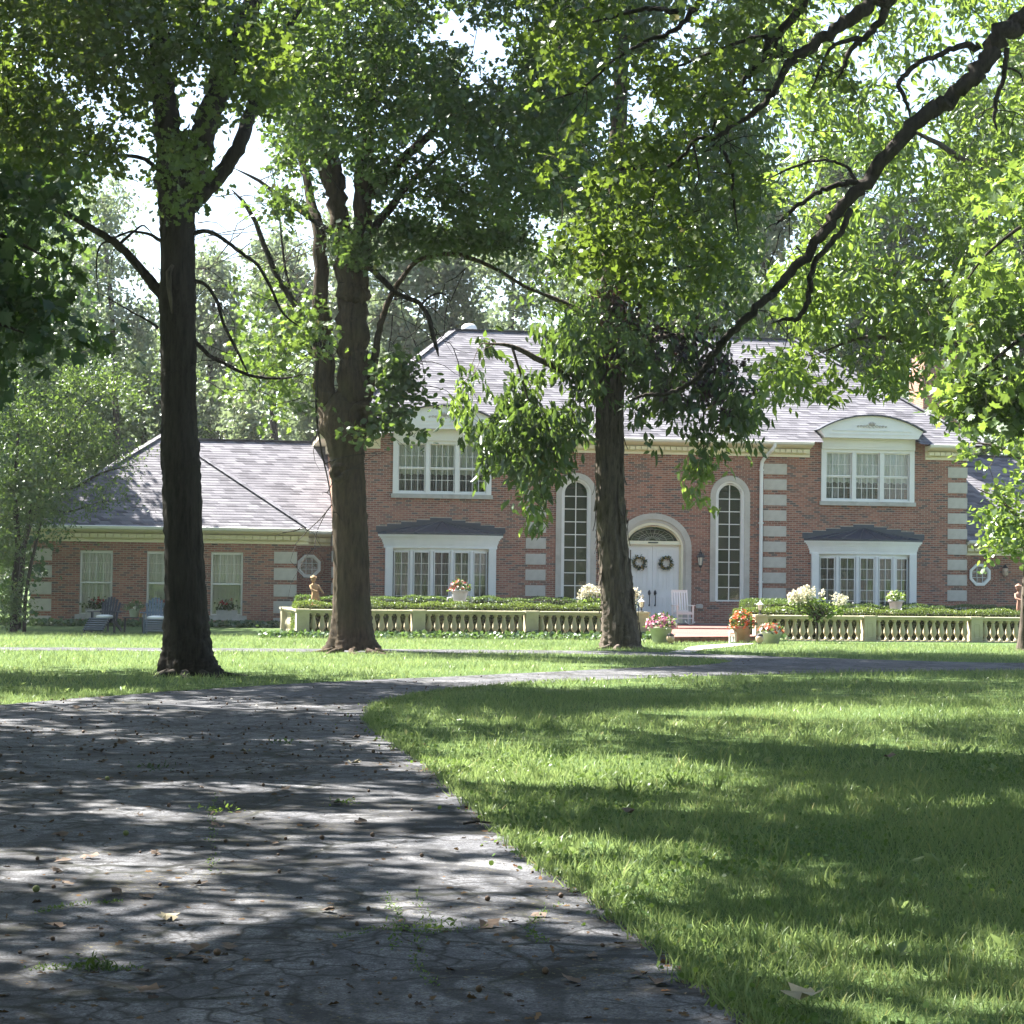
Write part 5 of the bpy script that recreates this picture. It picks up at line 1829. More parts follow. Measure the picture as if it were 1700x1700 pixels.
roots(T, 315, 1122, 0.45, 8, 'bark_dark', 1)
MB().tube([at(287, 440, D1 - 0.30), at(280, 452, D1 - 0.33), at(281, 480, D1 - 0.32), at(286, 520, D1 - 0.31)], [0.03, 0.05, 0.04, 0.02], 7).build('bark_scar', 'bark_shag', T, smooth=True)
sk = np.concatenate(SK)
bare_twigs(T, np.concatenate([SK[4], SK[7], SK[8], SK[9], SK[10]]), 46, 15, lmin=0.3, lmax=1.3, r0=0.009)
crown(T, 'leaf_oak', [], 28, 0.30, 0.12, 'oak', 101, sk, 'bark_dark', twigs=0.3, fields=[([(-80, -60), (510, -60), (490, 120), (430, 200), (380, 190), (345, 250), (310, 345), (262, 310), (240, 250), (200, 290), (150, 265), (100, 320), (40, 300), (-80, 330)], 33.6, 3.0, 980, -0.1, 80)])
crown(T, 'leaf_oak', [(180, -330, 34, 520, 250, 4.5, 900), (430, -330, 40, 380, 230, 4, 420)], 14, 0.5, 0.23, 'oak', 102, None, name='upper_crown')

# --- tree 2, brown trunk with knots (47 m)
T = tree_root('thick brown tree with two knots in its trunk before the main house corner', 0, 0, 'big trees on the lawn')
D2 = 47.3
SK = []
SK.append(lim(T, [(588, 1089, 110), (588, 1080, 92), (587, 1064, 78), (585, 1035, 68), (584, 1000, 62), (583, 930, 58), (580, 850, 56), (578, 800, 55), (576, 765, 57), (574, 735, 64), (573, 705, 74), (573, 680, 68), (574, 662, 50), (576, 648, 22)], D2, 'bark_brown', 44, 9, 'trunk', 21, 0.03, 0.0, flare=1.0))
SK.append(lim(T, [(556, 715, 44), (545, 670, 38), (538, 620, 34), (535, 560, 30), (534, 500, 26), (532, 440, 24), (528, 380, 20), (515, 330, 16, 0.4), (500, 260, 11, 0.8), (480, 160, 7, 1.2)], D2 + 0.1, 'bark_brown', 20, 5, 'limb', 22))
SK.append(lim(T, [(590, 712, 62), (589, 660, 54), (588, 600, 50), (587, 540, 48), (585, 480, 50), (586, 430, 54), (588, 400, 48)], D2, 'bark_brown', 26, 6, 'limb', 23))
SK.append(lim(T, [(580, 440, 34), (568, 390, 32), (560, 340, 32), (552, 290, 34), (540, 240, 32), (532, 195, 26), (520, 175, 20), (500, 80, 14, 0.8), (480, -40, 9, 1.4)], D2, 'bark_brown', 16, 5, 'limb', 24))
SK.append(lim(T, [(595, 425, 36), (600, 370, 32), (604, 300, 30), (606, 240, 26), (608, 180, 24), (612, 110, 22), (630, 50, 20), (650, -40, 17), (660, -200, 12)], D2, 'bark_brown', 16, 5, 'limb', 25))
SK.append(lim(T, [(604, 330, 22), (625, 308, 20), (650, 285, 18), (672, 262, 17), (700, 235, 15), (735, 205, 12, -0.4), (775, 175, 9, -0.8), (830, 150, 6, -1.2)], D2, 'bark_brown', 10, 4, 'limb', 26))
SK.append(lim(T, [(604, 400, 18), (625, 375, 15), (648, 345, 14), (672, 312, 12), (700, 285, 9, 0.4), (740, 250, 6, 0.8), (790, 225, 3, 1)], D2, 'bark_brown', 8, 4, 'limb', 27))
SK.append(lim(T, [(548, 310, 20), (530, 270, 17), (510, 240, 15), (485, 215, 13), (468, 180, 11), (460, 140, 9)], D2, 'bark_brown', 8, 4, 'limb', 28))
SK.append(lim(T, [(610, 665, 16), (618, 620, 14), (624, 580, 12), (632, 540, 11), (645, 500, 10), (662, 470, 9), (690, 435, 8), (720, 424, 8), (760, 422, 7.5), (800, 436, 7), (830, 450, 6), (870, 475, 5.5), (930, 500, 4), (960, 510, 3)], D2, 'bark_brown', 8, 5, 'limb', 29))
SK.append(lim(T, [(612, 442, 11), (635, 465, 10), (660, 488, 9), (690, 500, 8), (708, 520, 8), (716, 545, 8), (724, 575, 6.5), (728, 592, 4)], D2, 'bark_dark', 8, 4, 'limb', 30))
SK.append(lim(T, [(700, 505, 5), (715, 492, 4), (735, 487, 3.5), (748, 500, 2)], D2, 'bark_dark', 5, 3, 'limb', 31))
SK.append(lim(T, [(540, 590, 14), (515, 550, 12), (490, 505, 11), (468, 475, 10), (452, 440, 10), (438, 405, 9), (425, 370, 8), (408, 340, 7), (385, 315, 5)], D2 - 0.3, 'bark_dark', 8, 4, 'limb', 32))
SK.append(lim(T, [(548, 640, 9), (520, 590, 7), (500, 540, 6), (480, 480, 5), (470, 420, 4), (462, 340, 3.5), (450, 270, 3)], D2 + 0.3, 'bark_dark', 6, 4, 'limb', 33))
SK.append(lim(T, [(566, 400, 11), (530, 372, 9), (500, 352, 8), (470, 330, 7), (430, 300, 6), (390, 280, 4)], D2 - 0.2, 'bark_dark', 6, 4, 'limb', 34))
SK.append(lim(T, [(530, 560, 6), (526, 620, 5), (525, 680, 4), (532, 740, 3), (545, 800, 2.2), (553, 850, 1.6)], D2 - 0.8, 'bark_dark', 5, 4, 'limb', 35))
SK.append(lim(T, [(600, 705, 5), (640, 690, 4), (665, 672, 3)], D2 - 0.5, 'bark_dark', 5, 3, 'limb', 36))
roots(T, 587, 1084, 0.6, 8, 'bark_brown', 2)
# knots and burls
for (x, y, r, o_) in ((563, 785, 17, 0.40), (602, 690, 24, 0.50)):
    c = Vector(at(x, y, D2 - o_))
    k = MB()
    rr = r * D2 / FPX / 2
    pr = [(rr * 2.0, 0.0), (rr * 1.75, 0.09), (rr * 1.35, 0.14), (rr * 1.0, 0.135), (rr * 0.6, 0.06), (rr * 0.25, 0.02)]
    for q, z in pr:
        for i in range(14):
            a = 2 * math.pi * i / 14
            k.v.append((c.x + q * math.cos(a), c.y - z + 0.06, c.z + q * math.sin(a) * 1.05))
    for i in range(len(pr) - 1):
        for j in range(14):
            j2 = (j + 1) % 14
            k.f.append((i * 14 + j, i * 14 + j2, (i + 1) * 14 + j2, (i + 1) * 14 + j))
    k.f.append(tuple(5 * 14 + j for j in range(14)))
    k.build('knot', 'bark_brown', T, smooth=True)
sk = np.concatenate(SK)
bare_twigs(T, np.concatenate(SK[9:15]), 130, 25, lmin=0.5, lmax=2.2, r0=0.013)
bare_twigs(T, SK[1][:12], 24, 26, lmin=0.4, lmax=1.2, r0=0.01, droop=1.0)
crown(T, 'leaf_mid', [(595, 410, 46.5, 56, 34, .8, 26), (470, 330, 46, 56, 36, 1.2, 18), (840, 400, 47, 60, 26, 1.5, 18), (690, 390, 47, 60, 30, 1.2, 24), (770, 400, 47, 50, 24, 1.2, 16)], 28, 0.34, 0.145, 'oak', 111, sk, 'bark_dark', twigs=0.35, fields=[([(430, -60), (990, -60), (970, 250), (970, 345), (900, 330), (870, 375), (800, 335), (760, 385), (700, 335), (650, 345), (620, 290), (560, 250), (520, 300), (470, 275), (440, 200)], 47, 4.0, 1300, -0.1, 85), ([(620, 260), (700, 240), (800, 320), (870, 400), (760, 425), (640, 400)], 47.5, 2.0, 120, 0.0, 50), ([(850, -60), (1020, -60), (1020, 170), (930, 210), (860, 130)], 47, 2.5, 150, 0.0, 50)])
crown(T, 'leaf_mid', [], 20, 0.36, 0.14, 'maple', 112, sk, 'bark_dark', twigs=0.6, tone=0.7, fields=[([(390, 470), (470, 450), (540, 520), (560, 600), (540, 690), (470, 725), (420, 700), (365, 640), (375, 560)], 47.3, 1.8, 60, 0.1, 40)])
crown(T, 'leaf_lime', [], 16, 0.36, 0.14, 'maple', 117, sk, 'bark_dark', twigs=0.6, tone=0.3, name='sun_toned_sprays', fields=[([(400, 490), (470, 460), (540, 520), (560, 600), (540, 680), (440, 700), (380, 640)], 46.9, 1.4, 26, 0.25, 40)])  # sunlight painted in by a lighter leaf colour
crown(T, 'leaf_mid', [(650, 625, 46.4, 40, 45, 1, 26), (655, 690, 46.4, 42, 34, 1, 26), (600, 715, 46.4, 18, 12, .4, 5), (690, 640, 46.4, 12, 40, .4, 6)], 18, 0.28, 0.14, 'round', 113, sk, 'bark_dark', twigs=0.8, name='low_sprig')
crown(T, 'leaf_mid', [(650, -270, 47, 440, 250, 4.5, 650)], 14, 0.55, 0.25, 'oak', 114, None, name='upper_crown')

# --- tree 3, shaggy grey bark (51 m)
T = tree_root('tree with shaggy peeling grey bark and drooping leaf bunches before the front door', 0, 0, 'big trees on the lawn')
D3 = 50.6
SK = []
tr3 = [(1033, 1082, 70), (1032, 1072, 64), (1031, 1050, 60), (1028, 1020, 56), (1025, 990, 53), (1021, 950, 51), (1017, 900, 48), (1014, 850, 47), (1012, 800, 46), (1012, 740, 46), (1012, 690, 45), (1013, 640, 44), (1014, 580, 42), (1016, 500, 40), (1018, 420, 36), (1022, 330, 32), (1026, 240, 28), (1030, 150, 24), (1035, 40, 20), (1040, -100, 15)]
SK.append(lim(T, tr3, D3, 'bark_shag', 40, 8, 'trunk', 41, 0.045, 0.0, flare=0.6))
SK.append(lim(T, [(1006, 655, 20), (985, 640, 16), (950, 620, 13), (900, 600, 10, -0.4), (850, 575, 7, -0.7), (800, 570, 5, -0.9)], D3, 'bark_shag', 8, 4, 'limb', 42))
SK.append(lim(T, [(1020, 600, 18), (1055, 580, 14), (1100, 560, 11), (1150, 560, 9, -0.5), (1200, 590, 6, -0.8), (1230, 640, 4, -1)], D3, 'bark_shag', 8, 4, 'limb', 43))
SK.append(lim(T, [(1012, 420, 20), (980, 350, 16), (940, 290, 13), (900, 220, 10, 0.6), (860, 160, 7, 1)], D3, 'bark_shag', 8, 4, 'limb', 44))
SK.append(lim(T, [(1024, 400, 20), (1065, 340, 16), (1110, 270, 13), (1150, 200, 10, 0.6), (1190, 120, 7, 1)], D3, 'bark_shag', 8, 4, 'limb', 45))
SK.append(lim(T, [(1008, 540, 14), (970, 520, 11), (930, 500, 9), (880, 480, 6, -0.4)], D3, 'bark_shag', 8, 4, 'limb', 46))
SK.append(lim(T, [(850, 575, 5, -0.7), (870, 640, 4, -0.8), (890, 720, 3.4, -0.9), (895, 790, 2.6, -1.0), (905, 850, 2, -1.0)], D3, 'bark_shag', 5, 4, 'limb', 47))
SK.append(lim(T, [(1150, 560, 6, -0.5), (1165, 640, 4, -0.8), (1168, 720, 3, -1), (1165, 800, 2, -1)], D3, 'bark_shag', 5, 4, 'limb', 48))
SK.append(lim(T, [(1020, 490, 14), (1060, 470, 11), (1110, 450, 9), (1170, 440, 6)], D3, 'bark_shag', 6, 4, 'limb', 49))
roots(T, 1031, 1077, 0.42, 7, 'bark_shag', 3)
# peeling strips of bark
rng = np.random.default_rng(5)
tp = catmull(px_path(tr3, D3), 6)
for i in range(64):
    k = rng.integers(8, 76)
    c, r = tp[k, :3], tp[k, 3]
    a = rng.uniform(math.pi * 0.92, math.pi * 2.08)
    e = np.array([math.cos(a), math.sin(a), 0])
    tg = np.array([-e[1], e[0], 0])
    L = rng.uniform(0.35, 0.95)
    w = rng.uniform(0.03, 0.07)
    out = rng.uniform(0.03, 0.13)
    top_out = rng.uniform(0.0, 0.06)
    vs = []
    for t in (0, 0.3, 0.7, 1.0):
        q = c + np.array([0, 0, (0.5 - t) * L]) + e * (r * 1.03 + top_out * (1 - t) ** 3 + out * t ** 2.2)
        for s in (-1, 1):
            for th_ in (0, 1):
                vs.append(q + tg * s * w * (1 - 0.35 * t) - e * 0.012 * th_)
    fs = []
    for j in range(3):
        o_ = j * 4
        fs += [(o_, o_ + 2, o_ + 6, o_ + 4), (o_ + 1, o_ + 5, o_ + 7, o_ + 3), (o_, o_ + 4, o_ + 5, o_ + 1), (o_ + 2, o_ + 3, o_ + 7, o_ + 6)]
    fs += [(0, 1, 3, 2), (12, 14, 15, 13)]
    MB().add(vs, fs).build('bark_strip', 'bark_shag', T)
sk = np.concatenate(SK)
crown(T, 'leaf_mid', [], 28, 0.38, 0.20, 'leaflet', 121, sk, 'bark_shag', droop=0.7, twigs=0.35, fields=[([(860, -60), (1330, -60), (1300, 150), (1270, 300), (1250, 430), (1262, 560), (1180, 565), (1100, 520), (1060, 600), (1000, 560), (960, 540), (900, 510), (880, 430), (930, 380), (900, 330), (880, 200)], 51, 3.4, 860, -0.03, 85)])
crown(T, 'leaf_mid', [], 21, 0.27, 0.25, 'leaflet', 122, sk, 'bark_shag', flat=0.25, droop=1.1, twigs=0.9, tone=0.3, name='drooping_sprays', fields=[
    ([(745, 570), (800, 535), (880, 540), (995, 555), (995, 690), (965, 715), (930, 690), (938, 770), (905, 800), (915, 860), (890, 880), (872, 800), (850, 760), (800, 780), (792, 705), (742, 690), (738, 630)], 50, 1.3, 200, 0.22, 62),
    ([(1040, 565), (1110, 550), (1200, 570), (1255, 620), (1262, 700), (1235, 720), (1200, 690), (1180, 745), (1120, 740), (1080, 725), (1060, 690), (1040, 640)], 50, 1.2, 88, 0.0, 45)])
crown(T, 'leaf_lime', [(1160, 765, 49.6, 46, 24, .7, 10), (1160, 805, 49.6, 18, 20, .4, 4), (1235, 700, 49.8, 16, 16, .4, 3), (935, 705, 49.7, 22, 20, .4, 3), (770, 660, 49.4, 26, 30, .4, 6), (880, 840, 49.5, 14, 26, .3, 3)], 16, 0.26, 0.22, 'leaflet', 123, sk, 'bark_shag', flat=0.25, droop=1.1, twigs=0.9, name='low_sprig')
crown(T, 'leaf_brown', [(1035, 530, 50.3, 46, 110, .9, 60), (1175, 640, 49.8, 76, 56, 1.1, 50), (1125, 575, 50, 60, 46, 1, 30), (1215, 690, 49.8, 36, 36, .7, 12), (1010, 600, 50, 20, 30, .5, 8)], 22, 0.16, 0.12, 'diamond', 124, sk, 'bark_dark', droop=0.6, twigs=0.5, name='withered_cluster')
crown(T, 'leaf_mid', [(900, -230, 51, 300, 200, 4.5, 420)], 14, 0.55, 0.27, 'leaflet', 125, None, name='upper_crown')

# --- oak whose long dark boughs reach in from the edge (25 m)
T = tree_root('old oak whose long dark crooked boughs reach down across the roof of the house', 0, 0)
D4 = 25.0
SK = []
SK.append(limb('trunk', np.array([[9.6, 24.5, -0.1, 0.62], [9.5, 24.5, 0.4, 0.5], [9.3, 24.6, 2, 0.44], [9.0, 24.7, 5, 0.40], [8.6, 24.8, 8, 0.34], [8.3, 24.9, 11, 0.26], [8.0, 25, 15, 0.14]]), 'bark_oak', T, 24, 6, 0.03, 51, flare=0.8))
BIG = [(2080, -60, 96), (1960, -60, 84), (1830, -50, 80), (1760, -10, 76), (1700, 32, 70), (1655, 72, 58), (1620, 128, 52), (1580, 160, 50), (1540, 188, 48), (1490, 238, 44), (1440, 296, 42), (1390, 350, 38), (1345, 415, 30), (1300, 470, 28), (1265, 503, 26), (1215, 553, 24), (1182, 588, 22), (1168, 618, 19), (1138, 640, 14), (1105, 655, 12), (1080, 654, 11), (1058, 660, 9), (1042, 668, 5)]
BIG = [(x, y, w * 0.52) for x, y, w in BIG]
SK.append(lim(T, BIG, D4, 'bark_oak', 18, 6, 'bough', 52, 0.06, 0.34))
SK.append(lim(T, [(x, y, w * 0.6) for x, y, w in [(2060, -130, 60), (1800, -120, 54), (1600, -80, 50), (1500, -35, 48), (1440, 15, 42), (1405, 38, 36), (1370, 62, 32), (1330, 86, 30), (1306, 112, 23), (1286, 150, 18), (1258, 183, 16), (1220, 206, 14), (1196, 224, 13), (1178, 231, 11), (1156, 230, 10), (1138, 255, 10), (1112, 275, 9), (1080, 284, 8), (1040, 280, 8), (1010, 288, 6), (970, 290, 5), (935, 296, 3)]], D4, 'bark_oak', 14, 5, 'bough', 53, 0.06, 0.34))
SUB = [
    [(1422, 302, 14), (1390, 308, 12), (1360, 318, 11), (1325, 340, 9), (1300, 362, 8), (1288, 374, 5)],
    [(1420, 300, 8), (1405, 278, 7), (1380, 267, 6), (1350, 268, 5.5), (1310, 280, 5), (1270, 300, 3)],
    [(1412, 348, 14), (1395, 385, 13), (1370, 415, 12), (1350, 440, 12), (1344, 475, 11), (1342, 500, 11), (1326, 528, 10), (1305, 530, 8), (1280, 537, 5)],
    [(1625, 75, 18), (1590, 78, 13), (1555, 92, 11), (1520, 108, 11), (1496, 132, 11), (1494, 150, 10), (1506, 172, 8), (1512, 205, 4)],
    [(1672, 80, 12), (1668, 120, 10), (1655, 165, 10), (1650, 195, 7), (1656, 220, 4)],
    [(1350, -20, 22), (1320, 25, 20), (1285, 65, 17), (1258, 105, 13), (1232, 140, 11), (1208, 165, 9), (1190, 195, 8), (1178, 230, 6)],
    [(1310, 92, 14), (1270, 62, 11), (1230, 68, 9), (1180, 88, 7), (1120, 110, 5), (1080, 108, 3)],
    [(1184, 240, 8), (1205, 258, 8), (1216, 290, 7), (1218, 330, 6), (1226, 390, 4)],
    [(1482, -10, 22), (1456, 40, 17), (1432, 66, 14), (1412, 82, 11), (1402, 110, 10), (1390, 132, 5)],
    [(1430, 66, 12), (1390, 72, 9), (1372, 92, 8), (1358, 125, 6), (1345, 150, 3)],
    [(1322, 92, 11), (1302, 92, 9), (1280, 92, 9), (1270, 80, 6)],
    [(1280, 150, 7), (1245, 148, 6), (1215, 146, 5), (1195, 148, 3)],
    [(1215, 210, 6), (1200, 170, 5), (1215, 120, 4), (1240, 80, 3)],
    [(1110, 277, 5), (1090, 310, 4), (1080, 360, 3)],
    [(1150, 232, 5), (1160, 290, 4), (1150, 320, 3)],
    [(1010, 288, 4), (1000, 310, 3), (980, 350, 2)],
    [(1130, 20, 12), (1085, 15, 10), (1050, 18, 9), (1010, 30, 7), (960, 40, 5)],
    [(1180, -20, 14), (1140, 30, 12), (1110, 55, 10), (1070, 70, 8), (1020, 100, 6), (960, 150, 5), (900, 170, 4)],
    [(1660, 110, 6), (1690, 120, 5), (1700, 140, 3)],
]
for i, nodes in enumerate(SUB):
    SK.append(lim(T, [(x, y, w * 0.8) for x, y, w in nodes], D4, 'bark_oak', 8, 5, 'branch', 60 + i, 0.05, 0.32))
sk = np.concatenate(SK)
bare_twigs(T, np.concatenate(SK[3:]), 150, 35, 'bark_oak', 0.25, 1.0, 0.007)
crown(T, 'leaf_oak', [], 22, 0.17, 0.11, 'oak', 131, sk, 'bark_oak', twigs=0.7, twr=0.005, tone=0.4, fields=[([(900, 220), (980, 190), (1060, 210), (1130, 235), (1160, 300), (1180, 370), (1120, 440), (1050, 430), (980, 440), (920, 400), (890, 320)], 25, 1.3, 110, 0.2, 55)])
crown(T, 'leaf_oak', [(1230, 300, 25, 50, 60, .8, 12), (1390, 120, 25, 40, 30, .6, 8)], 17, 0.18, 0.105, 'oak', 132, sk, 'bark_oak', twigs=0.7, twr=0.005, fields=[([(880, -40), (1340, -40), (1280, 90), (1210, 210), (1100, 235), (1000, 205), (900, 190)], 25, 1.6, 170, 0.2, 60), ([(940, 380), (1060, 360), (1180, 390), (1220, 450), (1140, 500), (1040, 480), (960, 460)], 25, 1.2, 60, 0.2, 50)])
crown(T, 'leaf_oak', [(1450, -420, 25, 560, 260, 4, 520), (750, -560, 26, 420, 220, 4, 160), (300, -480, 24, 420, 220, 3.5, 800)], 14, 0.5, 0.22, 'oak', 133, None, name='upper_crown')  # last two leaf masses added out of view to shade the lawn

# --- bright trees on the sunny side behind the oak boughs
T = tree_root('lime green tree of sunlit slender leaflets before the right end of the roof', 0, 0)
SK = []
SK.append(limb('trunk', np.array([[9.9, 37.5, -0.1, 0.34], [9.9, 37.5, 0.4, 0.27], [9.8, 37.4, 3, 0.23], [9.5, 37.2, 7, 0.19], [9.2, 37, 11, 0.12], [9.0, 37, 14, 0.05]]), 'bark_shag', T, 16, 5, 0.03, 81, flare=0.6))
SK.append(lim(T, [(1740, 470, 22), (1650, 480, 16), (1560, 470, 12, -0.5), (1460, 450, 8, -0.8), (1370, 430, 5, -1)], 36.8, 'bark_shag', 8, 4, 'limb', 82))
SK.append(lim(T, [(1745, 560, 20), (1640, 570, 14), (1540, 570, 10, -0.3), (1440, 560, 7, -0.6), (1350, 590, 4, -0.9)], 36.8, 'bark_shag', 8, 4, 'limb', 83))
SK.append(lim(T, [(1725, 330, 18), (1640, 290, 13), (1560, 240, 9), (1480, 200, 6)], 37.0, 'bark_shag', 8, 4, 'limb', 84))
sk = np.concatenate(SK)
crown(T, 'leaf_lime', [], 19, 0.26, 0.18, 'leaflet', 141, sk, 'bark_shag', flat=0.5, droop=0.6, twigs=0.5, tone=0.4, fields=[([(1340, 340), (1500, 330), (1600, 380), (1640, 480), (1560, 560), (1530, 640), (1450, 630), (1400, 670), (1350, 640), (1290, 665), (1268, 620), (1310, 560), (1295, 480)], 36, 1.8, 340, 0.0, 55)])
crown(T, 'leaf_lime', [], 18, 0.31, 0.18, 'leaflet', 142, sk, 'bark_shag', flat=0.6, droop=0.4, twigs=0.3, name='upper_crown', tone=0.4, fields=[([(1300, -60), (1780, -60), (1780, 520), (1640, 480), (1600, 380), (1500, 340), (1340, 350), (1290, 320), (1310, 200)], 38, 2.4, 600, 0.0, 70)])

T = tree_root('maple with large sunlit star shaped leaves hanging beside the right chimney', 0, 0)
SK = [limb('trunk', np.array([[9.4, 30, -0.1, 0.3], [9.4, 30, 0.4, 0.22], [9.3, 30, 3, 0.19], [9.1, 30, 6, 0.15], [8.8, 30.2, 9, 0.08]]), 'bark_dark', T, 16, 5, 0.03, 85, flare=0.6)]
SK.append(lim(T, [(2020, 420, 16), (1850, 480, 12), (1740, 530, 9), (1660, 590, 6), (1590, 650, 3)], 30, 'bark_dark', 7, 4, 'limb', 86))
SK.append(lim(T, [(2010, 250, 16), (1860, 300, 12), (1740, 350, 8), (1640, 420, 5), (1570, 520, 3)], 30, 'bark_dark', 7, 4, 'limb', 87))
sk = np.concatenate(SK)
crown(T, 'leaf_lime', [], 15, 0.28, 0.15, 'maple', 151, sk, 'bark_dark', flat=0.7, droop=0.5, twigs=0.9, twr=0.005, tone=0.35, fields=[([(1600, 330), (1760, 250), (1760, 700), (1660, 700), (1600, 690), (1540, 690), (1520, 650), (1570, 600), (1590, 480), (1630, 420)], 30, 1.3, 130, 0.05, 50)])
crown(T, 'leaf_mid', [], 15, 0.28, 0.15, 'maple', 152, sk, 'bark_dark', flat=0.7, droop=0.5, twigs=0.8, twr=0.005, name='lower_crown', fields=[([(1620, 520), (1760, 480), (1760, 720), (1650, 700), (1590, 690), (1600, 620)], 30.6, 0.8, 60, 0.1, 45)])
crown(T, 'leaf_mid', [(1980, 50, 30, 160, 260, 2.0, 90)], 12, 0.4, 0.2, 'maple', 153, None, name='upper_crown')

T = tree_root('small pale barked tree with sunlit leaves at the right end of the long balustrade', 0, 0)
SK = [lim(T, [(1702, 1080, 30), (1701, 1070, 22), (1702, 1040, 19), (1706, 960, 17), (1712, 880, 14), (1722, 790, 11), (1740, 690, 7)], 52.5, 'bark_shag', 14, 5, 'trunk', 88, 0.03, 0.0, flare=0.6)]
SK.append(lim(T, [(1712, 900, 9), (1690, 860, 7), (1660, 830, 5), (1620, 810, 3)], 52.3, 'bark_shag', 6, 4, 'limb', 89))
SK.append(lim(T, [(1718, 800, 9), (1690, 760, 7), (1650, 740, 5), (1610, 735, 3)], 52.3, 'bark_shag', 6, 4, 'limb', 90))
sk = np.concatenate(SK)
crown(T, 'leaf_lime', [], 20, 0.26, 0.14, 'round', 161, sk, 'bark_shag', twigs=0.6, flat=0.8, tone=0.4, fields=[([(1600, 740), (1640, 720), (1700, 660), (1770, 640), (1770, 960), (1690, 945), (1640, 935), (1635, 890), (1610, 855), (1645, 800), (1600, 770)], 52, 1.4, 150, -0.05, 40)])
crown(T, 'leaf_mid', [(1900, 600, 53, 150, 200, 2.5, 130)], 18, 0.3, 0.16, 'round', 162, sk, 'bark_shag', twigs=0.4, name='upper_crown', fields=[([(1600, 720), (1630, 660), (1700, 600), (1770, 600), (1770, 720), (1660, 740)], 53.5, 1.4, 70, 0.0, 45)])

# --- dark maple at the left edge, and the trees that shade the drive
T = tree_root('maple with large dark leaves hanging in at the left edge above the shrubs', 0, 0)
SK = [limb('trunk', np.array([[-7.6, 21.5, -0.1, 0.42], [-7.6, 21.5, 0.4, 0.32], [-7.6, 21.5, 3, 0.28], [-7.5, 21.5, 7, 0.22], [-7.3, 21.6, 11, 0.12], [-7.2, 21.6, 14, 0.05]]), 'bark_dark', T, 18, 5, 0.03, 91, flare=0.7)]
SK.append(lim(T, [(-390, 380, 20), (-260, 370, 16), (-120, 370, 12), (0, 390, 9), (80, 430, 5)], 21.6, 'bark_dark', 8, 4, 'limb', 92))
SK.append(lim(T, [(-390, 500, 18), (-220, 500, 13), (-60, 520, 9), (60, 560, 4)], 21.6, 'bark_dark', 8, 4, 'limb', 93))
sk = np.concatenate(SK)
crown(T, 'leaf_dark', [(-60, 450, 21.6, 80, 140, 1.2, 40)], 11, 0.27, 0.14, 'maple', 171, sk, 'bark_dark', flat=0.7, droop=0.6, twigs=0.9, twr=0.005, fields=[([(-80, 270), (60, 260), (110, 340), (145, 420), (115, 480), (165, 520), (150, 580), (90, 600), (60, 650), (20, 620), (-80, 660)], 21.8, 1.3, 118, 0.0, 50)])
crown(T, 'leaf_dark', [(-420, -330, 21.5, 620, 430, 3.2, 760), (250, -830, 17, 760, 420, 2.6, 760), (850 - 9.0 / 17.5 * FPX, 958 - 8.0 / 17.5 * FPX, 17.5, 3.4 / 17.5 * FPX, 2.4 / 17.5 * FPX, 3.0, 420), (-1080, -330, 24, 560, 420, 4, 520), (-380, -250, 28, 505, 380, 3.5, 480)], 14, 0.45, 0.22, 'maple', 172, None, name='upper_crown')  # outer leaf masses without limbs, added unseen to shade drive and lawn
T = tree_root('broad maple whose crown shades the near end of the asphalt drive', 0, 0)
limb('trunk', np.array([[-8.5, 12.5, -0.1, 0.45], [-8.5, 12.5, 0.5, 0.34], [-8.5, 12.5, 4, 0.3], [-8.2, 12.5, 9, 0.2], [-8, 12.5, 14, 0.06]]), 'bark_dark', T, 18, 5, 0.03, 94, flare=0.7)
crown(T, 'leaf_mid', [(850 - 6.8 / 13 * FPX, 958 - 8.6 / 13 * FPX, 13, 4.8 / 13 * FPX, 3.2 / 13 * FPX, 5.0, 860)], 14, 0.45, 0.2, 'maple', 173, None, floor=5.2)

T = tree_root('tall tree whose crown shades the lawn before the low wing', 0, 0)
limb('trunk', np.array([[-12.6, 36.5, -0.1, 0.45], [-12.6, 36.5, 0.5, 0.34], [-12.6, 36.5, 5, 0.3], [-12.6, 36.5, 10, 0.2], [-12.6, 36.5, 16, 0.06]]), 'bark_dark', T, 18, 5, 0.03, 95, flare=0.7)
crown(T, 'leaf_mid', [(850 - 12.6 / 36.5 * FPX, 958 - 9 / 36.5 * FPX, 36.5, 3.6 / 36.5 * FPX, 3.8 / 36.5 * FPX, 4.5, 560)], 14, 0.5, 0.22, 'maple', 174, None, floor=4.5)

T = tree_root('tall tree whose crown shades the left end of the wing roof', 0, 0)
limb('trunk', np.array([[-19, 65.5, -0.1, 0.45], [-19, 65.5, 0.5, 0.34], [-19, 65.5, 5, 0.3], [-19, 65.5, 10, 0.2], [-19, 65.5, 16, 0.06]]), 'bark_dark', T, 18, 5, 0.03, 96, flare=0.7)
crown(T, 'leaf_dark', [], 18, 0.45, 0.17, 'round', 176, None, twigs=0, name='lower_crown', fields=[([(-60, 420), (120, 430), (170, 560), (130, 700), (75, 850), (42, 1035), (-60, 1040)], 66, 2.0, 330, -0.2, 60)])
crown(T, 'leaf_mid', [(850 - 18.6 / 65 * FPX, 958 - 9.2 / 65 * FPX, 65, 5.4 / 65 * FPX, 4.8 / 65 * FPX, 5.0, 900), (850 - 17.4 / 70.5 * FPX, 958 - 9.0 / 70.5 * FPX, 70.5, 3.2 / 70.5 * FPX, 3.4 / 70.5 * FPX, 3.0, 330)], 16, 0.55, 0.2, 'maple', 175, None, name='upper_crown')

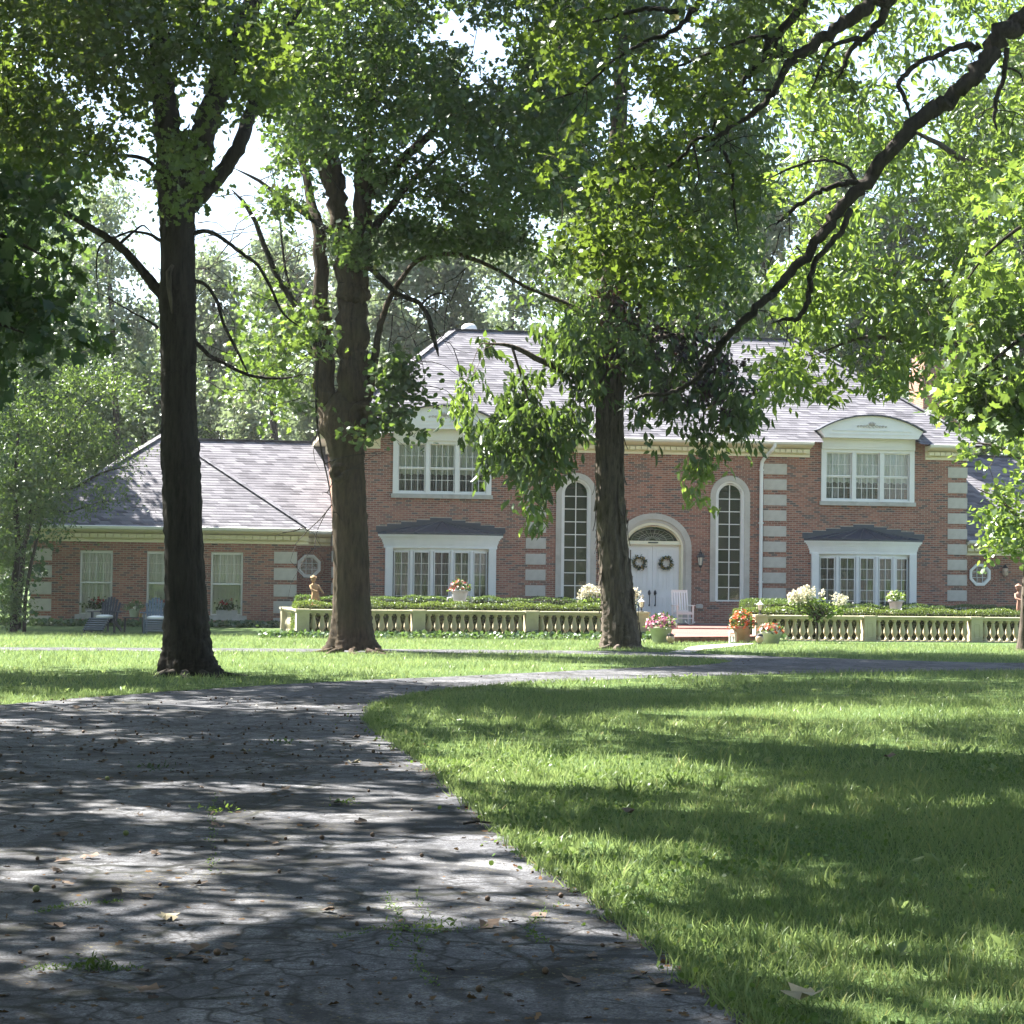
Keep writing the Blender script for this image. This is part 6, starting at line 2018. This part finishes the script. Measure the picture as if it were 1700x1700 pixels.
# --- small trees and shrubs before the left end of the wing
def shrub(label, base, d, stems, mat, blobs, seed, size=0.09, tmpl='leaflet', per=20, rc=0.3, cat='tree', name='tree', group='small trees by the wing', tone=0.5, flat=0.5):
    T = thing(name, label, cat, (0, 0, 0), 0, group)
    SK = []
    for i, s in enumerate(stems):
        SK.append(lim(T, s, d, 'bark_dark', 8, 4, 'trunk' if i == 0 else 'limb', seed + i, 0.03, 0.1))
    crown(T, mat, blobs, per, rc, size, tmpl, seed, np.concatenate(SK), 'bark_dark', twigs=0.5, twr=0.007, tone=tone, flat=flat)
    return T


SHR = shrub('twiggy small tree with sunlit yellow green leaves reaching over the wing roof', (150, 1040), 61, [[(30, 1054, 12), (32, 980, 11), (44, 890, 9), (72, 810, 7), (110, 730, 6), (150, 650, 4)], [(72, 810, 6), (120, 810, 4.5), (170, 785, 3.5), (230, 770, 2)], [(40, 900, 6), (50, 840, 5), (50, 760, 4), (40, 690, 2)], [(60, 840, 5), (110, 850, 3.5), (160, 835, 2.5), (200, 830, 1.5)]], 'leaf_mid', [(150, 640, 61, 95, 50, 2, 130), (110, 730, 61, 100, 60, 2, 160), (190, 760, 60.6, 50, 36, 1, 30), (175, 815, 60.4, 60, 26, .9, 20), (70, 660, 62, 70, 90, 2, 90), (150, 840, 60.4, 40, 20, .6, 9)], 181, 0.105)
crown(SHR, 'leaf_lime', [], 16, 0.3, 0.10, 'leaflet', 189, None, twigs=0, name='sun_toned_sprays', fields=[([(60, 650), (200, 620), (245, 700), (240, 800), (180, 850), (120, 800), (60, 760)], 60.4, 1.2, 60, 0.3, 30)])  # lighter leaf colour stands in for sun on these sprays
shrub('dark leafy small tree at the end of the wing beside the corner stones', (20, 1050), 58.5, [[(22, 1056, 14), (24, 980, 12), (30, 900, 10), (25, 820, 8), (30, 720, 5)], [(40, 1054, 7), (44, 980, 6), (60, 900, 5), (75, 850, 3)]], 'leaf_mid', [(40, 800, 58.5, 70, 80, 1.6, 200), (100, 790, 59, 60, 50, 1, 60), (15, 900, 58.5, 34, 90, 1.2, 90), (20, 1000, 58, 24, 46, .8, 46), (85, 840, 58.2, 40, 36, .8, 40), (-40, 860, 58.5, 60, 160, 1.5, 140), (30, 700, 59, 70, 60, 1.6, 90)], 191, 0.11)
shrub('tall slim tree behind the sunlit small tree left of the wing roof', (170, 1000), 87, [[(200, 1010, 14), (195, 800, 12), (190, 600, 10), (180, 450, 8), (170, 330, 4)]], 'leaf_far_hazed', [(150, 430, 87, 90, 120, 2.6, 220), (180, 340, 87, 50, 60, 2, 60), (110, 560, 86, 100, 100, 2.6, 200), (230, 560, 87, 60, 110, 2, 120), (60, 640, 86, 90, 110, 2.4, 180), (-30, 500, 86, 90, 200, 2.6, 240)], 201, 0.19, 'diamond', 18, 0.42, group=None)
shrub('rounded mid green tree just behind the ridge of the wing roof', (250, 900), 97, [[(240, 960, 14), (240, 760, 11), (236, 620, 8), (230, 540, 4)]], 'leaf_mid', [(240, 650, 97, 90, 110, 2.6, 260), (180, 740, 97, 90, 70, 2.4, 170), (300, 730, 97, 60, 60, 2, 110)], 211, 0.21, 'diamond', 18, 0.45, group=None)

# --- the wood behind the house, tree by tree
BG = [(-140, 150, 92, 'leaf_mid'), (-20, 170, 100, 'leaf_far_hazed'), (90, 300, 96, 'leaf_mid'), (350, 405, 100, 'leaf_far_hazed'), (455, 385, 94, 'leaf_far_hazed'), (560, 345, 102, 'leaf_far_hazed'), (655, 360, 95, 'leaf_far_hazed'), (750, 365, 98, 'leaf_far_hazed'), (850, 340, 94, 'leaf_far_hazed'), (945, 300, 102, 'leaf_far_hazed'), (1050, 280, 95, 'leaf_far_hazed'), (1160, 310, 100, 'leaf_far_hazed'), (1270, 250, 94, 'leaf_far_hazed'), (1380, 230, 99, 'leaf_mid'), (1480, 200, 92, 'leaf_dark'), (1590, 120, 98, 'leaf_mid'), (1700, 60, 92, 'leaf_mid'), (1830, 60, 98, 'leaf_far_hazed'), (1950, 80, 94, 'leaf_far_hazed')]
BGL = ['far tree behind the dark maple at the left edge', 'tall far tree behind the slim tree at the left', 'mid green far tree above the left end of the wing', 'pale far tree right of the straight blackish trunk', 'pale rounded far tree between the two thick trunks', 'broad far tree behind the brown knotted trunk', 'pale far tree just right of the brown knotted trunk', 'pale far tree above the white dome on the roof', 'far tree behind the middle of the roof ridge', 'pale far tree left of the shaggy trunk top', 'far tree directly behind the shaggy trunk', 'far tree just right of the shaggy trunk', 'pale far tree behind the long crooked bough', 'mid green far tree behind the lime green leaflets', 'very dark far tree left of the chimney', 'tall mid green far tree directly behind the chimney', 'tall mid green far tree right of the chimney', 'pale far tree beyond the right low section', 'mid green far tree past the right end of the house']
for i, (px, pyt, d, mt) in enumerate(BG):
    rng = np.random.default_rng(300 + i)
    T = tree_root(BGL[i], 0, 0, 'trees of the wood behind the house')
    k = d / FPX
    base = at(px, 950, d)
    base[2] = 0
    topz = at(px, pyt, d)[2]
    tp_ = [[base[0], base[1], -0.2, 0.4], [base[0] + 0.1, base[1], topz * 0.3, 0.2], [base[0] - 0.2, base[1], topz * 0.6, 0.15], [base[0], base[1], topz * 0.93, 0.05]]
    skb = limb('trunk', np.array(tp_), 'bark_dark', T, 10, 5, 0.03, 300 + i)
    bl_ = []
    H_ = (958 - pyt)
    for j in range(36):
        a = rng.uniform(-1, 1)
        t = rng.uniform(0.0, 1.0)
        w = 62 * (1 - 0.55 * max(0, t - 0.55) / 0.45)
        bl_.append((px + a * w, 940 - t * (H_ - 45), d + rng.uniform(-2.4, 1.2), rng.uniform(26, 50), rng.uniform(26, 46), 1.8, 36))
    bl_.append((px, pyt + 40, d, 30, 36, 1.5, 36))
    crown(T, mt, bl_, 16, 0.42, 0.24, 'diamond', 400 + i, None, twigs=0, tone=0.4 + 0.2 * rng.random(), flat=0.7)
# deep wood beyond: reads as one mass
rng = np.random.default_rng(77)
n = 3600
cen = np.c_[rng.uniform(-52, 60, n), rng.uniform(118, 132, n), rng.uniform(0, 1, n) ** 0.8 * 17]
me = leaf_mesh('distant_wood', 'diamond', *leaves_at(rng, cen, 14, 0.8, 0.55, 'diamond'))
stuff_obj('distant_wood', me, 'leaf_far_hazed')
# wood on the street side, behind the viewer; the windows mirror it
cen = np.concatenate([np.c_[rng.uniform(-60, 60, 1500), rng.uniform(-34, -18, 1500), rng.uniform(0.16, 1, 1500) * 20],
                      np.c_[rng.uniform(-16, 16, 1500), rng.uniform(-18, 5, 1500), rng.uniform(9, 17, 1500)],  # unseen canopy overhead, added to cut the skylight
                      np.c_[rng.choice([-1, 1], 1500) * rng.uniform(17, 28, 1500), rng.uniform(-18, 40, 1500), rng.uniform(0.5, 17, 1500)]])  # unseen foliage on both sides, added to dim the ambient light
me = leaf_mesh('street_wood', 'diamond', *leaves_at(rng, cen, 14, 0.9, 0.7, 'diamond'))
stuff_obj('street_wood', me, 'leaf_mid')

# ------------------------------------------------------------------ ivy bed, grass, weeds
rng = np.random.default_rng(9)


def ground_cover(name, pts, size, tmpl, mat, zr, seed):
    rng = np.random.default_rng(seed)
    P = np.c_[pts, zr[0] + (zr[1] - zr[0]) * rng.random(len(pts)) ** 1.3]
    me = leaf_mesh(name, tmpl, P, norm(rng.normal(size=P.shape) * 0.6 + [0, -0.2, 0.9]), norm(rng.normal(size=P.shape) + [0, 0, 0.2]), size * (0.6 + 0.8 * rng.random(len(P))), np.clip(0.5 + rng.normal(size=len(P)) * 0.25, 0, 0.95))
    return stuff_obj(name, me, mat)


iv = []
for (P0, A0, s0, s1, n) in ((BALL_P, BALL_A, -1.2, 9.9, 4200), (BALR_P, BALR_A, -0.2, 0.6, 120)):
    s = rng.uniform(s0, s1, n)
    o_ = -0.22 - np.abs(rng.normal(size=n)) * 0.42
    iv.append(np.c_[P0[0] + math.cos(A0) * s - math.sin(A0) * o_, P0[1] + math.sin(A0) * s + math.cos(A0) * o_])
n = 5200
s = rng.uniform(-21.5, -11.2, n)
o_ = rng.uniform(-3.6, -1.95, n) - np.abs(rng.normal(size=n)) * 0.25
iv.append(np.array([hw(a, b)[:2] for a, b in zip(s, o_)]))
ground_cover('ivy_bed', np.concatenate(iv), 0.10, 'round', 'ivy', (0.02, 0.15), 31)


def lawn_pts(n, d0, d1, xpad=0.6, seed=0, edge=0.0):
    rng = np.random.default_rng(seed)
    y = np.sqrt(rng.uniform(d0 ** 2, d1 ** 2, n))
    x = rng.uniform(-1, 1, n) * (y * 850 / FPX + xpad)
    P = np.c_[x, y]
    ok = ~inside(P, DRIVE) & ~inside(P, WALK)
    return P[ok]


def patchy(P, s, seed):
    v = np.sin(P[:, 0] * s + seed) + np.sin(P[:, 1] * s * 0.6 + 2 * seed) + np.sin((P[:, 0] + P[:, 1]) * s * 0.43 + seed * 3) + np.sin((P[:, 0] * 1.7 - P[:, 1] * 0.8) * s * 0.9)
    return v / 4


gp, gs, gt = [], [], []
for d0, d1, n, sz, sd_ in ((6.5, 11, 75000, 0.062, 1), (11, 18, 120000, 0.068, 2), (18, 30, 120000, 0.072, 3), (30, 57, 130000, 0.09, 4)):
    P = lawn_pts(n, d0, d1, seed=sd_)
    gp.append(P)
    gs.append(sz * (0.45 + 0.9 * np.random.default_rng(sd_).random(len(P)) ** 1.5) * (1 + 0.35 * patchy(P, 2.2, 1)))
    gt.append(0.45 + 0.34 * patchy(P, 1.3, 4) + 0.2 * patchy(P, 4.1, 9))
# ragged edge: blades leaning over the asphalt, and taller tufts
rng = np.random.default_rng(15)
k_ = (rng.random(7000) * (len(inner) - 30)).astype(int)
P = inner[k_] + (inner[np.minimum(k_ + 1, len(inner) - 1)] - inner[k_]) * rng.random((7000, 1)) + rng.normal(size=(7000, 2)) * 0.035
gp.append(P)
gs.append(0.075 * (0.5 + 0.9 * rng.random(7000)))
gt.append(np.full(7000, 0.4))
tf_ = lawn_pts(160, 8, 24, seed=18)
P = np.repeat(tf_, 16, 0) + rng.normal(size=(len(tf_) * 16, 2)) * 0.03
gp.append(P)
gs.append(0.13 * (0.5 + 0.9 * rng.random(len(P))))
gt.append(np.full(len(P), 0.6))
gp, gs, gt = np.concatenate(gp), np.concatenate(gs), np.concatenate(gt)
m = len(gp)
P3 = np.c_[gp, np.full(m, -0.004)]
lean = rng.normal(size=(m, 3)) * np.array([0.5, 0.5, 0]) + np.array([0, 0, 1.0])
nr = rng.normal(size=(m, 3)) * np.array([1, 1, 0])
tint = np.clip(gt + rng.normal(size=m) * 0.22, 0, 0.95)
tint[rng.random(m) < 0.02] = 1.0
me = leaf_mesh('lawn_grass', 'blade', P3, norm(nr), norm(lean), gs, tint)
stuff_obj('lawn_grass', me, 'grass')
# clover, plantain and creeping weeds among the grass and along the edge of the drive
P = lawn_pts(26000, 6.5, 20, seed=12)
v = patchy(P, 1.7, 7)
P = P[(v > 0.22) | (rng.random(len(P)) < 0.12)]
e_i = inner[(rng.random(3000) * (len(inner) - 30)).astype(int)] + rng.normal(size=(3000, 2)) * 0.12
e_i = e_i[~inside(e_i, DRIVE) | (rng.random(3000) < 0.15)]
ground_cover('clover_patches', np.concatenate([P, e_i]), 0.026, 'round', 'clover', (0.015, 0.05), 32)
P = lawn_pts(500, 9, 36, seed=13)
P = P[patchy(P, 1.1, 3) > -0.1]
rng = np.random.default_rng(14)
Pw = np.repeat(P, 5, 0) + rng.normal(size=(len(P) * 5, 2)) * 0.03
Pw = np.c_[Pw, np.full(len(Pw), 0.02)]
me = leaf_mesh('broadleaf_weeds', 'leaflet', Pw, norm(rng.normal(size=Pw.shape) + [0, 0, 0.8]), norm(rng.normal(size=Pw.shape) * [1, 1, 0.2] + [0, 0, 0.9]), 0.075 * (0.6 + 0.8 * rng.random(len(Pw))), rng.random(len(Pw)) * 0.9)
stuff_obj('broadleaf_weeds', me, 'grass')

# ------------------------------------------------------------------ nuts, fallen leaves, weeds on the drive
def on_drive(px0, py0, px1, py1, n, seed):
    rng = np.random.default_rng(seed)
    out = []
    while len(out) < n:
        q = gnd(rng.uniform(px0, px1), py0 + (py1 - py0) * rng.random())
        if inside(np.array([q[:2]]), DRIVE)[0]:
            out.append(q)
    return out


M['nut'] = simple('nut_husk', (0.085, 0.05, 0.03), 0.75, 0.35, 30)
M['nutgreen'] = simple('green_nut_husk', (0.13, 0.15, 0.045), 0.7, 0.2, 30)
nut0 = None
rng = np.random.default_rng(50)
nm = MB().lathe([(0.003, 0.0), (0.012, 0.002), (0.019, 0.010), (0.021, 0.019), (0.018, 0.029), (0.010, 0.036), (0.003, 0.039)], 9)
spots = on_drive(0, 1250, 1100, 1660, 46, 51) + on_drive(0, 1160, 900, 1260, 130, 52) + on_drive(600, 1100, 1300, 1150, 20, 53)
GREEN = (gnd(60, 1483), gnd(209, 1389), gnd(178, 1297))
for i, q in enumerate(list(spots)):
    if nut0 is None:
        nut0 = nm.build('fallen_nut', 'nut', smooth=True)
        o = nut0
    else:
        o = nut0.copy()
        COL.objects.link(o)
    o.location = (q[0], q[1], 0.006)
    s = rng.choice([0.42, 0.55, 0.68, 0.8], p=[0.3, 0.35, 0.25, 0.1]) * rng.uniform(0.9, 1.1)
    o.scale = (s, s, s * rng.uniform(0.85, 1.1))
    o.rotation_euler = (0, 0, rng.uniform(0, 6.3))
    tag(o, 'small round brown nut lying on the grey asphalt drive', 'nut', 'nuts fallen on the drive')
GL = ('green nut on the asphalt near its unseen edge beside the lowest sunny streak', 'green nut on the shaded asphalt between two long sunny streaks', 'greenish nut on the broad sunlit streak of the drive')
for lab, q in zip(GL, GREEN):
    o = nut0.copy()
    o.data = nut0.data.copy()
    o.data.materials[0] = M['nutgreen']
    COL.objects.link(o)
    o.location = (q[0], q[1], 0.006)
    o.scale = (0.9, 0.9, 0.9)
    tag(o, lab, 'nut', 'nuts fallen on the drive')

M['deadleaf'] = simple('dead_leaf', (0.095, 0.062, 0.042), 0.8, 0.3, 12)
M['paleleaf'] = simple('pale_fallen_leaf', (0.30, 0.26, 0.17), 0.75, 0.12, 12)


def curled(size, seed, tm='oak'):
    rng = np.random.default_rng(seed)
    tv, tf = TM[tm]
    b = MB()
    vs = [(x * size, (y - 0.5) * size, size * (0.05 + 0.55 * x * x + 0.25 * (y - 0.5) ** 2 + 0.06 * rng.normal())) for x, y, z in tv]
    return b.add(vs, tf)


lv = None
for i, q in enumerate(on_drive(0, 1165, 1150, 1660, 46, 54)):
    if i % 3 == 0:
        o = curled(0.12, 60 + i).build('fallen_leaf', 'deadleaf')
        lv = o
    else:
        o = lv.copy()
        COL.objects.link(o)
    o.location = (q[0], q[1], 0.012)
    s = rng.uniform(0.6, 1.2)
    o.scale = (s, s, s)
    o.rotation_euler = (rng.normal() * 0.15, rng.normal() * 0.15, rng.uniform(0, 6.3))
    tag(o, 'curled brown dead leaf lying on the grey asphalt drive', 'leaf', 'dead leaves on the drive')
for (x, y, s, lab, mt, tm, z) in ((1328, 1680, 0.17, 'large pale leaf lying in the grass beside the drive corner', 'paleleaf', 'maple', 0.05), (1043, 1360, 0.13, 'dark red leaf in the grass below the brightest sunny patch', 'deadleaf', 'oak', 0.05), (1476, 1268, 0.15, 'brown leaf lying on the far lawn right of the brightest patch', 'deadleaf', 'oak', 0.06), (410, 1250, 0.13, 'pale curled leaf lying on the drive near the bend', 'paleleaf', 'oak', 0.015), (590, 1270, 0.12, 'pale green leaf on the drive inside the bend of the lawn edge', 'paleleaf', 'maple', 0.015), (280, 1530, 0.11, 'flat grey green leaf on the shaded near asphalt', 'paleleaf', 'maple', 0.01)):
    o = curled(s, int(x), tm).build('fallen_leaf', mt)
    q = gnd(x, y)
    o.location = (q[0], q[1], z)
    o.rotation_euler = (0, 0, x)
    tag(o, lab, 'leaf')


D_ = np.array(on_drive(0, 1120, 1250, 1300, 1500, 91) + on_drive(0, 1250, 1250, 1700, 700, 92))[:, :2]
e2 = inner[(rng.random(900) * (len(inner) - 40)).astype(int)] + rng.normal(size=(900, 2)) * 0.10
e3 = lane_near[(rng.random(700) * len(lane_near)).astype(int)] + rng.normal(size=(700, 2)) * 0.14
D_ = np.concatenate([D_, e2, e3])
D3_ = np.c_[D_, np.full(len(D_), 0.009)]
me = leaf_mesh('leaf_litter', 'oak', D3_, norm(rng.normal(size=D3_.shape) * 0.35 + [0, 0, 1]), norm(rng.normal(size=D3_.shape) * [1, 1, 0.15]), 0.035 * (0.4 + 1.1 * rng.random(len(D3_)) ** 2), rng.random(len(D3_)) * 0.9)
M['litter'] = leaf_mat('leaf_litter', (0.035, 0.022, 0.014), (0.13, 0.085, 0.045), (0.08, 0.05, 0.02), 0.15, 0.02)
stuff_obj('leaf_litter', me, 'litter')


def weed(label, px, py, r, n, seed, size=0.05, mat='leaf_mid'):
    rng = np.random.default_rng(seed)
    q = gnd(px, py)
    t = thing('weed', label, 'weed', (q[0], q[1], 0.006), 0, 'weeds in the cracks of the drive')
    P = np.c_[rng.normal(size=n) * r * 1.6, rng.normal(size=n) * r * 0.7, 0.005 + np.abs(rng.normal(size=n)) * 0.02]
    me = leaf_mesh('foliage', 'leaflet', P, norm(rng.normal(size=P.shape) + [0, 0, 1]), norm(rng.normal(size=P.shape) + [0, 0, 0.6]), size * (0.5 + 0.8 * rng.random(n)), rng.random(n) * 0.9)
    stuff_obj('foliage', me, mat, t)


CR = [[(50, 1613), (120, 1612), (232, 1614)], [(358, 1320), (352, 1370), (356, 1450)], [(690, 1480), (705, 1530), (690, 1590), (720, 1640)], [(560, 1560), (640, 1545), (720, 1552), (830, 1540)], [(640, 1490), (660, 1530), (650, 1580)], [(930, 1500), (880, 1540), (900, 1570)], [(60, 1520), (110, 1508), (200, 1500)]]
rng = np.random.default_rng(66)
cp = []
for pl in CR:
    Q = catmull(np.c_[np.array([gnd(x, y)[:2] for x, y in pl]), np.zeros(len(pl))], 10)[:, :2]
    k_ = (rng.random(170) * (len(Q) - 1)).astype(int)
    cp.append(Q[k_] + (Q[k_ + 1] - Q[k_]) * rng.random((170, 1)) + rng.normal(size=(170, 2)) * 0.018)
ground_cover('crack_weeds', np.concatenate(cp), 0.016, 'leaflet', 'clover', (0.008, 0.02), 67)
weed('largest weed tuft, growing in the cross crack of the near asphalt', 160, 1612, 0.04, 90, 1, 0.032)
weed('small weed on the sunlit streak right of the drive centre', 573, 1338, 0.04, 40, 2, 0.03, 'leaf_lime')
weed('small dark weed on the drive at the shaded stretch below the bend', 258, 1280, 0.05, 40, 3, 0.04, 'leaf_dark')
weed('sparse weed in the long crack at the middle of the drive', 360, 1350, 0.05, 40, 4, 0.035, 'leaf_lime')
weed('weed on the drive just below the lawn bend', 470, 1236, 0.06, 30, 5, 0.04, 'leaf_dark')
weed('weed in the crack near the right edge of the drive', 715, 1545, 0.05, 60, 6, 0.03, 'leaf_lime')
# a fallen twig along the edge
q = gnd(800, 1372)
t = MB().tube([(q[0] - 0.12, q[1], 0.016), (q[0] - 0.03, q[1] + 0.03, 0.03), (q[0] + 0.1, q[1] - 0.01, 0.02), (q[0] + 0.22, q[1] + 0.03, 0.014)], [0.008, 0.008, 0.006, 0.003], 6).build('fallen_twig', 'bark_dark')
tag(t, 'dark fallen twig on the asphalt at the lawn edge of the drive', 'twig')

# ------------------------------------------------------------------ thin summer haze
hz = bpy.data.materials.new('haze')
hz.use_nodes = True
hz.node_tree.nodes.remove(hz.node_tree.nodes['Principled BSDF'])
pv = hz.node_tree.nodes.new('ShaderNodeVolumePrincipled')
pv.inputs['Color'].default_value = (0.93, 0.96, 1.0, 1)
pv.inputs['Density'].default_value = 0.00027
pv.inputs['Anisotropy'].default_value = 0.2
hz.node_tree.links.new(pv.outputs[0], [n for n in hz.node_tree.nodes if n.type == 'OUTPUT_MATERIAL'][0].inputs['Volume'])
MB().box(-901, 901, -201, 1501, -1.2, 40).build('haze', hz)['kind'] = 'stuff'
